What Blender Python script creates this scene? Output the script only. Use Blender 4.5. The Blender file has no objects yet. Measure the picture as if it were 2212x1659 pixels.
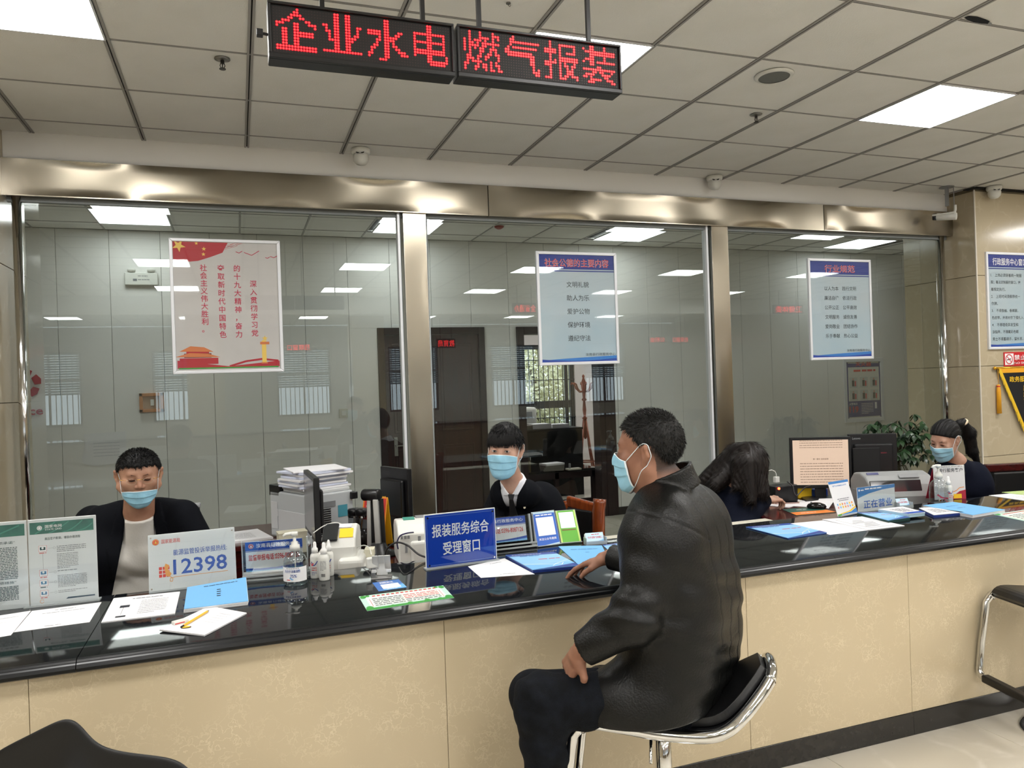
import bpy, math, random
import numpy as np
from mathutils import Matrix, Vector
random.seed(7); RNG = np.random.default_rng(7)
SC = bpy.context.scene
COL = SC.collection
# ------------------------------------------------------------------ camera, light, exposure
F, YAW, PITCH, ROLL = 1650.09, 0.344764, -0.001928, -0.034305
CAMZ = 1.6
def _axes():
    f = Vector((math.sin(YAW)*math.cos(PITCH), math.cos(YAW)*math.cos(PITCH), math.sin(PITCH)))
    r0 = Vector((math.cos(YAW), -math.sin(YAW), 0)); u0 = r0.cross(f)
    return math.cos(ROLL)*r0 + math.sin(ROLL)*u0, -math.sin(ROLL)*r0 + math.cos(ROLL)*u0, f
CR, CU, CF = _axes()
cam = bpy.data.cameras.new('camera'); camo = bpy.data.objects.new('camera', cam); COL.objects.link(camo)
cam.sensor_width = 36; cam.lens = 36*F/2212; cam.clip_start = .05; cam.clip_end = 200
m = Matrix.Identity(4)
for i in range(3): m[i][0], m[i][1], m[i][2] = CR[i], CU[i], -CF[i]
m[2][3] = CAMZ
camo.matrix_world = m; SC.camera = camo
SC.view_settings.view_transform = 'Standard'; SC.view_settings.look = 'None'
SC.view_settings.gamma = 1; SC.view_settings.use_curve_mapping = False
SC.view_settings.exposure = 1.5
SC.cycles.max_bounces = 9; SC.cycles.diffuse_bounces = 4; SC.cycles.glossy_bounces = 4
SC.cycles.transmission_bounces = 6; SC.cycles.transparent_max_bounces = 12
SC.cycles.caustics_reflective = False; SC.cycles.caustics_refractive = False
SC.cycles.sample_clamp_indirect = 4
PANEL_STRENGTH = 12.0          # ceiling LED panels
w = bpy.data.worlds.new('overcast sky'); SC.world = w; w.use_nodes = True
bgn = w.node_tree.nodes['Background']; bgn.inputs[0].default_value = (.80, .90, 1, 1); bgn.inputs[1].default_value = 1.05

def at(px, py, z=None, y=None, x=None, d=None):
    """the point of the room seen at a pixel of the 2212 x 1659 photograph, on a known plane"""
    v = CR*((px-1106)/F) - CU*((py-829.5)/F) + CF
    if z is not None: t = (z-CAMZ)/v.z
    elif y is not None: t = y/v.y
    elif x is not None: t = x/v.x
    else: t = d
    return Vector((0, 0, CAMZ)) + v*t
ZC = 3.173      # ceiling
ZS = .843       # counter slab top
ZD = .76        # staff desks
YG = 5.22       # glass
YB = 8.07       # back wall of the room behind the glass
X0, Y0, G = -1.0941, 3.1577, .6
# ------------------------------------------------------------------ materials
def lin(c):
    c = [x/255 for x in c]
    return [x/12.92 if x <= .04045 else ((x+.055)/1.055)**2.4 for x in c] + [1]
MATS = {}
def mat(name, rgb=(200, 200, 200), rough=.5, metal=0, rgb2=None, scale=8, detail=3, bump=0, bscale=None, emit=0, alpha=None, trans=0, ior=1.45, coat=0, stretch=None, spec=None, lo=.35, hi=.65, sheen=0):
    if name in MATS: return MATS[name]
    M = bpy.data.materials.new(name); M.use_nodes = True; nt = M.node_tree; b = nt.nodes['Principled BSDF']
    b.inputs['Base Color'].default_value = lin(rgb); b.inputs['Roughness'].default_value = rough; b.inputs['Metallic'].default_value = metal
    b.inputs['IOR'].default_value = ior
    if coat: b.inputs['Coat Weight'].default_value = coat; b.inputs['Coat Roughness'].default_value = .08
    if trans: b.inputs['Transmission Weight'].default_value = trans
    if spec is not None: b.inputs['Specular IOR Level'].default_value = spec
    if sheen: b.inputs['Sheen Weight'].default_value = sheen
    if alpha is not None: b.inputs['Alpha'].default_value = alpha
    if emit: b.inputs['Emission Color'].default_value = lin(rgb); b.inputs['Emission Strength'].default_value = emit
    if rgb2 or bump:
        tc = nt.nodes.new('ShaderNodeTexCoord'); mp = nt.nodes.new('ShaderNodeMapping')
        if stretch: mp.inputs['Scale'].default_value = stretch
        nt.links.new(tc.outputs['Object'], mp.inputs[0])
        nz = nt.nodes.new('ShaderNodeTexNoise'); nz.inputs['Scale'].default_value = scale; nz.inputs['Detail'].default_value = detail
        nt.links.new(mp.outputs[0], nz.inputs['Vector'])
        if rgb2:
            r = nt.nodes.new('ShaderNodeValToRGB'); r.color_ramp.elements[0].position = lo; r.color_ramp.elements[1].position = hi
            r.color_ramp.elements[0].color = lin(rgb); r.color_ramp.elements[1].color = lin(rgb2)
            nt.links.new(nz.outputs[0], r.inputs[0]); nt.links.new(r.outputs[0], b.inputs['Base Color'])
        if bump:
            n2 = nz
            if bscale:
                n2 = nt.nodes.new('ShaderNodeTexNoise'); n2.inputs['Scale'].default_value = bscale; n2.inputs['Detail'].default_value = 4
                nt.links.new(mp.outputs[0], n2.inputs['Vector'])
            bp = nt.nodes.new('ShaderNodeBump'); bp.inputs['Strength'].default_value = bump; bp.inputs['Distance'].default_value = .01
            nt.links.new(n2.outputs[0], bp.inputs['Height']); nt.links.new(bp.outputs[0], b.inputs['Normal'])
    MATS[name] = M
    return M
def marble(name, base, vein, cloud, rough=.16, vscale=9):
    M = mat(name, base, rough); nt = M.node_tree; b = nt.nodes['Principled BSDF']
    tc = nt.nodes.new('ShaderNodeTexCoord')
    n1 = nt.nodes.new('ShaderNodeTexNoise'); n1.inputs['Scale'].default_value = 3.2; n1.inputs['Detail'].default_value = 5
    nd = nt.nodes.new('ShaderNodeTexNoise'); nd.inputs['Scale'].default_value = vscale*1.3; nd.inputs['Detail'].default_value = 5
    add = nt.nodes.new('ShaderNodeMixRGB'); add.blend_type = 'ADD'; add.inputs[0].default_value = .16
    vo = nt.nodes.new('ShaderNodeTexVoronoi'); vo.feature = 'DISTANCE_TO_EDGE'; vo.inputs['Scale'].default_value = vscale
    r = nt.nodes.new('ShaderNodeValToRGB'); r.color_ramp.elements[0].position = 0; r.color_ramp.elements[0].color = (1, 1, 1, 1)
    r.color_ramp.elements[1].position = .07; r.color_ramp.elements[1].color = (0, 0, 0, 1)
    mul = nt.nodes.new('ShaderNodeMath'); mul.operation = 'MULTIPLY'
    n3 = nt.nodes.new('ShaderNodeTexNoise'); n3.inputs['Scale'].default_value = 7; n3.inputs['Detail'].default_value = 3
    r3 = nt.nodes.new('ShaderNodeValToRGB'); r3.color_ramp.elements[0].position = .42; r3.color_ramp.elements[1].position = .66
    c1 = nt.nodes.new('ShaderNodeMixRGB'); c1.inputs[1].default_value = lin(base); c1.inputs[2].default_value = lin(cloud)
    c2 = nt.nodes.new('ShaderNodeMixRGB'); c2.inputs[2].default_value = lin(vein)
    L = nt.links.new
    for n in (n1, nd, n3): L(tc.outputs['Object'], n.inputs['Vector'])
    L(tc.outputs['Object'], add.inputs[1]); L(nd.outputs['Color'], add.inputs[2]); L(add.outputs[0], vo.inputs['Vector'])
    L(vo.outputs['Distance'], r.inputs[0]); L(n3.outputs[0], r3.inputs[0]); L(r.outputs[0], mul.inputs[0]); L(r3.outputs[0], mul.inputs[1])
    L(n1.outputs[0], c1.inputs[0]); L(c1.outputs[0], c2.inputs[1]); L(mul.outputs[0], c2.inputs[0]); L(c2.outputs[0], b.inputs['Base Color'])
    return M
def glass_pane(name, tint, refl=1.0, rough=0.0):
    """thin architectural pane: straight-through transparency plus a Fresnel mirror"""
    M = bpy.data.materials.new(name); M.use_nodes = True; nt = M.node_tree; nt.nodes.remove(nt.nodes['Principled BSDF'])
    out = nt.nodes['Material Output']; t = nt.nodes.new('ShaderNodeBsdfTransparent'); t.inputs[0].default_value = (*tint, 1)
    g = nt.nodes.new('ShaderNodeBsdfGlossy'); g.inputs['Roughness'].default_value = rough; g.inputs[0].default_value = (.93, 1, .98, 1)
    fr = nt.nodes.new('ShaderNodeFresnel'); fr.inputs['IOR'].default_value = 1.5
    ge = nt.nodes.new('ShaderNodeNewGeometry'); mi = nt.nodes.new('ShaderNodeMapRange')     # same mirror from either side of the pane
    mi.inputs['To Min'].default_value = 1.5; mi.inputs['To Max'].default_value = 1/1.5
    nt.links.new(ge.outputs['Backfacing'], mi.inputs['Value']); nt.links.new(mi.outputs[0], fr.inputs['IOR'])
    ml = nt.nodes.new('ShaderNodeMath'); ml.operation = 'MULTIPLY'; ml.inputs[1].default_value = refl; ml.use_clamp = True
    mx = nt.nodes.new('ShaderNodeMixShader')
    nt.links.new(fr.outputs[0], ml.inputs[0]); nt.links.new(ml.outputs[0], mx.inputs[0]); nt.links.new(t.outputs[0], mx.inputs[1]); nt.links.new(g.outputs[0], mx.inputs[2])
    nt.links.new(mx.outputs[0], out.inputs[0]); MATS[name] = M
    return M
# ------------------------------------------------------------------ tagging
def tag(o, label=None, cat=None, group=None, kind=None):
    if label: o['label'] = label
    if cat: o['category'] = cat
    if group: o['group'] = group
    if kind: o['kind'] = kind
    return o
def empty(name, loc=(0, 0, 0), rz=0, parent=None):
    o = bpy.data.objects.new(name, None); COL.objects.link(o); o.location = loc; o.rotation_euler = (0, 0, rz); o.empty_display_size = .05
    if parent: o.parent = parent
    return o
def thing(name, label, cat, loc=(0, 0, 0), rz=0, group=None):
    return tag(empty(name, loc, rz), label, cat, group)
def frame(o, org, u, v):
    u = Vector(u).normalized(); v = Vector(v); v = (v - u*v.dot(u)).normalized(); n = u.cross(v)
    M = Matrix.Identity(4)
    for i in range(3): M[i][0], M[i][1], M[i][2], M[i][3] = u[i], v[i], n[i], org[i]
    o.matrix_world = M
    return o
def dup(o, parent=None):
    c = o.copy(); COL.objects.link(c); c.parent = parent
    for ch in [x for x in bpy.data.objects if x.parent == o and x != c]: dup(ch, c)
    return c
# ------------------------------------------------------------------ mesh building
class MB:
    def __init__(s, T=None): s.v = []; s.f = []; s.mi = []; s.T = T
    def add(s, vs, fs, mi=0):
        k = len(s.v)
        if s.T is not None: vs = [s.T @ Vector(p) for p in vs]
        s.v += [tuple(p) for p in vs]; s.f += [tuple(i+k for i in f) for f in fs]; s.mi += [mi]*len(fs); return s
    def box(s, x0, y0, z0, x1, y1, z1, mi=0):
        vs = [(x, y, z) for z in (z0, z1) for y in (y0, y1) for x in (x0, x1)]
        return s.add(vs, [(0, 2, 3, 1), (4, 5, 7, 6), (0, 1, 5, 4), (2, 6, 7, 3), (0, 4, 6, 2), (1, 3, 7, 5)], mi)
    def bar(s, a, b, w, h, up=(0, 0, 1), mi=0):
        a, b = Vector(a), Vector(b); d = (b-a).normalized(); r = d.cross(Vector(up))
        if r.length < 1e-4: r = d.cross(Vector((0, 1, 0)))
        r.normalize(); u = r.cross(d)
        vs = [p + r*(i*w/2) + u*(j*h/2) for p in (a, b) for i, j in ((-1, -1), (1, -1), (1, 1), (-1, 1))]
        return s.add(vs, [(0, 1, 2, 3), (7, 6, 5, 4), (0, 4, 5, 1), (1, 5, 6, 2), (2, 6, 7, 3), (3, 7, 4, 0)], mi)
    def prism(s, pts, z0, z1, mi=0):
        n = len(pts)
        return s.add([(x, y, z0) for x, y in pts] + [(x, y, z1) for x, y in pts], [tuple(range(n))[::-1], tuple(range(n, 2*n))] + [(i, (i+1) % n, n+(i+1) % n, n+i) for i in range(n)], mi)
    def flat(s, pts, z=0, mi=0):
        n = len(pts); return s.add([(p[0], p[1], z) for p in pts], [tuple(range(n))], mi)
    def tube(s, pts, r, n=8, mi=0, close=False, rs=None, flat=None):
        pts = [Vector(p) for p in pts]; N = len(pts); vs = []; t0 = None; nrm = None
        for i, p in enumerate(pts):
            if close: t = (pts[(i+1) % N] - pts[i-1])
            else: t = pts[min(i+1, N-1)] - pts[max(i-1, 0)]
            t.normalize()
            if nrm is None:
                nrm = Vector((0, 0, 1)) if abs(t.z) < .9 else Vector((1, 0, 0))
            nrm = (nrm - t*nrm.dot(t)).normalized(); bn = t.cross(nrm)
            rr = rs[i] if rs else r
            for k in range(n):
                a = 2*math.pi*k/n
                ca, sa = math.cos(a), math.sin(a)
                if flat: ca *= flat[0]; sa *= flat[1]
                vs.append(p + nrm*(rr*ca) + bn*(rr*sa))
        fs = []
        for i in range(N if close else N-1):
            j = (i+1) % N
            fs += [(i*n+k, i*n+(k+1) % n, j*n+(k+1) % n, j*n+k) for k in range(n)]
        if not close: fs += [tuple(range(n))[::-1], tuple((N-1)*n+k for k in range(n))]
        return s.add(vs, fs, mi)
    def cyl(s, a, b, r, n=16, mi=0, r2=None): return s.tube([a, b], r, n, mi, rs=[r, r if r2 is None else r2])
    def lathe(s, prof, n=24, c=(0, 0, 0), mi=0, cap=True):
        vs = [(c[0]+r*math.cos(2*math.pi*k/n), c[1]+r*math.sin(2*math.pi*k/n), c[2]+z) for r, z in prof for k in range(n)]
        fs = [(i*n+k, i*n+(k+1) % n, (i+1)*n+(k+1) % n, (i+1)*n+k) for i in range(len(prof)-1) for k in range(n)]
        if cap: fs += [tuple(range(n))[::-1], tuple((len(prof)-1)*n+k for k in range(n))]
        return s.add(vs, fs, mi)
    def build(s, name, ms, parent=None, smooth=False, bevel=0, bseg=2, loc=None, solid=0, sub=0):
        me = bpy.data.meshes.new(name); me.from_pydata(s.v, [], s.f)
        ms = ms if isinstance(ms, (list, tuple)) else [ms]
        for x in ms: me.materials.append(x)
        if any(s.mi): me.polygons.foreach_set('material_index', s.mi)
        if smooth: me.polygons.foreach_set('use_smooth', [True]*len(me.polygons))
        me.update()
        o = bpy.data.objects.new(name, me); COL.objects.link(o)
        if parent: o.parent = parent
        if loc is not None: o.location = loc
        if solid: md = o.modifiers.new('thickness', 'SOLIDIFY'); md.thickness = solid; md.offset = -1
        if bevel: md = o.modifiers.new('bevel', 'BEVEL'); md.width = bevel; md.segments = bseg; md.limit_method = 'ANGLE'; md.angle_limit = .6
        if sub: md = o.modifiers.new('sub', 'SUBSURF'); md.levels = md.render_levels = sub
        return o
def smooth_by_angle(o, ang=.7):
    me = o.data; me.polygons.foreach_set('use_smooth', [True]*len(me.polygons))
    me.set_sharp_from_angle(angle=ang); return o
def rrect(x0, y0, x1, y1, r, n=4):
    out = []
    for cx, cy, a0 in ((x1-r, y0+r, -90), (x1-r, y1-r, 0), (x0+r, y1-r, 90), (x0+r, y0+r, 180)):
        out += [(cx+r*math.cos(math.radians(a0+90*k/n)), cy+r*math.sin(math.radians(a0+90*k/n))) for k in range(n+1)]
    return out
# ------------------------------------------------------------------ lettering (the CJK face that ships with Blender)
_TX = {}
def glyphs(s, bold=0, res=2):
    bold = .019 if bold > .05 else min(bold, .03)*.45
    k = (s, bold)
    if k not in _TX:
        cu = bpy.data.curves.new('lettering', 'FONT'); cu.body = s; cu.resolution_u = res; cu.offset = bold; cu.fill_mode = 'FRONT'
        o = bpy.data.objects.new('lettering', cu); COL.objects.link(o)
        me = bpy.data.meshes.new_from_object(o.evaluated_get(bpy.context.evaluated_depsgraph_get()))
        bpy.data.objects.remove(o)
        n = len(me.vertices); co = np.zeros(n*3); me.vertices.foreach_get('co', co); co = co.reshape(-1, 3)[:, :2]
        fs = [tuple(p.vertices) for p in me.polygons]
        bpy.data.meshes.remove(me); _TX[k] = (co, fs)
    return _TX[k]
def put_text(mb, s, x, y, w=None, h=None, bold=0, mi=0, z=.0008, align='l', vertical=False, step=None, mirror=False):
    """text box: left/centre x, baseline-bottom y, fitted to width w and height h"""
    if vertical:
        st = step or h*1.15
        for i, ch in enumerate(s): put_text(mb, ch, x, y - i*st, h, h, bold, mi, z, 'c')
        return mb
    co, fs = glyphs(s, bold)
    if not len(co): return mb
    a, b = co.min(0), co.max(0); 
    sy = h/max(b[1]-a[1], .3); sx = (w/max(b[0]-a[0], .3)) if w else sy
    if len(s) == 1 and ord(s) > 0x2e80: sy = h/.88; sx = w/.92 if w else sy; a = np.array([.04, -.08]); b = np.array([.96, .8])
    W = (b[0]-a[0])*sx
    ox = x - (W/2 if align == 'c' else W if align == 'r' else 0)
    mb.add([(ox+(p[0]-a[0])*sx*(1), y+(p[1]-a[1])*sy, z) for p in co], fs, mi)
    return mb
def dashes(mb, x0, x1, y, h, mi=0, z=.0008, seed=0, fill=.82, word=3.2):
    """a line of print too small to read: a row of short marks"""
    r = random.Random(seed); x = x0
    while x < x1:
        L = h*r.uniform(word*.5, word*1.6); e = min(x+L, x1)
        mb.add([(x, y, z), (e, y, z), (e, y+h, z), (x, y+h, z)], [(0, 1, 2, 3)], mi); x = e + h*r.uniform(.25, .9)/fill
    return mb
# ------------------------------------------------------------------ organic modelling: distance fields -> one continuous mesh
def smin(a, b, k):
    h = np.maximum(k-np.abs(a-b), 0)/k
    return np.minimum(a, b) - h*h*k*.25
def smax(a, b, k): return -smin(-a, -b, k)
def V3(p): return np.array(p, dtype=np.float32)
def rc(a, b, ra, rb):
    a, b = V3(a), V3(b); ba = b-a; L = float(ba@ba) + 1e-9
    def f(P):
        q = P-a; t = np.clip(q@ba/L, 0, 1); return np.linalg.norm(q - t[:, None]*ba, axis=1) - (ra+(rb-ra)*t)
    return f
def el(c, r, R=None):
    c, r = V3(c), V3(r)
    def f(P):
        q = P-c
        if R is not None: q = q@R
        k0 = np.linalg.norm(q/r, axis=1); k1 = np.linalg.norm(q/(r*r), axis=1)+1e-9
        return k0*(k0-1)/k1
    return f
def union(parts):
    """parts: (fn, k[, op]) op + blend, - carve"""
    def f(P):
        d = parts[0][0](P)
        for it in parts[1:]:
            e = it[0](P)
            d = smax(d, -e, it[1]) if len(it) > 2 and it[2] == '-' else smin(d, e, it[1])
        return d
    return f
def local(fn, c, R, s=1.0):
    """fn in a local frame whose axes are the columns of R"""
    c = V3(c); R = np.array(R, dtype=np.float32)
    return lambda P: fn(((P-c)@R)/s)*s
def wob(P, f, seed=0):
    r = np.random.default_rng(seed); o = 0
    for i in range(5):
        d = r.normal(size=3); d = (d/np.linalg.norm(d)*f*(.6+.9*r.random())).astype(np.float32); o = o + np.sin(P@d + r.random()*6.28)
    return o/5
def polygonise(fn, lo, hi, h, cs=4, margin=2.2):
    lo = np.array(lo, np.float32); hi = np.array(hi, np.float32)
    n = np.ceil((hi-lo)/(h*cs)).astype(int)+1; N = n*cs
    ax = [lo[i] + (np.arange(n[i])+.5)*h*cs - h*.5 for i in range(3)]
    Gc = np.stack(np.meshgrid(*ax, indexing='ij'), -1).reshape(-1, 3).astype(np.float32)
    dc = fn(Gc).reshape(n)
    V = np.repeat(np.repeat(np.repeat(np.where(dc > 0, 1., -1.).astype(np.float32), cs, 0), cs, 1), cs, 2)
    I = np.argwhere(np.abs(dc) < h*cs*margin)
    off = np.stack(np.meshgrid(*[np.arange(cs)]*3, indexing='ij'), -1).reshape(-1, 3)
    J = (I[:, None, :]*cs + off[None]).reshape(-1, 3)
    vals = np.empty(len(J), np.float32)
    for s in range(0, len(J), 400000):
        vals[s:s+400000] = fn((lo + J[s:s+400000]*h).astype(np.float32))
    V[J[:, 0], J[:, 1], J[:, 2]] = vals
    S = V < 0
    c = [S[i:N[0]-1+i, j:N[1]-1+j, k:N[2]-1+k] for i in (0, 1) for j in (0, 1) for k in (0, 1)]
    tot = sum(x.astype(np.int8) for x in c); act = np.argwhere((tot > 0) & (tot < 8))
    idx = -np.ones(tot.shape, np.int32); idx[act[:, 0], act[:, 1], act[:, 2]] = np.arange(len(act))
    pos = np.zeros((len(act), 3)); cnt = np.zeros(len(act))
    cor = [(i, j, k) for i in (0, 1) for j in (0, 1) for k in (0, 1)]
    for a in cor:
        for ax_ in range(3):
            if a[ax_]: continue
            b = list(a); b[ax_] = 1
            va = V[act[:, 0]+a[0], act[:, 1]+a[1], act[:, 2]+a[2]]; vb = V[act[:, 0]+b[0], act[:, 1]+b[1], act[:, 2]+b[2]]
            mk = (va < 0) != (vb < 0); t = np.where(mk, va/np.where(mk, va-vb, 1), 0)
            q = np.tile(np.array(a, float), (len(act), 1)); q[:, ax_] += t
            pos += q*mk[:, None]; cnt += mk
    P = lo + (act + pos/cnt[:, None])*h
    Q = []
    for ax_ in range(3):
        o1, o2 = [(1, 2), (2, 0), (0, 1)][ax_]
        sl = [slice(0, N[i]) for i in range(3)]; s0 = list(sl); s1 = list(sl); s0[ax_] = slice(0, N[ax_]-1); s1[ax_] = slice(1, N[ax_])
        A, B = S[tuple(s0)], S[tuple(s1)]; E = np.argwhere(A != B)
        E = E[(E[:, o1] > 0) & (E[:, o2] > 0) & (E[:, o1] < N[o1]-1) & (E[:, o2] < N[o2]-1)]
        def ci(d1, d2):
            K = E.copy(); K[:, o1] -= d1; K[:, o2] -= d2; return idx[K[:, 0], K[:, 1], K[:, 2]]
        q = np.stack([ci(1, 1), ci(0, 1), ci(0, 0), ci(1, 0)], 1)
        ins = A[E[:, 0], E[:, 1], E[:, 2]]
        q = np.where(ins[:, None], q, q[:, ::-1]); Q.append(q[(q >= 0).all(1)])
    return P.astype(np.float32), np.concatenate(Q)
def grad(fn, P, e=.0015):
    g = np.stack([fn(P+V3(d)*e)-fn(P-V3(d)*e) for d in ((1, 0, 0), (0, 1, 0), (0, 0, 1))], 1)
    return g/(np.linalg.norm(g, axis=1, keepdims=True)+1e-9)
def mesh_obj(name, P, Q, ms, parent=None, org=None, mi=None, extra=None):
    """extra: (verts, tris) appended"""
    P = np.asarray(P, np.float64)
    if org is not None: P = P - np.array(org)
    me = bpy.data.meshes.new(name); nv, nq = len(P), len(Q); nt_ = 0
    if extra is not None:
        EV = np.asarray(extra[0], np.float64) - (np.array(org) if org is not None else 0); P = np.concatenate([P, EV]); nt_ = len(extra[1])
    me.vertices.add(len(P)); me.vertices.foreach_set('co', P.astype(np.float32).ravel())
    me.loops.add(nq*4+nt_*3); li = Q.ravel()
    if nt_: li = np.concatenate([li, (np.asarray(extra[1])+nv).ravel()])
    me.loops.foreach_set('vertex_index', li.astype(np.int32))
    me.polygons.add(nq+nt_)
    me.polygons.foreach_set('loop_start', np.concatenate([np.arange(nq)*4, nq*4+np.arange(nt_)*3]).astype(np.int32))
    for x in (ms if isinstance(ms, (list, tuple)) else [ms]): me.materials.append(x)
    if mi is not None: me.polygons.foreach_set('material_index', np.concatenate([mi, np.zeros(nt_)]).astype(np.int32))
    me.polygons.foreach_set('use_smooth', np.ones(nq+nt_, bool)); me.update(calc_edges=True); me.validate()
    o = bpy.data.objects.new(name, me); COL.objects.link(o)
    if parent is not None: o.parent = parent
    elif org is not None: o.location = org
    return o
def sdf_obj(name, fn, lo, hi, h, ms, parent=None, org=None, matfn=None, snap=True, extra=None, fade=None):
    P, Q = polygonise(fn, lo, hi, h)
    if snap:
        for _ in range(1): P = P - grad(fn, P)*np.clip(fn(P), -h, h)[:, None]
    mi = matfn(P[Q].mean(1)) if matfn else None
    ex = extra(P, Q) if callable(extra) else extra
    o = mesh_obj(name, P, Q, ms, parent, org, mi, ex)
    if fade:
        at_ = o.data.attributes.new('fade', 'FLOAT', 'POINT'); at_.data.foreach_set('value', fade(P).astype(np.float32))
    return o
def strands(P, N, direc, n, length, width, rng, droop=0., seg=2, jit=.3):
    """thin tapering hair blades rooted on sampled surface points"""
    I = rng.integers(0, len(P), n); p = P[I] + rng.normal(size=(n, 3))*.0015; nn = N[I]
    d = direc(p, nn) + rng.normal(size=(n, 3))*jit; d /= np.linalg.norm(d, axis=1, keepdims=True)
    L = length*(.6+.8*rng.random((n, 1))); side = np.cross(d, rng.normal(size=(n, 3))); side /= np.linalg.norm(side, axis=1, keepdims=True)+1e-9
    w = width*(.7+.6*rng.random((n, 1)))
    a = p - nn*.003; mid = p + d*L*.5; tip = p + d*L; tip[:, 2] -= droop*L[:, 0]; mid[:, 2] -= droop*L[:, 0]*.3
    V = np.stack([a-side*w, a+side*w, mid-side*w*.7, mid+side*w*.7, tip], 1).reshape(-1, 3)
    T = (np.arange(n)*5)[:, None, None] + np.array([[0, 1, 3], [0, 3, 2], [2, 3, 4]])[None]
    return V, T.reshape(-1, 3)
# ---- the human head: local axes x right, y forward, z up; origin at its middle
def head_fn(w=1.0, jaw=1.0, ear=True, nose=1.0):
    e = [(el((0, -.012, .034), (.077*w, .097, .083)), 0),
         (el((0, .022, -.035), (.064*w, .07, .082)), .03),
         (rc((0, .060, -.098), (0, .02, -.07), .019*jaw, .045), .025),
         (rc((.052*w*jaw, .0, -.052), (.016, .058, -.096), .019, .018), .03), (rc((-.052*w*jaw, .0, -.052), (-.016, .058, -.096), .019, .018), .03),
         (rc((-.034, .072, .026), (.034, .072, .026), .013, .013), .02),
         (el((.044*w, .060, -.022), (.022, .02, .02)), .025), (el((-.044*w, .060, -.022), (.022, .02, .02)), .025),
         (el((.032, .099, .004), (.016, .012, .011)), .012, '-'), (el((-.032, .099, .004), (.016, .012, .011)), .012, '-'),
         (el((.032, .079, .003), (.0145, .0115, .0105)), .006), (el((-.032, .079, .003), (.0145, .0115, .0105)), .006),
         (rc((0, .086, .012), (0, .104*nose, -.026), .0075, .0105), .014),
         (el((.0125, .094, -.031), (.0085, .009, .0075)), .008), (el((-.0125, .094, -.031), (.0085, .009, .0075)), .008),
         (el((0, .090, -.057), (.024, .010, .006)), .008), (el((0, .089, -.067), (.019, .010, .0065)), .006)]
    if ear:
        for s in (1, -1):
            e += [(rc((s*.076*w, -.004, .018), (s*.086*w, -.016, .020), .006, .0065), .006), (rc((s*.086*w, -.016, .020), (s*.086*w, -.021, -.006), .0065, .006), .008),
                  (rc((s*.086*w, -.021, -.006), (s*.077*w, -.004, -.034), .006, .0065), .008), (rc((s*.076*w, -.004, .016), (s*.077*w, -.002, -.028), .004, .005), .006),
                  (rc((s*.078*w, -.010, .010), (s*.079*w, -.010, -.020), .006, .006), .008), (el((s*.086*w, -.006, -.002), (.005, .005, .010)), .004, '-')]
    return union(e)
NECK = lambda: (rc((0, -.015, -.06), (0, -.04, -.17), .053, .058), .03)
def Rhead(bearing, pitch, roll=0):
    """columns: right, forward, up. bearing: degrees clockwise from +Y; pitch up positive"""
    b, p, r = [math.radians(a) for a in (bearing, pitch, roll)]
    f = np.array([math.sin(b)*math.cos(p), math.cos(b)*math.cos(p), math.sin(p)]); r0 = np.array([math.cos(b), -math.sin(b), 0]); u0 = np.cross(r0, f)
    rr = math.cos(r)*r0 + math.sin(r)*u0; uu = -math.sin(r)*r0 + math.cos(r)*u0
    return np.stack([rr, f, uu], 1)
def l2w(p, c, R, s): return (np.asarray(p, float)@np.asarray(R).T)*s + np.asarray(c)
def shoot(fn, O, D, off, rmax=.16):
    """march each ray from the axis outwards to fn = off (bisection)"""
    a = np.zeros(len(O)); b = np.full(len(O), rmax)
    for _ in range(22):
        m_ = (a+b)/2; v = fn((O + D*m_[:, None]).astype(np.float32)); ins = v < off; a = np.where(ins, m_, a); b = np.where(ins, b, m_)
    return O + D*a[:, None]
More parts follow.
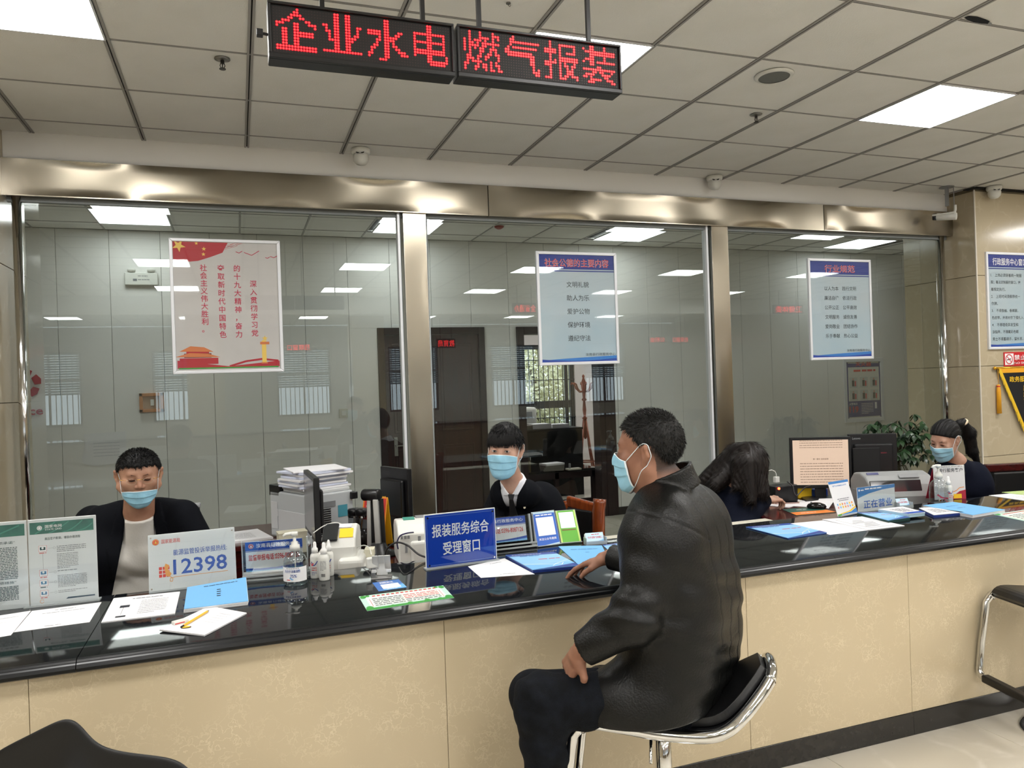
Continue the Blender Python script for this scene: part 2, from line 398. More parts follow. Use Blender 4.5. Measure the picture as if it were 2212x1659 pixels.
def face_mask(parent, org, c, R, s, hf, M, ztop=-.008, zbot=-.118, edge=.0, wid=56, low=0, mats=None):
    """pleated surgical mask wrapped over nose and chin, with two ear loops"""
    nu, nv = 33, 41
    cover = union([(rc((0, .088, -.02), (0, .078, -.10), .018, .022), 0), (el((0, .020, -.05), (.070, .074, .085)), .05)])
    base = lambda P: np.minimum(smin(hf(P), cover(P), .02), hf(P))
    O = []; D = []; off = []
    for j in range(nv):
        t = j/(nv-1)
        for i in range(nu):
            u = -1+2*i/(nu-1); zt = ztop - .018*abs(u)**1.6; zb = zbot + .030*abs(u)**2
            z = zt + (zb-zt)*t; a = math.radians(wid)*u
            O.append((0, .0, z)); tilt = -max(0, t-.82)*1.2; D.append((math.sin(a), math.cos(a), tilt))
            k = (t*3.2) % 1; pl = .0042*(k**2 if t < .94 else 0)*(1-abs(u)**6); off.append(.0035 + pl + .0012*math.sin(9*u+7*t)*(1-abs(u)))
    O = np.array(O, float); D = np.array(D, float); D /= np.linalg.norm(D, axis=1, keepdims=True)
    P = shoot(base, O, D, np.array(off)); P = l2w(P, c, R, s) - np.array(org)
    fs = [(j*nu+i, j*nu+i+1, (j+1)*nu+i+1, (j+1)*nu+i) for j in range(nv-1) for i in range(nu-1)]
    mb = MB(); mb.v = [tuple(p) for p in P]; mb.f = fs
    mb.mi = [1 if (k//(nu-1) < 1 or k//(nu-1) > nv-3 or k % (nu-1) < 1 or k % (nu-1) > nu-3) else 0 for k in range(len(fs))]
    o = mb.build('face_mask', [M['mask'], M['mask_edge']], parent, smooth=True, solid=.0012*s)
    for sg, col in ((1, nu-1), (-1, 0)):
        A = Vector(P[col]); B = Vector(P[(nv-1)*nu+col])
        loc = lambda v: ((np.array(v)+np.array(org)-np.array(c))@np.asarray(R))/s
        K = [loc(A), (sg*.078, .004, .026), (sg*.085, -.010, .032), (sg*.091, -.026, .020), (sg*.090, -.031, .000), (sg*.084, -.024, -.022), (sg*.079, -.004, -.036), loc(B)]; K = [np.array(k, float) for k in K]
        L = np.array([K[i]*(1-t)+K[i+1]*t for i in range(len(K)-1) for t in np.linspace(0, 1, 6, endpoint=False)]+[K[-1]], np.float32)
        for _ in range(4):
            d = hf(L); L = (L + grad(hf, L)*np.clip(.0022-d, 0, .02)[:, None]).astype(np.float32)
        L[1:-1] = (L[:-2]+2*L[1:-1]+L[2:])/4
        lp = MB().tube([tuple(l2w(q, c, R, s)-np.array(org)) for q in L], .0013*s, 6); lp.build('ear_loop', M['mask_edge'], o, smooth=True)
    return o
def face_patch(name, parent, org, c, R, s, hf, pts, m_, off=.0006, y0=0.0, n=None):
    """a small flat feature (eye, brow, lip) lying on the face, given as a polygon in (x, z)"""
    P = np.array([(x, y0, z) for x, z in pts], float); D = np.tile([0., 1., 0.], (len(P), 1))
    cen = P.mean(0)[None]; Q = shoot(hf, np.concatenate([P, cen]), np.concatenate([D, D[:1]]), off)
    Q = l2w(Q, c, R, s) - np.array(org); k = len(P)
    mb = MB(); mb.add([tuple(q) for q in Q], [(i, (i+1) % k, k) for i in range(k)])
    return mb.build(name, m_, parent, smooth=True, solid=.0004)
def almond(cx, cz, w, h, n=14, tilt=0, droop=0):
    out = []
    for i in range(n):
        a = 2*math.pi*i/n; x = w*math.cos(a); z = h*math.sin(a)*(1-.35*abs(math.cos(a))) + tilt*x
        if math.sin(a) < 0: z += droop
        out.append((cx+x, cz+z))
    return out
def hand_parts(wrist, direction, palm_n, s=1.0, curl=.5, side=1, spread=.08, thumb=None):
    """palm and five separate bent fingers as distance-field pieces. direction: towards the fingertips; palm_n: out of the back of the hand; side: +1 thumb towards direction x palm_n"""
    w_ = Vector(wrist); d = Vector(direction).normalized(); n = Vector(palm_n); n = (n-d*n.dot(d)).normalized(); t = d.cross(n)*side
    cu = curl if isinstance(curl, (list, tuple)) else [curl]*4
    out = [(rc(w_ - d*.03*s, w_ + d*.02*s, .026*s, .026*s), .02)]
    for k in range(4):
        o = (1.5-k)*.0195*s
        out.append((rc(w_ + d*.018*s + t*o*.75, w_ + d*.088*s + t*o - n*.002*s, .0135*s, .0105*s), .012))
    Ls = [.044, .050, .046, .036]
    for k in range(4):
        o = (1.5-k)*.0205*s; p = w_ + d*.088*s + t*o; a = 0.12; dirv = (d + t*spread*(1.5-k)).normalized(); L = Ls[k]*s; r = (.0092-.0006*k)*s
        for seg, f in ((0, 1.), (1, .62), (2, .5)):
            a += cu[k]*(.55 if seg == 0 else .8); q = p + (dirv*math.cos(a) - n*math.sin(a))*(L*f)
            out.append((rc(p, q, r, r*.92), .004)); p = q; r *= .92
    b = w_ + d*.025*s + t*.022*s - n*.006*s; th = thumb or (.75, .55, -.3)
    dv = (t*th[0] + d*th[1] + n*th[2]).normalized(); q = b + dv*.042*s; out.append((rc(b, q, .0155*s, .0115*s), .012))
    dv2 = (t*th[0]*.35 + d*1.0 + n*th[2]).normalized(); q2 = q + dv2*.030*s; out.append((rc(q, q2, .0110*s, .0098*s), .004))
    q3 = q2 + (dv2 - n*.25).normalized()*.022*s; out.append((rc(q2, q3, .0098*s, .0082*s), .004))
    return out
# ------------------------------------------------------------------ the room
WHITE = mat('white plaster', (228, 226, 222), .8, bump=.04, bscale=40)
TILE = mat('ceiling tile', (226, 225, 220), .9, bump=.2, bscale=140, rgb2=(221, 220, 214), scale=3)
TBAR = mat('ceiling grid bar', (150, 148, 144), .5, .1); DARK = mat('dark gap', (22, 21, 20), .9)
CREAM = marble('cream marble', (194, 179, 150), (210, 196, 167), (190, 175, 147), .24, 19)
WALLM = marble('beige wall marble', (184, 172, 146), (190, 178, 154), (178, 165, 140), .14, 6)
FLOORT = marble('floor tile stone', (206, 200, 186), (218, 212, 200), (198, 191, 176), .16, 3)
BLACKST = mat('black granite', (17, 19, 22), .045, rgb2=(25, 27, 30), scale=240, detail=2, spec=.5)
BASEB = mat('dark base stone', (30, 29, 27), .25, rgb2=(40, 38, 35), scale=30)
PANEL = mat('white wall panel', (227, 226, 223), .5, spec=.3)
STEEL = mat('brushed steel', (196, 190, 176), .2, 1, bump=.35, scale=2.2, detail=2); CHROME = mat('chrome', (215, 215, 214), .08, 1)
STEELV = mat('brushed steel post', (190, 186, 176), .24, 1, bump=.3, scale=3)
ALU = mat('white aluminium frame', (222, 224, 228), .35, .15)
DOORW = mat('dark red door wood', (52, 22, 20), .35, rgb2=(40, 17, 16), scale=6, stretch=(8, 8, .6), coat=.3); DKFRAME = mat('dark door frame', (44, 30, 30), .4)
def translucent(name, rgb):
    M = mat(name, rgb, .8); nt = M.node_tree; b = nt.nodes['Principled BSDF']; t = nt.nodes.new('ShaderNodeBsdfTranslucent'); t.inputs[0].default_value = lin(rgb); mx = nt.nodes.new('ShaderNodeMixShader'); mx.inputs[0].default_value = .6
    nt.links.new(b.outputs[0], mx.inputs[1]); nt.links.new(t.outputs[0], mx.inputs[2]); nt.links.new(mx.outputs[0], nt.nodes['Material Output'].inputs[0]); return M
GLASS = glass_pane('partition glass', (.89, .91, .90), 1.2)
def struct(o): return tag(o, kind='structure')
# floor
fl = struct(MB().box(-6, -9, -.12, 13, 14, -.012).build('floor', mat('floor grout', (150, 142, 128), .6)))
for i in range(12):
    for j in range(6):
        MB().box(.001, .001, -.014, .799, .799, 0).build('floor_tile', FLOORT, fl, bevel=.0012, bseg=1, loc=(-1.75+.8*i, -2.22+.8*j, 0)) if (i, j) == (0, 0) else None
t0 = [o for o in bpy.data.objects if o.name == 'floor_tile'][0]
for i in range(12):
    for j in range(6):
        if (i, j) != (0, 0):
            c = t0.copy(); COL.objects.link(c); c.location = (-1.75+.8*i, -2.22+.8*j, 0)
rest = MB()
for i in range(-5, 19):
    for j in range(-9, 20):
        if not (0 <= i < 12 and 0 <= j < 6): x, y = -1.75+.8*i, -2.22+.8*j; rest.box(x+.001, y+.001, -.014, x+.799, y+.799, 0)
tag(rest.build('far_floor_tiles', FLOORT, fl), kind='stuff')
# ceiling
ce = struct(MB().box(-6, -9, ZC+.02, 13, 14, ZC+.12).build('ceiling', DARK))
LIGHTS = [(i, j) for i in (-4, 0, 4, 8, 12, 16) for j in (0, -5, -9, -13, -17)]
tile0 = MB().box(.009, .006, 0, .591, .594, .018).build('ceiling_tile', TILE, ce, bevel=.003, bseg=1); tile0.location = (X0, Y0+.6, ZC+.002)
far = MB(); bars = MB(); BY = 5.35
for i in range(-8, 23):
    for j in range(-20, 4):
        if (i, j) in LIGHTS: continue
        x, y = X0+.6*i, Y0+.6*j; last = j == 3
        near = -4 <= i <= 13 and -8 <= j <= 3
        if near and not last:
            if (i, j) != (0, 1): c = tile0.copy(); COL.objects.link(c); c.location = (x, y, ZC+.002)
        elif last: (MB().box(.009, .006, 0, .591, 5.19-y, .018).build('ceiling_tile', TILE, ce, loc=(x, y, ZC+.002)) if near else None)
        else: far.box(x+.009, y+.006, ZC+.002, x+.591, y+.594, ZC+.02)
BL = [(-1.13, 7.15), (1.33, 7.15), (3.80, 7.15), (7.02, 7.15)]
BX0 = -1.13
for i in range(-2, 17):
    for j in range(-1, 5):
        x, y = BX0+.6*i + (.0 if i < 13 else .0), 5.35+.6*j
        if any(abs(x-a) < .32 and abs(y-b) < .3 for a, b in BL): 
            continue
        y1 = min(y+.594, 8.06)-y; y0 = .006 if j > -1 else 5.26-y
        MB().box(.009, y0, 0, .591, y1, .018).build('ceiling_tile', TILE, ce, loc=(x, y, ZC+.002))
tag(far.build('far_ceiling_tiles', TILE, ce), kind='stuff')
for i in range(-8, 24):
    x = X0+.6*i
    for a, b in ((-.014, -.003), (.003, .014)): bars.box(x+a, -9, ZC-.004, x+b, 5.19, ZC+.004)
    bars.box(x-.003, -9, ZC+.004, x+.003, 5.19, ZC+.006, 1)
for j in range(-20, 4):
    y = Y0+.6*j; bars.box(-6, y-.007, ZC-.001, 13, y+.002, ZC+.006); bars.box(-6, y+.002, ZC+.001, 13, y+.008, ZC+.006, 1)
for i in range(-2, 18): x = BX0+.6*i; bars.box(x-.008, 5.27, ZC-.003, x+.008, 8.06, ZC+.004)
for j in range(0, 5): bars.box(-3, 5.35+.6*j-.007, ZC-.002, 10, 5.35+.6*j+.007, ZC+.004)
tag(bars.build('ceiling_grid', [TBAR, DARK], ce), kind='stuff')
LED2 = mat('dimmer lit diffuser', (246, 253, 250), .6, emit=3.4)
LED = mat('lit diffuser', (255, 253, 250), .6, emit=PANEL_STRENGTH)
lp = tag(MB().box(0, 0, 0, .598, .008, .012).box(0, .59, 0, .598, .598, .012).box(0, .008, 0, .008, .59, .012).box(.59, .008, 0, .598, .59, .012).build('ceiling_light', ALU), 'square ceiling light panel', 'ceiling light')
MB().box(.008, .008, .003, .59, .59, .010).build('diffuser', LED, lp)
_d2 = MB().box(.008, .008, .003, .59, .59, .010).build('diffuser_dim', LED2); LED2M = _d2.data; bpy.data.objects.remove(_d2)
first = True
names = {(0, 0): 'square white ceiling light cut by the upper left corner of the photo', (4, 0): 'square white ceiling light half hidden behind the red LED sign', (8, 0): 'square white ceiling light over the right end of the counter'}
for (i, j) in LIGHTS:
    o = lp if first else dup(lp); first = False
    o.location = (X0+.6*i+.001, Y0+.6*j+.001, ZC-.008)
    if (i, j) in names: o['label'] = names[(i, j)]
    else: o['label'] = 'square hall ceiling light, %s from the left in the %s' % (('first', 'second', 'third', 'fourth', 'fifth', 'last')[(i+4)//4], {0: 'row above the counter', -5: 'first row mirrored in the glass', -9: 'second row mirrored in the glass', -13: 'third row mirrored in the glass', -17: 'farthest row mirrored in the glass'}[j]); o['group'] = 'ceiling lights of the hall'
for (x, y), nm in zip(BL, ('first ceiling light from the left in the room behind the glass', 'ceiling light behind the glass, cut in two by the left steel post', 'ceiling light behind the glass above the social ethics poster', 'rightmost ceiling light in the room behind the glass')):
    o = dup(lp); o.location = (x+.001, y+.001, ZC-.008); o['label'] = nm
    for ch in o.children: ch.data = LED2M
# fascia, header, posts, glass
struct(MB().box(-1.25, YG-.02, 3.02, 6.14, YG+.12, ZC+.05).build('trim_1', WHITE, bevel=.003))
MB().box(-1.25, YG-.015, 3.008, 6.14, YG+.1, 3.021).build('gap', DARK, bpy.data.objects['trim_1'])
hd = struct(MB().box(-1.24, YG-.02, 2.80, 6.16, YG+.06, 3.0).build('trim_2', DARK))
jx = [at(1053, 440, y=YG-.05).x, at(1776, 470, y=YG-.05).x]
def wavy(x0, x1, z0, z1, y, amp=.0028, seed=1, nx=40, nz=8, axis='h'):
    rr = np.random.default_rng(seed); ph = rr.random(8)*6.28; mb = MB(); vs = []
    for j in range(nz+1):
        for i in range(nx+1):
            u = i/nx; v = j/nz; X = x0+(x1-x0)*u; Z = z0+(z1-z0)*v
            L = X if axis == 'h' else Z; S = Z if axis == 'h' else X
            e = math.sin(math.pi*min(1, max(0, u)))**.3*math.sin(math.pi*v)**.3 if 0 < i < nx and 0 < j < nz else 0
            dy = amp*e*(math.sin(L*3.3+ph[0])*.7 + math.sin(L*7.3+ph[1]+S*.8)*.45 + math.sin(L*15+ph[2]+S*1.5)*.12)
            vs.append((X, y-dy, Z))
    fs = [(j*(nx+1)+i, j*(nx+1)+i+1, (j+1)*(nx+1)+i+1, (j+1)*(nx+1)+i) for j in range(nz) for i in range(nx)]
    mb.add(vs, fs); return mb
STEELS = mat('polished steel sheet', (156, 148, 132), .27, 1)
for k, (a, b) in enumerate(((-1.25, jx[0]-.003), (jx[0]+.003, jx[1]-.003), (jx[1]+.003, 6.17))):
    mb = wavy(a, b, 2.795, 3.006, YG-.07, .016, k+2, 90, 8); mb.box(a, YG-.069, 2.789, b, YG+.06, 2.796); mb.box(a, YG-.069, 3.0, b, YG-.02, 3.007)
    mb.build('steel_panel', STEELS, hd, smooth=False).data.polygons.foreach_set('use_smooth', [True]*720+[False]*12)
def post(name, x0, x1, d0=.05, ms=STEELS, seed=5):
    o = struct(MB().box(x0+.002, YG-d0+.012, 0, x1-.002, YG+.05, 2.795).build(name, STEELV))
    wavy(x0, x1, 0, 2.79, YG-d0, .005, seed, 6, 70, 'v').build('steel_panel', STEELS, o, smooth=True)
    MB().box(x0-.001, YG-d0, 0, x0+.002, YG+.05, 2.79).box(x1-.002, YG-d0, 0, x1+.001, YG+.05, 2.79).build('side_panel', STEELV, o)
    return o
post('trim_3', 1.105, 1.262, seed=7); post('trim_4', 3.585, 3.738, seed=8)
for n, x0, x1 in (('trim_5', -1.215, -1.165), ('trim_6', 6.03, 6.085), ('trim_7', 1.055, 1.085), ('trim_8', 3.535, 3.565)):
    m_ = CHROME if n in ('trim_5', 'trim_6') else ALU
    if m_ == ALU: struct(MB().box(x1-.018, YG-.03, 0, x1, YG+.03, 2.79).build(n, ALU, bevel=.002)); continue
    struct(MB().cyl(((x0+x1)/2, YG-.012, 0), ((x0+x1)/2, YG-.012, 2.79), (x1-x0)/2, 14).build(n, m_, smooth=True))
struct(MB().box(-1.24, YG-.02, 0, 6.13, YG+.03, .10).build('trim_9', STEELV))
struct(MB().box(-1.24, YG-.012, 2.765, 6.13, YG+.02, 2.79).build('trim_10', mat('grey sealant', (130, 134, 134), .6)))
for n, (a, b) in enumerate(((-1.19, 1.10), (1.265, 3.58), (3.742, 6.06))):
    g = struct(MB().box(a, YG, .09, b, YG+.001, 2.77).build('window_%d' % (n+1), GLASS))
    for v in (a, b): MB().tube([(v+(.012 if v == a else -.012), YG-.006, .1), (v+(.012 if v == a else -.012), YG-.006, 2.77)], .006, 6).build('sealant', mat('silicone bead', (176, 182, 182), .4), g, smooth=True)
# columns and side walls of marble
col = struct(MB().box(-2.6, 4.4, 0, -1.262, 5.66, ZC+.05).build('wall_left', mat('mortar', (120, 110, 90), .8)))
for z0, z1 in ((0, .86), (.864, 1.58), (1.584, 2.38), (2.384, ZC+.03)):
    MB().box(-1.263, 4.4, z0, -1.25, 5.657, z1).build('marble_panel', WALLM, col, bevel=.0015, bseg=1); MB().box(-2.6, 4.388, z0, -1.251, 4.401, z1).build('marble_panel', WALLM, col, bevel=.0015, bseg=1)
colr = struct(MB().box(6.153, 4.944, 0, 13, 5.70, ZC+.05).build('wall_right', MATS['mortar']))
for z0, z1 in ((0, .80), (.804, 1.60), (1.604, 2.40), (2.404, ZC-.03)):
    MB().box(6.14, 4.944, z0, 6.154, 5.70, z1).build('marble_panel', WALLM, colr, bevel=.0015, bseg=1)
    for x0, x1 in ((6.141, 7.34), (7.344, 8.54), (8.544, 9.74), (9.744, 10.94)): MB().box(x0, 4.93, z0, x1, 4.945, z1).build('marble_panel', WALLM, colr, bevel=.0015, bseg=1)
MB().box(6.137, 4.926, 0, 6.150, 4.934, ZC-.02).build('corner_bead', mat('pale corner bead', (206, 200, 188), .4), colr)
MB().box(6.10, 4.90, ZC-.012, 11, 5.0, ZC+.001).build('gap', DARK, colr)
# outer walls of the hall
wl = struct(MB().box(-6.1, -9, 0, -6, 14, ZC).build('wall_west', WALLM)); wr = struct(MB().box(12, -9, 0, 12.1, 4.95, ZC).build('wall_east', WALLM))
OUT = mat('daylight outside', (214, 226, 236), .9)
wb = MB(); wins = [(-4.6+2.75*k, -3.3+2.75*k) for k in range(6)]
xs = [-6] + [v for w_ in wins for v in w_] + [12]
for k in range(0, len(xs), 2): wb.box(xs[k], -9.2, 0, xs[k+1], -9, ZC)
for a, b in wins: wb.box(a, -9.2, 0, b, -9, .95); wb.box(a, -9.2, 2.62, b, -9, ZC)
wbk = struct(wb.build('wall_south', mat('pale hall wall', (176, 176, 172), .7)))
BLIND = translucent('translucent blind slat', (150, 178, 190)); WFR = mat('dark window frame', (50, 52, 54), .5)
for n, (a, b) in enumerate(wins):
    mb = MB(); mb.box(a, -9.12, .95, a+.05, -9.06, 2.62).box(b-.05, -9.12, .95, b, -9.06, 2.62).box(a+.05, -9.12, 2.57, b-.05, -9.06, 2.62).box(a+.05, -9.12, .95, b-.05, -9.06, 1.0).box((a+b)/2-.02, -9.12, 1.0, (a+b)/2+.02, -9.06, 2.57).box(a+.05, -9.11, 1.95, b-.05, -9.07, 2.0)
    for k in range(11): x = a+.1+k*(b-a-.2)/10; mb.box(x-.008, -9.16, 1.0, x+.008, -9.14, 2.57)
    wd = struct(mb.build('window_%d' % (n+5), WFR)); sl = MB()
    for k in range(17): sl.box(a+.02, -9.03, 1.66+.056*k, b-.02, -9.025, 1.66+.056*k+.043)
    sl.build('blind', BLIND, wd)
struct(MB().box(-6, -3.25, 2.88, 13, -2.95, ZC).build('trim_11', WHITE))
# ---- the room behind the glass
bw = struct(MB().box(-3, YB+.02, 0, 1.40, YB+.14, ZC+.05).box(1.40, YB+.02, 2.22, 4.18, YB+.14, ZC+.05).box(2.59, YB+.02, 0, 2.97, YB+.14, 2.22).box(4.18, YB+.02, 0, 9.6, YB+.14, ZC+.05).build('wall_back', mat('panel joint shadow', (96, 98, 98), .8)))
x = -1.546-.4435*3
while x < 9.5:
    segs = [(0, ZC)]
    for a, b, zt in ((1.405, 2.59, 2.225), (2.97, 4.175, 2.225)):
        if x+.4435 > a and x < b:
            segs = [(zt, ZC)]
            if x < a: segs.append((0, zt, x, a))
            if x+.4435 > b: segs.append((0, zt, b, x+.4435))
    for s_ in segs:
        xa, xb = (s_[2], s_[3]) if len(s_) > 2 else (x, x+.4435)
        if xb-xa > .01: MB().box(xa+.0018, YB, s_[0], xb-.0018, YB+.022, s_[1]-.001).build('wall_panel', PANEL, bw, bevel=.0012, bseg=1)
    x += .4435
struct(MB().box(-3.1, 5.66, 0, -3, YB+.1, ZC).build('wall_inner_left', PANEL)); struct(MB().box(9.5, 5.7, 0, 9.6, YB+.1, ZC).build('wall_inner_right', PANEL))
bb = struct(MB().box(2.59, YB-.012, 0, 2.97, YB+.001, .10).box(4.175, YB-.012, 0, 9.5, YB+.001, .09).box(-3, YB-.012, 0, 1.405, YB+.001, .09).build('baseboard_back', mat('dark skirting', (46, 44, 42), .4)))
# double door of dark red wood
d1 = struct(MB().box(1.405, YB-.02, 0, 1.475, YB+.1, 2.225).box(2.52, YB-.02, 0, 2.59, YB+.1, 2.225).box(1.475, YB-.02, 2.15, 2.52, YB+.1, 2.225).build('door_1', DKFRAME, bevel=.004))
for a, b in ((1.478, 1.995), (1.999, 2.517)):
    lf = MB().box(a, YB+.01, .01, b, YB+.05, 2.147).build('door_leaf', DOORW, d1, bevel=.002)
    pn = MB()
    for z0, z1 in ((.15, .95), (1.10, 2.05)):
        for e in (0, .028): pn.box(a+.08+e, YB+.004-e*.15, z0+e, b-.08-e, YB+.012, z1-e)
    pn.build('raised_panel', DOORW, lf, bevel=.006)
hn = MB().box(1.545, YB-.004, .86, 1.585, YB+.01, 1.06).cyl((1.565, YB-.001, .97), (1.565, YB-.05, .97), .009).bar((1.555, YB-.05, .97), (1.70, YB-.05, .97), .016, .012).build('door_handle', mat('satin nickel', (180, 178, 174), .25, 1), d1, bevel=.003)
# opening into the next office
d2 = struct(MB().box(2.97, YB-.02, 0, 3.055, YB+.16, 2.225).box(3.965, YB-.02, 0, 4.175, YB+.16, 2.225).box(3.055, YB-.02, 2.14, 3.965, YB+.16, 2.225).build('door_2', DKFRAME, bevel=.004))
MB().box(4.035, YB-.028, 0, 4.105, YB-.018, 2.2).build('frame_moulding', DKFRAME, d2, bevel=.003)
OW = mat('office wall', (222, 216, 213), .7)
for x, nm in ((3.3, 'square ceiling light in the far office, left one'), (5.7, 'square ceiling light in the far office, right one')): o = dup(lp); o.location = (x, 9.6, ZC-.008); o['label'] = nm  # unseen panels added to brighten the far office
WY = 11.6
wx0, wx1 = at(1100, 760, y=WY).x, at(1241, 800, y=WY).x
ow = struct(MB().box(1.8, WY, 0, wx0, WY+.2, ZC).box(wx1, WY, 0, 7.4, WY+.2, ZC).box(wx0, WY, 0, wx1, WY+.2, .35).box(wx0, WY, 2.2, wx1, WY+.2, ZC).build('wall_office', OW))
struct(MB().box(1.7, YB+.14, 0, 1.8, WY+.2, ZC).build('wall_office_left', OW)); struct(MB().box(7.4, YB+.14, 0, 7.5, WY+.2, ZC).build('wall_office_right', OW))
mb = MB(); mb.box(wx0, WY+.04, .35, wx0+.06, WY+.1, 2.2).box(wx1-.07, WY+.04, .35, wx1, WY+.1, 2.2).box(wx0, WY+.04, 2.13, wx1, WY+.1, 2.2).box(wx0, WY+.04, .35, wx1, WY+.1, .42).box(wx1-.16, WY+.05, .42, wx1-.12, WY+.09, 2.13)
zt = at(1190, 870, y=WY).z; mb.box(wx0+.06, WY+.03, zt-.09, wx1-.07, WY+.1, zt+.03)
w4 = struct(mb.build('window_4', WFR)); gr = MB()
n = int((wx1-wx0)/.085)
for k in range(n): x = wx0+.08+k*.085; gr.cyl((x, WY+.02, .40), (x, WY+.02, 2.15), .008, 6)
for z in (.55, 1.0, 1.62, 1.95): gr.cyl((wx0, WY+.02, z), (wx1, WY+.02, z), .007, 6)
gr.build('security_bar', mat('grey security bars', (66, 68, 72), .5), w4)
struct(MB().box(wx0, WY+.16, .35, wx1, WY+.165, 2.2).build('window_11', glass_pane('window glass', (.95, .97, .97))))
gd = struct(MB().box(-8, 14, -1.2, 20, 60, -1.0).build('ground_outside', mat('lawn', (104, 112, 80), .9, rgb2=(140, 140, 108), scale=.8)))
# ------------------------------------------------------------------ service counter
YF = 2.565
ctr = tag(MB().box(-3.2, YF+.012, .0, 8.2, YF+.13, .803).box(-3.2, YF+.13, 0, 8.2, 3.24, .06).build('service_counter', MATS['mortar']), 'long service counter with cream marble front and black granite top', 'counter')
js = [at(62, 1500, y=YF).x, at(1612, 1300, y=YF).x, at(1963, 1300, y=YF).x]
w_ = js[2]-js[1]; seams = sorted({round(v, 3) for v in [js[0]-1.2*k for k in range(3)] + [js[0]+(js[1]-js[0])*k/2 for k in range(1, 3)] + [js[2]+1.0*k for k in range(6)] + [8.2, -3.2]})
for a, b in zip(seams, seams[1:]): MB().box(a+.0008, YF, .1005, b-.0008, YF+.014, .802).build('front_panel', CREAM, ctr, bevel=.0008, bseg=1)
bj = at(1973, 1560, y=YF).x
for a, b in ((-3.2, -.9), (-.899, bj-2.4), (bj-2.399, bj), (bj+.001, bj+2.2), (bj+2.201, 8.2)): MB().box(a, YF-.003, 0, b, YF+.014, .1).build('base_panel', BASEB, ctr, bevel=.001, bseg=1)
sj = at(161, 1430, z=ZS).x
for a, b in ((-3.2, sj-.0012), (sj+.0012, sj+2.75), (sj+2.7508, 5.1), (5.1008, 8.2)):
    pr = [(2.518, ZS-.040), (2.506, ZS-.034), (2.502, ZS-.024), (2.506, ZS-.014), (2.512, ZS-.011), (2.513, ZS-.008), (2.518, ZS-.002), (2.526, ZS), (3.262, ZS), (3.262, ZS-.04)]
    mb = MB(); n = len(pr); mb.add([(a, y, z) for y, z in pr]+[(b, y, z) for y, z in pr], [tuple(range(n))[::-1], tuple(range(n, 2*n))]+[(i, (i+1) % n, n+(i+1) % n, n+i) for i in range(n)][::1]); mb.mi = [0, 0]+[1 if i < 7 else 0 for i in range(n)]
    smooth_by_angle(mb.build('counter_slab', [BLACKST, mat('granite edge', (15, 17, 19), .3, spec=.3)], ctr), .5)

# trees and hedge outside the office window
TL = mat('pale sunlit leaves', (206, 202, 160), .9, rgb2=(232, 226, 192), scale=9); TB = mat('tree bark', (120, 104, 84), .9)  # pale yellow leaf colour, mottled by noise
for k, (x, y, hh, r) in enumerate(((4.6, 19.5, 3.4, 1.2), (7.5, 19, 3.5, 1.3), (10.4, 19.5, 3.4, 1.25), (13.2, 20.5, 3.8, 1.3), (9.2, 25, 5.0, 2.2))):
    t = thing('tree', '%s outside the far office window' % ('leftmost small pale leafy tree', 'second small pale leafy tree from the left', 'third small pale leafy tree from the left', 'rightmost small pale leafy tree', 'taller pale leafy tree behind the row')[k], 'tree', (x, y, -1), group='trees outside the far office window'); rr = random.Random(k)
    MB().tube([(0, 0, 0), (.1, 0, 1.5), (-.05, .1, 3), (0, 0, hh-.6)], .12, 8, rs=[.16, .12, .09, .05]).build('trunk', TB, t, smooth=True)
    lf = MB()
    for q in range(4200):
        a = rr.uniform(0, 6.28); u = rr.uniform(-1, 1); d = r*rr.uniform(.35, 1)**.5; s_ = math.sqrt(1-u*u); c = Vector((d*s_*math.cos(a), d*s_*math.sin(a), hh-r*.7+d*u*1.1)); e1 = Vector((rr.uniform(-1, 1), rr.uniform(-1, 1), rr.uniform(-1, 1))).normalized(); e2 = e1.orthogonal().normalized()
        L = .085; lf.add([c-e1*L, c+e2*L*.5, c+e1*L, c-e2*L*.5], [(0, 1, 2, 3)])
    tag(lf.build('foliage', TL, t), kind='stuff')
hg = thing('hedge', 'low green hedge outside the far office window', 'hedge', (8, 17, -1)); rr = random.Random(9); lf = MB()
for q in range(5000):
    c = Vector((rr.uniform(-6, 6), rr.uniform(-.6, .6), rr.uniform(.1, 1.5))); e1 = Vector((rr.uniform(-1, 1), rr.uniform(-1, 1), rr.uniform(-1, 1))).normalized(); e2 = e1.orthogonal().normalized(); lf.add([c-e1*.12, c+e2*.07, c+e1*.12, c-e2*.07], [(0, 1, 2, 3)])
tag(lf.build('foliage', mat('hedge leaves', (110, 132, 84), .9), hg), kind='stuff')
# ------------------------------------------------------------------ colours used on print and plastic
PAPER = mat('white paper', (222, 222, 224), .7); INK = mat('grey print', (120, 122, 128), .8); INKD = mat('dark print', (40, 44, 52), .7)
RED = mat('red print', (200, 40, 44), .6); RED2 = mat('crimson print', (172, 38, 62), .6); BLUE = mat('blue print', (24, 72, 168), .5); BLUEP = mat('royal blue panel', (16, 62, 176), .3); NAVYP = mat('navy print', (36, 46, 120), .5)
LBLUE = mat('light blue cover', (112, 174, 224), .5); SKYP = mat('sky blue print', (120, 178, 226), .5); PALE = mat('pale blue print', (176, 204, 218), .5); ORANGE = mat('orange print', (236, 146, 52), .5); YELL = mat('yellow print', (240, 196, 40), .5)
GREEN = mat('green print', (60, 150, 60), .5); TEAL = mat('teal print', (32, 96, 88), .5, rgb2=(48, 118, 106), scale=18); TEAL2 = mat('light teal print', (64, 140, 124), .5); WHITEP = mat('white print', (238, 238, 240), .5)
ACRY = glass_pane('clear acrylic', (.93, .95, .95), .9); ACEDGE = mat('acrylic edge', (196, 204, 206), .15, trans=.4)
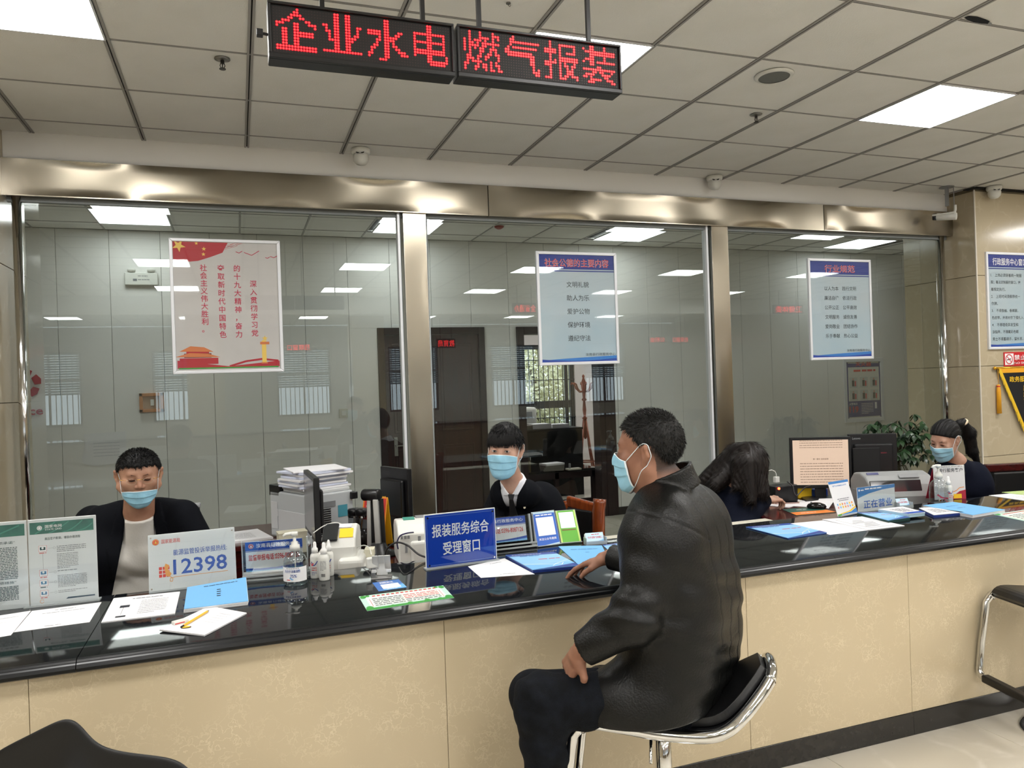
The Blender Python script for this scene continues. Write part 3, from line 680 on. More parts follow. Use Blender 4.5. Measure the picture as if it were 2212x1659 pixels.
PLW = mat('white plastic', (216, 216, 210), .35); PLW2 = mat('cream plastic', (206, 202, 188), .4); PLK = mat('black plastic', (20, 20, 22), .35); PLG = mat('grey plastic', (128, 130, 132), .4); SMOKE = mat('smoked cover', (40, 42, 44), .08, coat=.4)
REDW = mat('red lacquered wood', (72, 20, 18), .22, rgb2=(54, 14, 14), scale=7, stretch=(1, 8, 8), coat=.3); BROWNW = mat('varnished brown wood', (126, 58, 22), .2, rgb2=(100, 44, 18), scale=9, stretch=(6, 6, 1), coat=.4); BLK = mat('black leatherette', (16, 16, 17), .4)
UP = Vector((0, 0, 1))
def board(name, label, cat, bl, br, tl, z=ZS, t=.004, m_=PAPER, group=None, edge=None):
    """an upright or leaning plate standing on a surface; local x along its width, y up the plate, z out of its face"""
    P0, P1 = at(*bl, z=z), at(*br, z=z); u = (P1-P0).normalized(); o0 = Vector((0, 0, CAMZ)); v = at(*tl, d=1)-o0
    TL = o0 + v*((P0-o0).dot(u)/v.dot(u)); V = TL-P0; w, h = (P1-P0).length, V.length
    o = MB().box(0, 0, -t, w, h, 0).build(name, edge or m_, None, bevel=min(.0012, t*.3), bseg=1)
    frame(o, P0, u, V); tag(o, label, cat, group); return o, w, h
def rect(mb, x0, y0, x1, y1, mi=0, z=.0005): return mb.add([(x0, y0, z), (x1, y0, z), (x1, y1, z), (x0, y1, z)], [(0, 1, 2, 3)], mi)
def disc(mb, x, y, r, mi=0, z=.0006, n=20, r2=0, a0=0, a1=360):
    pts = [(x+r*math.cos(math.radians(a0+(a1-a0)*k/n)), y+r*math.sin(math.radians(a0+(a1-a0)*k/n))) for k in range(n+1)]
    if r2:
        q = [(x+r2*math.cos(math.radians(a0+(a1-a0)*k/n)), y+r2*math.sin(math.radians(a0+(a1-a0)*k/n))) for k in range(n+1)]
        mb.add([(a, b, z) for a, b in pts+q], [(i, i+1, n+2+i, n+1+i) for i in range(n)], mi)
    else: mb.add([(a, b, z) for a, b in pts[:-1]], [tuple(range(n))], mi)
    return mb
def poly(mb, pts, mi=0, z=.0005): return mb.add([(a, b, z) for a, b in pts], [tuple(range(len(pts)))], mi)
def star(mb, x, y, r, mi, z=.0009, rot=90): 
    p = [(x+(r if k % 2 == 0 else r*.4)*math.cos(math.radians(rot+36*k)), y+(r if k % 2 == 0 else r*.4)*math.sin(math.radians(rot+36*k))) for k in range(10)]
    mb.add([(x, y, z)]+[(a, b, z) for a, b in p], [(0, i+1, (i+1) % 10+1) for i in range(10)], mi)
def strokeline(mb, pts, w, mi=0, z=.0008):
    for (a, b) in zip(pts, pts[1:]):
        dx, dy = b[0]-a[0], b[1]-a[1]; L = math.hypot(dx, dy) or 1; nx, ny = -dy/L*w/2, dx/L*w/2
        mb.add([(a[0]+nx, a[1]+ny, z), (b[0]+nx, b[1]+ny, z), (b[0]-nx, b[1]-ny, z), (a[0]-nx, a[1]-ny, z)], [(3, 2, 1, 0)], mi)
def warp(mb, W, H, q):
    """map the W x H page onto the four corner points q (front-left, front-right, back-right, back-left)"""
    out = []
    for x, y, z in mb.v:
        s, t = x/W, y/H; p = q[0]*(1-s)*(1-t) + q[1]*s*(1-t) + q[2]*s*t + q[3]*(1-s)*t; out.append((p.x, p.y, p.z+z))
    mb.v = out; return mb
def sheet(name, label, cat, px, z=ZS, t=.0008, m_=PAPER, W=.21, H=.297, content=None, mats=None, group=None, lift=None, side=None, layers=0):
    """paper or booklet lying on a surface; px: its corners fl, fr, br, bl in the photo"""
    q = [at(x, y, z=z+t) for x, y in px]; org = sum(q, Vector())/4; org.z = z; ql = [p-org for p in q]
    if lift: 
        for k, dz in lift.items(): ql[k].z += dz
    n = 6; mb = MB()
    def lay(z0, z1, mi, e=0):
        b = len(mb.v); g = []
        for j in range(n+1):
            for i in range(n+1):
                s, tt = i/n, j/n; p = ql[0]*(1-s)*(1-tt)+ql[1]*s*(1-tt)+ql[2]*s*tt+ql[3]*(1-s)*tt; g.append(p)
        off = Vector((random.uniform(-1, 1)*e, random.uniform(-1, 1)*e, 0))
        vs = [(p.x+off.x, p.y+off.y, p.z-t+z0) for p in g]+[(p.x+off.x, p.y+off.y, p.z-t+z1) for p in g]; N = (n+1)**2; fs = []; mm = []
        for j in range(n):
            for i in range(n):
                a = j*(n+1)+i; fs += [(a+N, a+1+N, a+n+2+N, a+n+1+N), (a, a+n+1, a+n+2, a+1)]
        for i in range(n): fs += [(i, i+1, i+1+N, i+N), (n*(n+1)+i+1, n*(n+1)+i, n*(n+1)+i+N, n*(n+1)+i+1+N), ((i+1)*(n+1), i*(n+1), i*(n+1)+N, (i+1)*(n+1)+N), (i*(n+1)+n, (i+1)*(n+1)+n, (i+1)*(n+1)+n+N, i*(n+1)+n+N)]
        mb.add(vs, fs, mi)
    if layers:
        dz = t/layers
        for k in range(layers): lay(k*dz+.0002, (k+1)*dz-.0001, 1 if k < layers-1 else 0, .0016 if k < layers-1 else 0)
    else: lay(0, t, 0)
    o = mb.build(name, [m_, side or PAPER], None, loc=org); tag(o, label, cat, group)
    if content:
        c = MB(); content(c, W, H); warp(c, W, H, ql); c.build('print', mats, o)
    return o
def qr_gap(mb, x, y, w, mi=0, z=.0006): return rect(mb, x, y, x+w, y+w, mi, z)
def emblem(mb, x, y, r, a, b, z=.0008):
    disc(mb, x, y, r, a, z, 24); disc(mb, x, y, r*.84, b, z+.0002, 24); disc(mb, x, y, r*.74, a, z+.0004, 24)
    poly(mb, [(x-r*.34, y-r*.4), (x+r*.38, y-r*.4), (x+r*.2, y+r*.2), (x, y+r*.5), (x-r*.16, y+r*.1)], b, z+.0006)
# ------------------------------------------------------------------ staff desks behind the counter
def desk(name, label, x0, x1, y0, y1, z=ZD, front=True):
    t = thing(name, label, 'desk', ((x0+x1)/2, (y0+y1)/2, 0)); cx, cy = (x0+x1)/2, (y0+y1)/2
    MB().box(x0-cx, y0-cy, z-.03, x1-cx, y1-cy, z).build('desk_top', REDW, t, bevel=.004)
    for a in (x0-cx+.03, x1-cx-.05): MB().box(a, y0-cy+.03, 0, a+.02, y1-cy-.03, z-.031).build('side_panel', REDW, t)
    MB().box(x0-cx+.051, y0-cy+.03, .1, x1-cx-.051, y0-cy+.05, z-.031).build('modesty_panel', REDW, t)
    return t
desk('office_desk', 'dark red wooden desk with receipt printers and monitors beside the man with glasses', .05, .98, 3.34, 4.42)
desk('office_desk', 'dark red wooden desk under the grey laser printer', -.35, .98, 4.43, 5.08)
dl, dc = at(1603, 1086, z=ZD), at(1652, 1122, z=ZD)
t = thing('office_desk', 'dark red lacquered desk with monitors, papers and phone at the right', 'desk', (4.2, 3.9, 0))
pg = [(dc.x-4.2, 3.30-3.9), (5.0-4.2, 3.30-3.9), (5.0-4.2, 3.58-3.9), (.02, 3.62-3.9), (.02, 4.75-3.9), (dl.x+.02-4.2, 4.75-3.9), (dl.x-4.2, dl.y-3.9), (dc.x-4.2, dc.y-3.9)]
MB().prism(pg, ZD-.035, ZD).build('desk_top', REDW, t, bevel=.005)
MB().prism([(x*.97+.03, y*.92) for x, y in pg], .05, ZD-.036).build('cabinet', REDW, t)
cab = thing('low_cabinet', 'low cream cabinet between the desks just behind the counter', 'cabinet', (1.6, 3.42, 0))
MB().box(.10, -.10, 0, .98, .08, .785).build('cabinet_body', PLW2, cab, bevel=.004); MB().box(.09, -.11, .786, 1.12, .09, .802).build('cabinet_top', PLW2, cab, bevel=.003)
# ------------------------------------------------------------------ things on the counter, left to right
def lines(mb, x0, x1, y0, n, dy, h, mi, seed=0, last=.6):
    for k in range(n): dashes(mb, x0, x0+(x1-x0)*(last if k == n-1 else 1), y0-k*dy, h, mi, seed=seed+k)
o, w, h = board('notice_board', 'white upright board with green header and flow chart at the left end of the counter', 'sign', (66, 1312), (213, 1296), (59, 1124), m_=PAPER, t=.006)
mb = MB(); rect(mb, .006, h*.83, w-.008, h*.965, 0); 
for k in range(5): strokeline(mb, [(w*(.1+.2*k)+i*w*.05, h*(.835+.12*(i/6)**(1+.4*k))) for i in range(7) if w*(.1+.2*k)+i*w*.05 < w-.01], .004, 1, .0007)
disc(mb, w*.17, h*.90, h*.026, 2, .0010); disc(mb, w*.17, h*.90, h*.018, 0, .0011, r2=h*.014); put_text(mb, '国家电网', w*.25, h*.895, h*.17, h*.035, .01, 2, .001); put_text(mb, 'STATE GRID', w*.25, h*.868, h*.17, h*.018, 0, 2, .001)
put_text(mb, '高压客户新装、增容办理流程', w*.5, h*.755, w*.52, h*.032, .01, 3, align='c')
for k, (yy, tx) in enumerate(((.66, 4), (.38, 4), (.265, 3), (.145, 4))):
    rect(mb, w*.145, h*(yy-.035), w*.265, h*(yy+.035), 4, .0006); rect(mb, w*.150, h*(yy-.032), w*.260, h*(yy+.032), 2, .0008); rect(mb, w*.165, h*(yy-.016), w*.245, h*(yy+.018), 5 if k else 3, .0010); disc(mb, w*.205, h*(yy+.006), h*.012, 2 if k else 2, .0012)
    dashes(mb, w*.155, w*.255, h*(yy-.056), h*.011, tx, seed=k); strokeline(mb, [(w*.285, h*yy), (w*.35, h*yy)], .0006, 6); disc(mb, w*.375, h*yy, h*.013, 6, r2=h*.011)
strokeline(mb, [(w*.205, h*.60), (w*.205, h*.425)], .0008, 6)
lines(mb, w*.41, w*.84, h*.67, 4, h*.02, h*.007, 6, 1); lines(mb, w*.41, w*.72, h*.58, 10, h*.018, h*.006, 6, 11); dashes(mb, w*.41, w*.70, h*.385, h*.007, 6, seed=5); lines(mb, w*.41, w*.84, h*.33, 9, h*.0165, h*.006, 6, 31); lines(mb, w*.41, w*.84, h*.155, 2, h*.018, h*.006, 6, 51)
poly(mb, [(w*.52, h*.055), (w*.95, h*.06), (w*.95, h*.075), (w*.55, h*.075)], 7); disc(mb, w*.17, h*.055, h*.022, 8, a0=20, a1=340, r2=h*.018)
mb.build('print', [TEAL, TEAL2, WHITEP, mat('dark teal print', (24, 60, 66), .6), mat('pale red print', (214, 110, 110), .6), mat('steel blue print', (70, 120, 160), .6), INK, mat('slate print', (40, 68, 92), .5), ORANGE], o)
MB().box(-.02, -.008, -.03, w+.006, .004, .012).build('acrylic_foot', ACEDGE, o, bevel=.001); MB().box(0, 0, .0016, w, h, .0026).build('acrylic_cover', ACRY, o)
u = (at(213, 1296, z=ZS)-at(66, 1312, z=ZS)).normalized(); 
o2 = MB().box(0, 0, -.006, w, h, 0).build('notice_board', PAPER, None, bevel=.001, bseg=1); o2.matrix_world = o.matrix_world.copy(); o2.location = o.location - u*(w+.004)
tag(o2, 'white upright board with green header, cut by the left edge of the photo', 'sign')
mb = MB(); rect(mb, .006, h*.83, w-.006, h*.965, 0); strokeline(mb, [(w*(.55+.07*i), h*(.85+.02*i)) for i in range(6)], .005, 1, .0007)
put_text(mb, '“十项承诺”', w*.66, h*.745, w*.34, h*.032, .01, 2, align='c'); lines(mb, w*.1, w*.86, h*.70, 21, h*.0185, h*.008, 2, 70); put_text(mb, '“十项措施”', w*.66, h*.29, w*.34, h*.032, .01, 2, align='c'); lines(mb, w*.1, w*.86, h*.255, 11, h*.0165, h*.008, 2, 95)
mb.build('print', [TEAL, TEAL2, mat('dark teal print', (24, 60, 66)), INK], o2)
MB().box(0, 0, .0016, w, h, .0026).build('acrylic_cover', ACRY, o2)
sheet('paper_sheet', 'white sheet cut by the left edge of the photo, below the green-headed boards', 'paper', [(-70, 1388), (23.5, 1371.8), (67, 1319), (-30, 1334)], content=lambda m, W, H: (dashes(m, W*.3, W*.8, H*.8, .004, 0, seed=1), dashes(m, W*.45, W*.85, H*.6, .003, 0, seed=2)), mats=[mat('faint print', (176, 178, 186), .8)])
sheet('paper_sheet', 'white notice sheet lying in front of the flow chart board', 'paper', [(29.8, 1365.5), (193.4, 1343.6), (219.4, 1300.5), (69, 1319.5)], content=lambda m, W, H: (dashes(m, W*.35, W*.65, H*.86, .005, 0, seed=1), dashes(m, W*.2, W*.8, H*.74, .004, 0, seed=3), dashes(m, W*.38, W*.6, H*.07, .005, 0, seed=2)), mats=[INK])
sheet('stapled_papers', 'stapled white papers between the flow chart board and the blue booklet', 'paper', [(219.4, 1343.6), (377.7, 1324.8), (388.7, 1277.7), (246, 1292)], t=.004, layers=3, W=.21, H=.15,
      content=lambda m, W, H: (dashes(m, W*.3, W*.75, H*.86, .0035, 0, seed=1), lines(m, W*.45, W*.85, H*.74, 9, H*.07, .0018, 0, 5), rect(m, W*.16, H*.5, W*.3, H*.6, 1), strokeline(m, [(W*.22, H*.5), (W*.22, H*.2)], .001, 1), rect(m, W*.16, H*.1, W*.3, H*.16, 1)), mats=[INK, INKD])
o, w, h = board('hotline_sign', 'white upright sign with large blue number 12398', 'sign', (322, 1281), (511.6, 1257), (319, 1157), t=.005)
mb = MB(); emblem(mb, w*.085, h*.865, h*.055, 0, 4); put_text(mb, '国家能源局', w*.15, h*.83, w*.21, h*.075, .008, 0); put_text(mb, '能源监管投诉举报热线:', w*.28, h*.60, w*.62, h*.105, .012, 1); put_text(mb, '12398', w*.275, h*.26, w*.62, h*.27, .035, 1)
for i in range(3):
    for j in range(3): rect(mb, w*(.115+.042*i), h*(.24+.065*j), w*(.149+.042*i), h*(.292+.065*j), 0)
poly(mb, [(w*.19, h*.26), (w*.235, h*.24), (w*.255, h*.29), (w*.215, h*.37), (w*.232, h*.44), (w*.19, h*.475), (w*.175, h*.42)], 2, .0008)
strokeline(mb, [(w*.23, h*.25), (w*.27, h*.20), (w*.26, h*.15), (w*.235, h*.16), (w*.24, h*.21), (w*.30, h*.225), (w*.9, h*.225)], .0022, 2)
mb.build('print', [mat('signal red print', (222, 64, 58), .5), mat('phone blue print', (44, 88, 178), .5), mat('light orange print', (236, 160, 84), .5), INKD, YELL], o)
MB().box(0, 0, .0016, w, h, .0028).build('acrylic_cover', ACRY, o); MB().box(0, -.004, -.02, w, .004, .010).build('acrylic_foot', ACEDGE, o)
pin = MB(); [pin.cyl((x, y, .002), (x, y, .005), .003, 8) for x in (.01, w-.01) for y in (.012, h-.012)]; pin.build('screw_cap', CHROME, o)
sheet('booklet', 'light blue booklet in front of the 12398 sign', 'booklet', [(397.5, 1315), (536, 1298), (531.3, 1252), (404.4, 1268.4)], t=.014, m_=LBLUE, layers=8, lift={2: .010}, W=.2, H=.14, content=lambda m, W, H: (dashes(m, W*.28, W*.85, H*.86, .003, 0, seed=2), [dashes(m, W*.5, W*.57, H*(.62-.09*k), .004, 0, seed=9+k) for k in range(4)]), mats=[INKD])
nb = sheet('notepad', 'white notepad with bent corner lying under the yellow pencil', 'notepad', [(344.8, 1362), (442, 1371), (532.9, 1323.5), (452.4, 1309)], t=.006, layers=5, lift={0: .004}, W=.2, H=.14, content=lambda m, W, H: [dashes(m, W*(.5), W*.8, H*(.8-.09*k), .0012, 0, seed=k) for k in range(5)], mats=[mat('faint print', (176, 178, 186))])
zt = ZS+.0075
a, b = at(391.8, 1354.6, z=zt+.004), at(451.4, 1318.5, z=zt+.004); pc = thing('pencil', 'yellow pencil with dark ends lying across the notepad', 'pencil', tuple((a+b)/2)); dv = (b-a)/2
MB().cyl(tuple(-dv*.86), tuple(dv*.86), .0040, 6).build('barrel', mat('yellow lacquer', (238, 178, 30), .3), pc); MB().cyl(tuple(-dv*.86), tuple(-dv), .0040, 6).build('cap_end', PLK, pc); MB().cyl(tuple(dv*.86), tuple(dv), .0038, 6, r2=.0006).build('tip', PLK, pc)
c = at(389, 1343, z=zt+.006); er = thing('eraser', 'white eraser with red stripe on the notepad', 'eraser', (c.x, c.y, zt), .5); MB().box(-.024, -.012, 0, .024, .012, .012).build('rubber', PLW, er, bevel=.003); MB().box(-.022, -.0123, .004, .010, -.0118, .007).build('stripe', RED, er)
c = at(402, 1356, z=zt); kt = thing('key_tag', 'small yellow oval tag with black rim on the notepad', 'tag', (c.x, c.y, zt)); MB().lathe([(.0, 0), (.014, 0), (.014, .002), (0, .002)], 20).build('rim', PLK, kt); MB().lathe([(0, .0021), (.011, .0021), (.011, .003), (0, .003)], 20).build('face', YELL, kt)
kt.scale = (1.1, .7, 1)
def phone_sign(bl, br, tl, label, post_r=True):
    o, w, h = board('desk_sign', label, 'sign', bl, br, tl, z=ZS+.034, t=.003)
    mb = MB(); rect(mb, 0, h*.70, w, h, 0); rect(mb, 0, h*.665, w, h*.685, 0); emblem(mb, w*.10, h*.855, h*.085, 2, 3, .001); put_text(mb, '汝南县行政服务中心', w*.19, h*.79, w*.76, h*.14, .012, 3, .001)
    put_text(mb, '监督举报电话：', w*.05, h*.36, w*.47, h*.21, .03, 1); put_text(mb, '0396-8087126', w*.52, h*.37, w*.42, h*.19, .03, 1)
    poly(mb, [(0, 0), (w, 0), (w, h*.19), (w*.8, h*.14), (w*.55, h*.10), (w*.25, h*.09), (0, h*.12)], 0, .0006); poly(mb, [(0, 0), (w, 0), (w, h*.09), (w*.7, h*.05), (w*.3, h*.03), (0, h*.05)], 4, .0010)
    mb.build('print', [BLUE, RED, RED2, WHITEP, SKYP], o)
    MB().box(-.012, -.004, .003, w+.030, h+.004, .005).build('acrylic_front', ACRY, o)
    MB().box(-.014, -.018, -.004, -.010, h+.004, .008).box(w+.016, -.018, -.004, w+.022, h+.006, .012).box(w+.034, -.018, -.004, w+.038, h+.006, .010).build('acrylic_side', ACEDGE, o)
    MB().box(-.014, -.018, -.03, w+.040, -.010, .022).box(-.014, -.034, -.03, w+.040, -.026, .022).box(w+.016, -.034, -.01, w+.038, -.018, .012).build('acrylic_foot', ACEDGE, o, bevel=.001)
    return o
phone_sign((532, 1236), (655, 1225), (529, 1172), 'clear holder with blue and white hotline card behind the left pump bottle')
def pump_bottle(px, py, wpx, label, red=False):
    p = at(px, py, z=ZS); d = (p-Vector((0, 0, CAMZ))).dot(CF); r = wpx*d/F/2; t = thing('pump_bottle', label, 'bottle', tuple(p)); k = r/.045
    gl = mat('clear plastic bottle', (235, 238, 240), .03, trans=1, ior=1.2); gel = mat('clear gel', (214, 218, 220), .05, trans=.85, ior=1.3)
    MB().lathe([(0, .001), (.040*k, .001), (.045*k, .008*k), (.045*k, .075*k), (.043*k, .092*k), (.036*k, .108*k), (.024*k, .120*k), (.015*k, .124*k), (.015*k, .130*k)], 32, cap=False).build('bottle_body', glass_pane('bottle plastic', (.84, .86, .87), 1.6), t, smooth=True)
    MB().lathe([(0, .003), (.038*k, .003), (.0435*k, .010*k), (.0435*k, .080*k), (0, .080*k)], 28, cap=False).build('gel', glass_pane('gel', (.86, .87, .88), .4), t, smooth=True)
    MB().lathe([(.0, .130*k), (.019*k, .128*k), (.019*k, .148*k), (.012*k, .152*k), (.012*k, .160*k), (.006*k, .162*k), (.006*k, .186*k), (0, .186*k)], 20, cap=False).build('pump_collar', PLW, t, smooth=True)
    MB().tube([(.012*k, 0, .19*k), (-.005*k, 0, .194*k), (-.032*k, 0, .192*k), (-.040*k, 0, .184*k)], .006*k, 8).cyl((0, 0, .184*k), (0, 0, .198*k), .013*k, 14).build('pump_head', PLW, t, smooth=True)
    MB().cyl((0, 0, .012), (0, 0, .13*k), .0025, 6).build('dip_tube', PLW, t)
    R_ = .0454*k; lb = MB(); cc = glyphs('x')[0]
    def wrapmb(m):
        out = []
        for x, y, z in m.v: a = -math.pi/2 - .34 + (x/R_); out.append(((R_+z)*math.cos(a), (R_+z)*math.sin(a), y))
        m.v = out
    if not red:
        s = MB(); n = 28; W = R_*2.7
        for i in range(n): rect(s, -W/2+W*i/n, .018*k, -W/2+W*(i+1)/n, .072*k, 0, .0002)
        poly(s, [(-.022*k, .028*k), (-.004*k, .02*k), (.018*k, .04*k), (.0*k, .044*k)], 2, .0006); strokeline(s, [(-.01*k, .034*k), (.0, .026*k), (.026*k, .062*k)], .005*k, 2, .0007)
        put_text(s, '免洗手消毒凝胶', -.030*k, .052*k, .060*k, .011*k, .02, 1, .0010); put_text(s, '75%', -.008*k, .034*k, .024*k, .012*k, .03, 1, .0012); dashes(s, -.024*k, .026*k, .067*k, .002*k, 3, .001); dashes(s, -.022*k, -.008*k, .024*k, .003*k, 4, .001)
        wrapmb(s); s.build('label', [WHITEP, mat('label blue', (40, 74, 150), .5), SKYP, INK, RED], t)
    else:
        s = MB(); strokeline(s, [(-.03*k, .05*k), (-.01*k, .035*k), (.025*k, .03*k)], .008*k, 0, .0004); strokeline(s, [(-.0, .03*k), (.02*k, .012*k)], .004*k, 0, .0004); wrapmb(s); s.build('label', [RED2], t)
    return t
pump_bottle(639.5, 1261, 51, 'large clear pump bottle of hand gel marked 75% in front of the left hotline card')
def spray(px, py, wpx, hpx, label, back=False, rz=0):
    p = at(px, py, z=ZS); d = (p-Vector((0, 0, CAMZ))).dot(CF); r = wpx*d/F/2; H = hpx*d/F; t = thing('spray_bottle', label, 'bottle', tuple(p), rz, 'spray bottles on the counter'); k = H/.165
    MB().lathe([(0, 0), (r*.93, 0), (r, .004), (r, .095*k), (r*.9, .106*k), (r*.55, .114*k), (r*.5, .118*k)], 24).build('bottle_body', PLW, t, smooth=True)
    MB().lathe([(0, .114*k), (r*.62, .114*k), (r*.60, .134*k), (r*.36, .140*k), (r*.32, .158*k), (r*.18, .165*k), (0, .165*k)], 18, cap=False).build('spray_cap', mat('matt white plastic', (228, 228, 226), .45), t, smooth=True)
    s = MB(); R_ = r+.0003
    if back: lines(s, -r*.6, r*.6, .085*k, 8, .0055*k, .0018, 0, 3); [rect(s, -r*.4+j*r*.08, .018*k, -r*.4+j*r*.08+r*(.05 if j % 3 else .03), .032*k, 1) for j in range(10)]
    else:
        strokeline(s, [(-r*.75, .072*k), (-r*.35, .060*k), (-r*.1, .072*k)], .004*k, 2); strokeline(s, [(-r*.55, .078*k), (-r*.05, .060*k), (r*.3, .066*k), (r*.7, .080*k)], .004*k, 3, .001); put_text(s, '消毒液', -r*.5, .046*k, r*1.0, .007*k, .02, 2); dashes(s, -r*.5, r*.5, .038*k, .003*k, 2); lines(s, -r*.5, r*.5, .030*k, 3, .006*k, .0015, 3, 4)
    out = []
    for x, y, z in s.v: a = -math.pi/2 - .34 + x/R_; out.append(((R_+z)*math.cos(a), (R_+z)*math.sin(a), y))
    s.v = out; s.build('label', [INK, INKD, RED, mat('brand blue print', (36, 58, 140), .5)], t)
    return t
spray(712, 1243, 19, 77, 'white spray bottle at the back right of the three beside the pump bottle')
spray(682, 1248, 21.5, 78, 'white spray bottle with red and blue mark, next to the pump bottle')
spray(701.4, 1252.5, 23, 81, 'white spray bottle with back label and barcode, front one of three', back=True)
# white phone holder
p = at(825, 1247, z=ZS); t = thing('phone_holder', 'small white metal phone holder on the counter behind the QR card', 'phone holder', tuple(p), -.25); WM = mat('white painted metal', (218, 218, 216), .3, .3)
MB().box(-.040, -.030, 0, .040, .030, .004).build('base_plate', mat('silver plate', (150, 150, 150), .3, .8), t, bevel=.001)
MB(Matrix.Translation((0, .018, .004)) @ Matrix.Rotation(-.12, 4, 'X')).box(-.022, -.003, 0, .022, .003, .046).build('support', WM, t, bevel=.002)
MB(Matrix.Translation((0, .012, .044)) @ Matrix.Rotation(.5, 4, 'X')).box(-.036, -.002, -.022, -.012, .002, .052).box(.012, -.002, -.022, .036, .002, .052).box(-.012, -.002, .010, .012, .002, .052).build('back_plate', WM, t, bevel=.002)
MB().box(-.038, -.022, .024, -.020, .004, .028).box(.020, -.022, .024, .038, .004, .028).box(-.038, -.024, .024, -.020, -.020, .036).box(.020, -.024, .024, .038, -.020, .036).build('hook', WM, t, bevel=.001)
p = at(806, 1219, z=ZS+.05); t = thing('charger', 'white square phone charger standing behind the phone holder', 'charger', (p.x, p.y, ZS), .1)
MB().box(-.026, -.010, .036, .026, .016, .078).build('charger_body', PLW, t, bevel=.005); MB().box(-.008, -.004, 0, .008, .008, .036).build('foot', PLG, t)
sheet('card', 'small blue card with white title lying before the phone holder', 'card', [(818, 1277), (879, 1268.5), (861, 1251), (804.5, 1259)], t=.001, m_=mat('blue card', (58, 110, 184), .3), W=.09, H=.055,
      content=lambda m, W, H: (poly(m, [(0, 0), (W, 0), (W, H*.5), (W*.6, H*.2)], 1), rect(m, W*.2, H*.14, W*.85, H*.62, 0, .0006), put_text(m, '扫码关注', W*.22, H*.70, W*.5, H*.2, .03, 0), dashes(m, W*.3, W*.7, H*.05, .002, 0)), mats=[WHITEP, LBLUE])
def flyer(m, W, H):
    rect(m, 0, 0, W, H*.12, 1); rect(m, W*.06, H*.18, W*.94, H*.86, 3, .0005); [disc(m, x, y, r, 1, .0007, 10) for x, y, r in ((.010, H-.010, .009), (.024, H-.007, .006), (W-.010, H-.010, .009), (W-.026, H-.007, .006), (.012, .012, .011), (W-.012, .012, .011), (W*.5, .009, .008), (W*.7, .010, .009), (W*.3, .007, .006), (W*.85, .008, .007))]
    for k in range(14): dashes(m, W*(.14+.055*k), W*(.175+.055*k), H*.84, H*.07, 2, .0009)
    for r_ in range(5): dashes(m, W*.12, W*.46, H*(.66-.11*r_), H*.04, 4, .0009, seed=r_); dashes(m, W*.48, W*.88, H*(.66-.11*r_), H*.04, 2 if r_ < 3 else 4, .0009, seed=20+r_)
    rect(m, W*.09, H*.2, W*.095, H*.7, 2, .0008); rect(m, W*.905, H*.2, W*.91, H*.7, 2, .0008)
FLY = [mat('pale green flyer', (190, 224, 210), .35), GREEN, RED, mat('pale cream print', (226, 236, 226), .4), INKD]
sheet('flyer', 'long pale green flyer with red lines on the counter before the blue sign', 'flyer', [(793, 1319.5), (981, 1291), (957, 1264.5), (775, 1288.5)], t=.001, m_=FLY[0], W=.26, H=.09, content=flyer, mats=FLY)
o, w, h = board('counter_sign', 'large royal blue upright sign with white Chinese lettering', 'sign', (920.5, 1230), (1074, 1209), (915.4, 1112.6), t=.006, m_=BLUEP, edge=WHITEP)
mb = MB(); rect(mb, .004, .004, w-.004, h-.004, 0, .0003)
for a, b, c, d in ((.03, .05, .97, .056), (.03, .944, .97, .95), (.03, .05, .034, .95), (.966, .05, .97, .95)): rect(mb, w*a, h*b, w*c, h*d, 1, .0006)
put_text(mb, '报装服务综合', w*.5, h*.56, w*.80, h*.24, .03, 2, align='c'); put_text(mb, '受理窗口', w*.5, h*.22, w*.52, h*.24, .03, 2, align='c')
mb.build('print', [BLUEP, mat('pale line', (130, 160, 220), .5), WHITEP], o); MB().box(-.006, -.006, -.018, w+.004, .006, .02).build('acrylic_foot', ACEDGE, o, bevel=.001)
MB().box(0, 0, .0022, w, h, .0034).build('acrylic_cover', ACRY, o)
pin = MB(); [pin.cyl((x, y, .002), (x, y, .006), .004, 10) for x in (.014, w-.014) for y in (.014, h-.014)]; pin.build('screw_cap', CHROME, o)
sheet('paper_sheet', 'white notice sheet half under the brochures, right of the blue sign', 'paper', [(1039, 1248), (1155, 1240), (1090, 1206), (1011, 1223.5)], content=lambda m, W, H: (dashes(m, W*.4, W*.7, H*.12, .004, 0, seed=1), dashes(m, W*.5, W*.8, H*.84, .004, 0, seed=1)), mats=[INK])
phone_sign((1028, 1178), (1139, 1166), (1023, 1124), 'clear holder with blue and white hotline card half behind the royal blue sign')
o, w, h = board('card_stand', 'leaning acrylic stand with a blue panel and lettering beneath', 'card stand', (1161, 1182.5), (1211.5, 1176), (1147, 1106.6), t=.004, m_=mat('card blue', (38, 96, 190), .3), edge=ACEDGE)
mb = MB(); rect(mb, .003, .003, w-.003, h-.003, 0, .0004); poly(mb, [(.003, .003), (w-.003, .003), (w-.003, h*.08), (w*.3, h*.03)], 2, .0006); rect(mb, .003, h*.93, w-.003, h-.003, 2, .0006); rect(mb, w*.14, h*.30, w*.88, h*.82, 1, .0008); put_text(mb, '关注公众号缴费', w*.5, h*.17, w*.74, h*.07, .02, 1, align='c'); dashes(mb, w*.15, w*.85, h*.87, h*.03, 1)
mb.build('print', [MATS['card blue'], WHITEP, PALE], o); MB().box(0, 0, -.05, w, .004, .012).build('acrylic_foot', ACEDGE, o)
o, w, h = board('card_stand', 'leaning acrylic stand with a green panel', 'card stand', (1212.5, 1176), (1257, 1172.5), (1198.5, 1103), t=.004, m_=mat('card green', (104, 172, 72), .3), edge=ACEDGE)
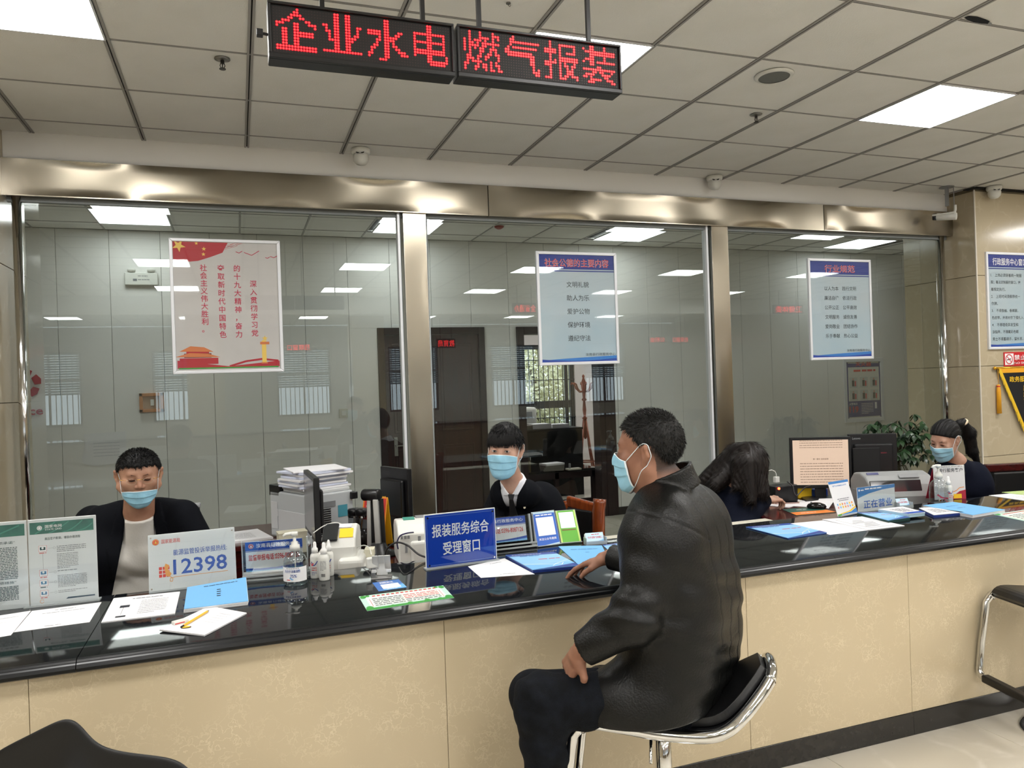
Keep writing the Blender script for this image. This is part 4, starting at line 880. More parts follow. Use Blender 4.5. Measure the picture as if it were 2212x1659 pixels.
mb = MB(); rect(mb, .003, .003, w-.003, h-.003, 0, .0004); rect(mb, .003, .003, .010, h-.003, 2, .0006); rect(mb, w-.010, .003, w-.003, h-.003, 2, .0006); rect(mb, w*.14, h*.46, w*.86, h*.93, 1, .0008); rect(mb, w*.16, h*.39, w*.84, h*.42, 3, .0008)
mb.build('print', [MATS['card green'], WHITEP, mat('lime edge', (186, 214, 110), .4), mat('brown print', (120, 80, 50), .5)], o); MB().box(0, 0, -.05, w, .004, .012).build('acrylic_foot', ACEDGE, o)
def card_box(px, py, wpx, label):
    p = at(px, py, z=ZS); d = (p-Vector((0, 0, CAMZ))).dot(CF); w = wpx*d/F; t = thing('card_holder', label, 'card holder', tuple(p), -.15)
    MB().box(-w/2, -.022, 0, w/2, .024, .003).box(-w/2, -.024, .003, w/2, -.022, .018).box(-w/2, -.022, .003, -w/2+.002, .024, .032).box(w/2-.002, -.022, .003, w/2, .024, .032).build('acrylic_tray', ACEDGE, t)
    mb = MB(Matrix.Translation((0, .0, .004)) @ Matrix.Rotation(-.5, 4, 'X'))
    for k in range(6): mb.box(-w*.43, .004*k-.006, 0, w*.43, .004*k-.004, .048)
    c = mb.build('card_pack', WHITEP, t)
    m2 = MB(Matrix.Translation((0, .0, .004)) @ Matrix.Rotation(-.5, 4, 'X') @ Matrix.Translation((0, -.0065, 0)) @ Matrix.Rotation(math.pi/2, 4, 'X'))
    rect(m2, -w*.43, 0, w*.43, .048, 0, .0002); poly(m2, [(-w*.43, 0), (w*.43, 0), (w*.43, .014), (0, .004)], 1, .0004); put_text(m2, '“办不成事”反映窗口', 0, .020, w*.72, .011, .02, 2, .0006, 'c'); dashes(m2, -w*.15, w*.25, .038, .003, 2, .0006)
    m2.build('print', [mat('pale sky print', (190, 218, 236), .4), SKYP, RED], t)
card_box(1286, 1175, 46, 'small clear holder with pale blue cards right of the green panel')
def broch(m, W, H):
    n = 7
    for k in range(n): rect(m, 0, H*k/n, W, H*(k+1)/n, min(k, 4)*0 + (0 if k < 2 else 1 if k < 6 else 2), .0003)
    poly(m, [(0, 0), (W, 0), (W, H*.18), (W*.55, H*.08)], 2, .0005); poly(m, [(0, H*.30), (W*.6, H*.18), (W, H*.42), (W, H*.46), (W*.6, H*.23), (0, H*.36)], 3, .0006)
    put_text(m, '企业用电报装服务手册', W*.08, H*.90, W*.62, H*.045, .02, 4, .0008); dashes(m, W*.2, W*.6, H*.80, H*.025, 2, .0008); dashes(m, W*.45, W*.9, H*.55, H*.03, 5, .0008); strokeline(m, [(W*.5, H*.12), (W*.62, H*.22), (W*.70, H*.14), (W*.8, H*.26)], .003, 4, .0008)
BR = [SKYP, mat('brochure light blue', (140, 190, 228), .4), mat('brochure deep blue', (30, 60, 140), .4), PALE, WHITEP, RED]
BRD = mat('brochure navy', (34, 56, 130), .4)
sheet('folder', 'light blue paper folder under the hand of the seated man', 'folder', [(1252, 1222), (1318, 1213), (1300, 1178), (1206, 1180)], t=.002, m_=LBLUE, W=.2, H=.28, content=lambda m, W, H: (dashes(m, W*.2, W*.85, H*.78, .006, 0, seed=2), dashes(m, W*.5, W*.6, H*.6, .006, 0, seed=2)), mats=[mat('faint blue print', (70, 120, 170))])
sheet('brochure_stack', 'fanned stack of blue brochures right of the royal blue sign', 'brochures', [(1151, 1231), (1252.5, 1221), (1196, 1192), (1092, 1198.7)], t=.013, m_=SKYP, W=.21, H=.28, content=broch, mats=BR, layers=7, side=BRD)
sheet('brochure', 'blue and white brochure beyond the light blue folder', 'brochure', [(1318, 1192), (1392, 1186), (1372, 1168), (1302, 1177)], t=.002, m_=SKYP, W=.21, H=.28, content=broch, mats=BR)
# right-hand service window
sheet('brochure_stack', 'two overlapping blue brochures, nearest to the seated man on his right', 'brochures', [(1702, 1162), (1786, 1150), (1705, 1130), (1611, 1138)], t=.006, m_=SKYP, W=.21, H=.28, content=broch, mats=BR, layers=3, side=BRD)
sheet('paper_sheet', 'blank-looking white sheet right of the two blue brochures', 'paper', [(1793, 1155), (1877, 1145), (1778, 1124), (1708, 1130.5)], t=.001, content=lambda m, W, H: (dashes(m, W*.2, W*.7, H*.8, .003, 0), dashes(m, W*.5, W*.8, H*.3, .003, 0, seed=4)), mats=[mat('faint print', (176, 178, 186))])
sheet('paper_sheet', 'white printed form with a wide grey box, below the open-for-business sign', 'paper', [(1877, 1144.4), (1954, 1135), (1862, 1115.6), (1776, 1121.6)], z=ZS+.001, t=.003, content=lambda m, W, H: (rect(m, W*.15, H*.1, W*.85, H*.85, 0, .0004), rect(m, W*.17, H*.12, W*.83, H*.83, 1, .0006), [rect(m, W*(.2+.1*(k % 3)), H*(.2+.09*k), W*(.6+.05*(k % 4)), H*(.24+.09*k), 2, .0008) for k in range(6)]), mats=[mat('form grey', (168, 168, 172), .7), PAPER, mat('mid grey print', (150, 150, 152), .7)])
o, w, h = board('card_stand', 'narrow leaning white stand with blue header and rows of icons', 'card stand', (1811, 1116.6), (1853, 1108), (1788.4, 1042), t=.004)
mb = MB(); rect(mb, 0, h*.93, w, h, 0); put_text(mb, '燃气公司微信公众号', w*.5, h*.84, w*.7, h*.045, .02, 0, align='c'); dashes(mb, w*.2, w*.8, h*.47, h*.02, 1); dashes(mb, w*.25, w*.75, h*.42, h*.02, 1)
for k in range(14): disc(mb, w*(.14+.12*(k % 7)), h*(.33-.085*(k//7)), w*.035, (2, 3, 4, 5)[(k*3) % 4], n=8)
poly(mb, [(w*.0, h*.03), (w, h*.03), (w, h*.17), (w*.7, h*.08), (w*.3, h*.055)], 0, .0006); poly(mb, [(w*.0, h*.045), (w*.3, h*.06), (w*.7, h*.09), (w, h*.19), (w, h*.22), (w*.6, h*.11), (w*.2, h*.08)], 5, .0008); rect(mb, 0, h*.02, w*.2, h*.06, 6, .001)
mb.build('print', [mat('mid blue print', (56, 124, 190), .4), INK, SKYP, mat('pink print', (222, 140, 140)), ORANGE, YELL, GREEN], o); MB().box(-.01, -.003, -.06, w+.01, .003, .02).build('acrylic_foot', ACEDGE, o)
o, w, h = board('counter_sign', 'white and blue upright sign reading open for business in Chinese', 'sign', (1854, 1107), (1935, 1097), (1851, 1053.7), t=.004)
mb = MB(); poly(mb, [(0, h*.97), (w, h*.97), (w, h), (0, h)], 0); poly(mb, [(0, h*.56), (w*.3, h*.72), (w*.65, h*.82), (w, h*.86), (w, h), (0, h)], 0, .0006); put_text(mb, '正在营业', w*.53, h*.12, w*.76, h*.34, .03, 1, .0008, 'c'); disc(mb, w*.05, h*.88, h*.045, 2, .0009); dashes(mb, w*.2, w*.65, h*.885, h*.05, 2, .0009); dashes(mb, w*.09, w*.17, h*.86, h*.04, 2, .0009)
mb.build('print', [mat('mid blue print', (56, 124, 190)), mat('strong blue print', (40, 96, 190), .5), WHITEP], o); MB().box(0, 0, .0016, w, h, .0026).build('acrylic_cover', ACRY, o); MB().box(-.004, -.003, -.03, w+.004, .003, .012).build('acrylic_foot', ACEDGE, o)
card_box(1952, 1097, 34, 'small clear holder with pale blue cards beside the open-for-business sign')
sheet('brochure_stack', 'stack of green-edged blue brochures right below the open-for-business sign', 'brochures', [(1919, 1124), (1966, 1117), (1905, 1105.5), (1852, 1107)], t=.016, m_=SKYP, W=.21, H=.28, content=broch, mats=BR, layers=8, side=mat('dark green page edges', (34, 70, 66), .5))
sheet('brochure_stack', 'stack of blue brochures with printed page on top, in front of the grey printer', 'brochures', [(1962, 1110), (1998, 1106), (1950, 1094), (1897, 1099.6)], z=ZS+.010, t=.020, m_=PAPER, W=.21, H=.28, layers=8, side=PALE, content=lambda m, W, H: (rect(m, 0, 0, W, H*.2, 0), [dashes(m, W*.2, W*.8, H*(.3+.09*k), .01, 1, seed=k) for k in range(6)]), mats=[BLUE, INK])
sheet('brochure_stack', 'fanned folded leaflets with navy spines left of the blue booklet', 'brochures', [(2017, 1112), (2083, 1106), (2010, 1095.7), (1985, 1097)], t=.016, m_=PAPER, W=.21, H=.28, layers=5, side=BRD, content=lambda m, W, H: [dashes(m, W*.2, W*.8, H*(.2+.1*k), .01, 0, seed=k) for k in range(6)], mats=[INK])
sheet('booklet', 'light blue booklet in front of the right pump bottle', 'booklet', [(2101, 1112.3), (2170.6, 1100.6), (2059, 1084), (1994, 1091.4)], t=.016, m_=LBLUE, W=.21, H=.28, layers=8, side=PAPER, content=lambda m, W, H: (dashes(m, W*.3, W*.7, H*.7, .005, 0), dashes(m, W*.35, W*.6, H*.5, .008, 0)), mats=[mat('faint blue print', (70, 120, 170))])
sheet('flyer', 'pale green flyer with red lines at the right end of the counter', 'flyer', [(2225, 1128), (2300, 1112), (2226, 1099), (2146, 1111)], t=.001, m_=FLY[0], W=.26, H=.12, content=flyer, mats=FLY)
sheet('paper_sheet', 'white sheet under the green leaflet behind the right flyer', 'paper', [(2212, 1081), (2275, 1074), (2215, 1063), (2136, 1070)], t=.002, content=lambda m, W, H: [dashes(m, W*.2, W*.8, H*(.2+.1*k), .005, 0, seed=k) for k in range(4)], mats=[INK])
sheet('leaflet', 'green and white leaflet cut by the right edge of the photo', 'leaflet', [(2225, 1070), (2290, 1066), (2235, 1058), (2164, 1063)], z=ZS+.002, t=.003, m_=mat('lime leaflet', (176, 200, 130), .4), W=.21, H=.28, content=lambda m, W, H: rect(m, 0, 0, W, H*.3, 0), mats=[WHITEP])
pump_bottle(2029, 1087, 38, 'clear pump bottle with red label in front of the standing desk calendar', red=True)
spray(2050, 1087, 16, 58, 'white spray bottle beside the right pump bottle')
o, w, h = board('desk_calendar', 'white standing desk calendar with black brush lettering and red foot', 'calendar', (2020, 1080), (2087, 1077), (2016, 1007), z=ZS, t=.006)
mb = MB(); poly(mb, [(0, 0), (w, 0), (w, h*.27), (w*.8, h*.23), (w*.6, h*.1), (w*.3, 0)], 0); rect(mb, w*.6, h*.02, w*.86, h*.15, 1, .0009); strokeline(mb, [(w*.55, h*.2), (w*.7, h*.25), (w*.8, h*.33), (w*.95, h*.35)], .004, 2); put_text(mb, '银行服务客户', w*.15, h*.80, w*.78, h*.12, .03, 3); [rect(mb, w*(.08+.045*k), h*.955, w*(.10+.045*k), h*.985, 3) for k in range(19)]
mb.build('print', [RED2, YELL, ORANGE, INKD], o); rg = MB(); [rg.tube([(w*(.09+.045*k), h*.97+.004*math.cos(a), .004*math.sin(a)) for a in np.linspace(0, 6.2, 8)], .0009, 4, close=True) for k in range(19)]; rg.build('wire_binding', CHROME, o)
MB().add([(0, 0, -.09), (w, 0, -.09), (w, h, -.004), (0, h, -.004)], [(3, 2, 1, 0)]).build('back_leg', RED2, o, solid=.002)
# ------------------------------------------------------------------ equipment behind the counter
def plate_px(tl, tr, dl_, dr, hgt):
    """frame of an upright panel from its two top corners at known distances"""
    A, B = at(*tl, d=dl_), at(*tr, d=dr); B.z = A.z = (A.z+B.z)/2; return A-UP*hgt, (B-A).normalized(), (B-A).length
def monitor(label, tl, tr, da, db, h, screen=None, face=1, back_logo=False, group=None, tilt=0):
    P, u, w = plate_px(tl, tr, da, db, h); o = thing('monitor', label, 'monitor', tuple(P), group=group); frame(o, P, u, UP+u.cross(UP)*-tilt)
    s = 1 if face > 0 else -1; zf = 0 if s > 0 else -.028
    MB().box(0, 0, -.028, w, h, 0).build('housing', PLK, o, bevel=.004)
    MB().box(.1*w, .12*h, -.05 if s > 0 else 0, .9*w, .8*h, -.028 if s > 0 else .024).build('rear_bulge', PLK, o, bevel=.01)
    z = .0006 if s > 0 else -.0286
    sc = MB(); sc.add([(.018, .022, z), (w-.018, .022, z), (w-.018, h-.018, z), (.018, h-.018, z)], [(0, 1, 2, 3) if s > 0 else (3, 2, 1, 0)]); sp = sc.build('screen', screen or mat('dark screen', (34, 36, 40), .12), o)
    drop = P.z-ZD
    MB().box(w/2-.035, -drop+.01, -.045 if s > 0 else 0, w/2+.035, .14, -.030 if s > 0 else .018).build('stand_neck', PLK, o, bevel=.003); MB().box(w/2-.12, -drop+.002, -.12, w/2+.12, -drop+.014, .10).build('stand_base', PLK, o, bevel=.004)
    return o, w, h
o, w, h = monitor('black monitor seen edge-on in front of the grey printer', (655, 1014), (677, 1034), 4.12, 3.70, .32, mat('grey reflecting screen', (104, 102, 104), .15))
o, w, h = monitor('black monitor seen from behind, left of the steel post', (821, 1003), (880, 1018), 4.25, 4.05, .30, face=-1)
rect(mb := MB(), w*.08, h*.86, w*.36, h*.93, 0, .001); mb.build('rear_label', mat('dark grey label', (44, 44, 46), .5), o)
o, w, h = monitor('black monitor with a document on its warm screen', (1705, 940), (1838, 949), 5.05, 4.98, .335, mat('warm lit screen', (214, 190, 170), .3, emit=.10))
mb = MB(); 
for k in range(4): dashes(mb, w*.16, w*.86, h*(.93-.045*k), .0035, 0, .0012, seed=k)
put_text(mb, '第一部分 总则说明', w*.5, h*.555, w*.25, h*.035, .02, 0, .0012, 'c')
for k in range(8): dashes(mb, w*.16, w*.86, h*(.48-.052*k), .004, 0, .0012, seed=20+k)
mb.build('screen_text', mat('brown screen text', (150, 126, 110), .6), o)
o, w, h = monitor('black monitor seen from behind, in front of the potted plant', (1832, 934), (1937, 940), 5.2, 5.15, .33, face=-1)
put_text(mb := MB(), 'Lenovo', w*.08, h*.89, w*.17, h*.045, .01, 0, .001); rect(mb, w*.64, h*.60, w*.76, h*.625, 1, .0245); mb.build('rear_label', [mat('pale logo', (150, 154, 158), .4), mat('dim red logo', (96, 30, 40), .5)], o)
MB(Matrix.Translation((0, 0, .024))).box(w*.06, h*.1, 0, w*.62, h*.72, .006).build('rear_panel', mat('matt black plastic', (13, 13, 14), .6), o, bevel=.003)
# grey laser printer
A = at(664, 1072, d=4.12); lf, rg_ = at(583, 1072, d=4.42), at(746, 1060, d=4.34)
u1 = (lf-A); u1.z = 0; w1 = u1.length; u1.normalize(); u2 = (rg_-A); u2.z = 0; u2 = (u2-u1*u2.dot(u1)); w2 = u2.length*1.0+.02; u2.normalize()
pr = thing('laser_printer', 'large light grey laser printer with papers stacked on top', 'printer', (A.x, A.y, ZD)); fx = Matrix(((u1.x, u2.x, 0, 0), (u1.y, u2.y, 0, 0), (0, 0, 1, 0), (0, 0, 0, 1))); hh = A.z-ZD
PRG = mat('light grey printer plastic', (176, 180, 182), .4)
MB(fx).box(0, 0, .004, w1, w2, hh).build('printer_body', PRG, pr, bevel=.008)
MB(fx).box(.015, .02, hh, w1-.12, w2-.01, hh+.02).build('paper_tray_lid', mat('pale printer lid', (196, 198, 198), .4), pr, bevel=.005)
MB(fx).box(w1-.11, .0, hh-.03, w1+.01, .16, hh+.035).build('control_panel', PLK, pr, bevel=.006)
MB(fx).box(w1-.09, -.004, .05, w1-.015, -.001, hh-.06).box(.03, -.004, .02, w1-.10, -.001, hh-.10).box(w1-.10, -.006, hh-.14, w1-.085, -.001, hh-.10).build('front_door', mat('printer door grey', (190, 192, 194), .4), pr, bevel=.002)
vt = MB(fx)
for k in range(13): vt.box(-.003, .06, hh-.09-.012*k, .0005, .14, hh-.084-.012*k)
vt.build('vent_slots', PLK, pr); MB(fx).box(-.004, .05, hh-.075, .0005, .17, hh-.045).build('side_handle', mat('recess grey', (120, 122, 124), .5), pr); MB(fx).box(-.002, w2-.10, hh-.14, .0005, w2-.04, hh-.075).build('sticker', mat('teal sticker', (70, 140, 156), .5), pr)
MB(fx).box(-.02, w2-.02, hh-.05, .02, w2+.02, hh-.01).build('rear_latch', PLK, pr, bevel=.004)
for k in range(9):
    c_ = fx @ Vector((w1*.42+random.uniform(-.015, .015), w2*.50+random.uniform(-.015, .015), hh+.021+.0125*k)); m_ = Matrix.Translation(c_) @ fx @ Matrix.Rotation(random.uniform(-.08, .08) + (.25 if k == 8 else 0), 4, 'Z')
    t = tag(MB(m_).box(-.12-.02*(k > 5), -.15, 0, .12+.03*(k > 6), .15, .0105 if k < 8 else .006).build('paper_bundle', [PAPER, mat('bluish paper', (198, 204, 222), .7)][k % 2], None), '%s of white papers in the stack on the grey laser printer' % ('bottom bundle', 'second bundle from the bottom', 'third bundle from the bottom', 'fourth bundle from the bottom', 'middle bundle', 'fourth bundle from the top', 'third bundle from the top', 'second bundle from the top', 'askew top sheaf')[k], 'papers', 'paper bundles on the laser printer'); t.location = pr.location
for o_ in [x for x in bpy.data.objects if x.name.startswith('paper_bundle')]: pass
sheet('paper_sheet', 'printed white sheets on the dark desk left of the laser printer', 'paper', [(488, 1172), (590, 1160), (556, 1142), (478, 1152)], z=ZD, t=.012, layers=4, content=lambda m, W, H: [dashes(m, W*.2, W*.7, H*(.2+.07*k), .004, 0, seed=k) for k in range(8)], mats=[INK])
p = at(631, 1168, d=3.9); bx = thing('card_box', 'small cream cardboard box in front of the laser printer', 'box', (p.x, p.y, ZD), .1); MB().box(-.07, -.04, 0, .07, .04, p.z-ZD+.045).build('box_body', mat('cream card', (214, 210, 188), .8), bx, bevel=.001); MB().box(-.072, -.042, p.z-ZD+.045, .072, .042, p.z-ZD+.05).build('box_lid', MATS['cream card'], bx)
def slip_printer(label, cx, cy, d, wpx, hpx, rz, kind):
    p = at(cx, cy, d=d); w = wpx*d/F; top = p.z + hpx*d/F/2; H = top-ZD; t = thing('receipt_printer', label, 'printer', (p.x, p.y, ZD), rz)
    if kind == 0:
        prof = [(-.11, 0), (.13, 0), (.13, H*.72), (.10, H*.92), (.03, H), (-.03, H*.96), (-.09, H*.80), (-.11, H*.62)]
        body = MB(); n = len(prof); body.add([(-w*.36, y, z) for y, z in prof]+[(w*.42, y, z) for y, z in prof], [tuple(range(n)), tuple(range(n, 2*n))[::-1]]+[(i, n+i, n+(i+1) % n, (i+1) % n) for i in range(n)]); body.build('printer_body', PLW, t, bevel=.010, bseg=3)
        MB().box(-w*.52, -.13, 0, -w*.30, .10, H*.55).build('side_base', PLW, t, bevel=.012); MB().box(.0, -.15, 0, w*.62, .06, H*.42).build('front_base', PLW, t, bevel=.02, bseg=3)
        MB(Matrix.Translation((0, -.065, H*.88)) @ Matrix.Rotation(.55, 4, 'X')).box(-w*.40, -.05, -.004, -w*.02, .06, .010).build('smoked_cover', SMOKE, t, bevel=.006)
        MB(Matrix.Translation((w*.18, -.065, H*.885)) @ Matrix.Rotation(.62, 4, 'X')).box(-.03, -.03, .0, .03, .025, .003).build('yellow_sticker', YELL, t)
        MB(Matrix.Translation((w*.12, -.02, H*.985)) @ Matrix.Rotation(.25, 4, 'X')).box(-.035, -.015, .0, .03, .02, .003).build('white_label', WHITEP, t)
        MB().box(w*.60, -.10, 0, w*1.05, .04, H*.16).build('paper_tray', PLW, t, bevel=.008); MB().box(w*.58, -.02, H*.30, w*.82, .05, H*.46).build('note_pad', mat('cream card', (214, 210, 188)), t)
    else:
        prof = [(-.10, H*.0), (.13, 0), (.13, H*.80), (.09, H*.96), (.0, H), (-.06, H*.92), (-.10, H*.72)]
        body = MB(); n = len(prof); body.add([(-w*.5, y, z) for y, z in prof]+[(w*.5, y, z) for y, z in prof], [tuple(range(n)), tuple(range(n, 2*n))[::-1]]+[(i, n+i, n+(i+1) % n, (i+1) % n) for i in range(n)]); body.build('printer_body', PLW, t, bevel=.010, bseg=3)
        MB().box(-w*.15, -.115, 0, w*.62, -.02, H*.55).build('front_base', PLW, t, bevel=.015, bseg=3)
        s = MB(); [s.box(-w*.42+k*w*.10, -.104, H*.62+.004*j, -w*.36+k*w*.10, -.099, H*.62+.004*j+.002) for k in range(3) for j in range(4)]; s.build('vent_slots', PLG, t)
        MB().box(-w*.30, -.108, H*.28, -w*.24, -.098, H*.5).box(w*.08, -.105, H*.40, w*.16, -.098, H*.66).build('socket', PLG, t); MB(Matrix.Translation((-w*.05, .01, H+.001)) @ Matrix.Rotation(.1, 4, 'X')).box(-w*.22, -.02, -.004, w*.12, .03, .001).build('teal_label', TEAL2, t)
        MB().box(w*.14, .02, H*.93, w*.48, .10, H*1.0).build('dark_hatch', PLG, t, bevel=.003)
    return t, p, w, H
sp1, p1, w1_, H1 = slip_printer('white receipt printer with smoked cover and yellow sticker', 738, 1182, 3.50, 84, 96, -.25, 0)
sp2, p2, w2_, H2 = slip_printer('white receipt printer with plugged cables left of the royal blue sign', 892, 1168, 3.72, 72, 94, -.1, 1)
A = lambda x, y, d: Vector(at(x, y, d=d))
def cable(label, pts, r, m_, n=40):
    P = [Vector(p) for p in pts]; out = []
    for i in range(len(P)-1):
        a, b, c, e = P[max(i-1, 0)], P[i], P[i+1], P[min(i+2, len(P)-1)]
        for k in range(8): t_ = k/8; out.append(.5*((2*b)+(c-a)*t_+(2*a-5*b+4*c-e)*t_*t_+(-a+3*b-3*c+e)*t_**3))
    out.append(P[-1]); org = sum(out, Vector())/len(out); return tag(MB().tube([p-org for p in out], r, 8).build('cable', m_, None, smooth=True, loc=org), label, 'cable')
cable('thick black cable looping from the receipt printer to behind the royal blue sign', [A(832, 1208, 3.5), A(836, 1186, 3.5), A(856, 1172, 3.5), A(880, 1178, 3.5), A(905, 1198, 3.45), A(930, 1206, 3.42)], .0045, PLK)
cable('dark cable with violet plug at the receipt printer', [A(893, 1150, 3.6), A(878, 1152, 3.55), A(864, 1158, 3.55), A(858, 1172, 3.55), A(860, 1186, 3.55)], .0035, mat('violet dark cable', (44, 38, 78), .4))
cable('white cable arching over the receipt printer with yellow sticker', [A(676, 1152, 3.42), A(700, 1136, 3.46), A(727, 1129, 3.5), A(748, 1140, 3.5), A(757, 1156, 3.48), A(760, 1178, 3.46), A(772, 1186, 3.46)], .0022, PLW)
cable('thin white cable from the receipt printer to the charger', [A(768, 1184, 3.46), A(786, 1178, 3.4), A(798, 1184, 3.3), A(802, 1198, 3.2)], .0022, PLW)
cable('thin black wire lying on the counter behind the royal blue sign', [at(862, 1225, z=ZS+.003), at(875, 1240, z=ZS+.003), at(905, 1222, z=ZS+.003), at(925, 1212, z=ZS+.003)], .002, PLK)
# tumblers, camera stand, red calendar
for px, py, d, hh_, lab in ((766, 1128, 4.0, .155, 'dark-topped glass tumbler behind the other, near the two-rod stand'), (782, 1126, 3.95, .165, 'glass tumbler with black lid beside the two-rod stand')):
    p = at(px, py, d=d); t = thing('tumbler', lab, 'tumbler', (p.x, p.y, ZD)); H = at(px, 1098, d=d).z-ZD
    MB().lathe([(0, .002), (.030, .002), (.033, .01), (.033, H-.045), (.030, H-.03)], 20, cap=False).build('glass_body', glass_pane('tumbler glass', (.55, .56, .57), 1), t, smooth=True); MB().lathe([(0, .006), (.029, .006), (.029, H*.5), (0, H*.5)], 16, cap=False).build('tea', mat('dark tea', (46, 42, 40), .1), t, smooth=True)
    MB().lathe([(0, H-.035), (.034, H-.035), (.034, H-.006), (.028, H), (0, H)], 20).build('lid', PLK, t, smooth=True); MB().lathe([(.0335, H-.045), (.0345, H-.045), (.0345, H-.036), (.0335, H-.036)], 20, cap=False).build('steel_ring', CHROME, t)
b1, b2, tp1, tp2 = A(797, 1150, 3.85), A(818, 1166, 3.82), A(797, 1072, 3.85), A(812, 1078, 3.82); org = Vector((b2.x, b2.y, ZD)); t = thing('camera_stand', 'black document camera stand with two silver rods', 'stand', tuple(org))
MB().lathe([(0, 0), (.095, 0), (.09, .012), (.05, .03), (.035, .06), (0, .065)], 28).build('stand_base', PLK, t, smooth=True)
for a_, b_, r in ((b1, tp1, .013), (b2, tp2, .017)):
    a2 = Vector(a_); a2.z = ZD+.02; e = b_-org; MB().bar(a2-org, (b_.x-org.x, b_.y-org.y, b_.z-org.z), r*2, r*1.6).build('rod', mat('brushed rod', (206, 206, 204), .3, .7), t, bevel=.003); MB().bar(a2-org+Vector((r*1.3, 0, 0)), Vector((b_.x-org.x+r*1.3, b_.y-org.y, b_.z-org.z)), r*.5, r*1.7).build('rod_edge', PLK, t)
c1, c2 = A(785, 1069, 3.86)-org, A(820, 1069, 3.82)-org; MB().tube([c1, c2], .030, 14).build('head', PLK, t, smooth=True, bevel=.006); MB().box((c1.x+c2.x)/2-.0, (c1.y+c2.y)/2-.014, c1.z-.045, (c1.x+c2.x)/2+.045, (c1.y+c2.y)/2+.014, c1.z-.01).build('clamp', PLK, t, bevel=.004)
def easel_cal(label, tl, tr, d1, d2, h, m1, m2, foot):
    P, u, w = plate_px(tl, tr, d1, d2, h); drop = P.z-ZD; h2 = h+drop-.002; P.z = ZD+.002; o = MB().box(0, 0, -.004, w, h2, 0).build('desk_calendar', m2, None, bevel=.001); frame(o, P, u, UP+u.cross(UP)*-.22); tag(o, label, 'calendar')
    mb = MB(); rect(mb, w*.06, h2*.55, w*.96, h2*.97, 0); rect(mb, w*.06, h2*.16, w*.96, h2*.55, 1); dashes(mb, w*.15, w*.7, h2*.8, .006, 1, .0008); dashes(mb, w*.15, w*.6, h2*.7, .006, 1, .0008); mb.build('print', [m1, WHITEP], o)
    MB().add([(0, 0, -.10), (w, 0, -.10), (w, h2, -.005), (0, h2, -.005)], [(3, 2, 1, 0)]).build('back_leg', foot, o, solid=.002)
    rg = MB(); [rg.tube([(w*(.06+.06*k), h2+.004*math.cos(a), -.002+.004*math.sin(a)) for a in np.linspace(0, 6.2, 8)], .0009, 4, close=True) for k in range(15)]; rg.build('wire_binding', YELL, o)
easel_cal('red and white desk calendar with orange edge behind the two-rod stand', (771, 1078), (822, 1070), 4.0, 3.93, .19, mat('warm red print', (206, 58, 58), .5), ORANGE, YELL)
easel_cal('red desk calendar with orange rings behind the grey dot-matrix printer', (1926, 1023), (2010, 1031), 5.0, 4.75, .16, mat('warm red print', (206, 58, 58)), ORANGE, ORANGE)
# grey dot matrix printer
a_, b_ = at(1858, 1088, z=ZS-.05), at(2008, 1084, z=ZS-.05); a_ = A(1853, 1090, 4.64); b_ = A(2006, 1086, 4.64); c_ = (a_+b_)/2; u = (b_-a_); u.z = 0; w = u.length*.93; u.normalize(); t = thing('dot_matrix_printer', 'grey dot-matrix printer with smoked window behind the open-for-business sign', 'printer', (c_.x+.02, c_.y, ZD)); t.rotation_euler.z = math.atan2(u.y, u.x)
H = A(1930, 1022, 4.6).z-ZD; prof = [(-.13, 0), (.17, 0), (.17, H*.75), (.12, H*.96), (.04, H), (-.03, H*.92), (-.09, H*.70), (-.13, H*.40)]; GP = mat('warm grey plastic', (136, 138, 138), .5, bump=.1, bscale=200)
n = len(prof); mb = MB(); mb.add([(-w/2, y, z) for y, z in prof]+[(w/2, y, z) for y, z in prof], [tuple(range(n)), tuple(range(n, 2*n))[::-1]]+[(i, n+i, n+(i+1) % n, (i+1) % n) for i in range(n)]); mb.build('printer_body', GP, t, bevel=.014, bseg=3)
MB(Matrix.Translation((-.03, -.095, H*.70)) @ Matrix.Rotation(-.30, 4, 'X')).box(-w*.42, -.006, -H*.30, w*.34, .002, H*.13).build('smoked_window', SMOKE, t, bevel=.004)
MB(Matrix.Translation((0, -.045, H*.905)) @ Matrix.Rotation(.72, 4, 'X')).box(-.0, -.015, 0, w*.30, .015, .004).build('control_strip', PLG, t, bevel=.002)
mb = MB(Matrix.Translation((-w*.38, .0, H*.955)) @ Matrix.Rotation(.7, 4, 'X')); mb.box(-.02, -.008, .0, .05, .008, .006); mb.build('logo_plate', mat('dark blue plate', (36, 40, 96), .4), t)
MB().box(-w/2-.006, -.10, .01, -w/2+.001, .12, H*.5).build('side_plate', PLG, t, bevel=.003); MB().box(w/2-.001, -.10, .01, w/2+.006, .12, H*.5).build('side_plate', PLG, t, bevel=.003)
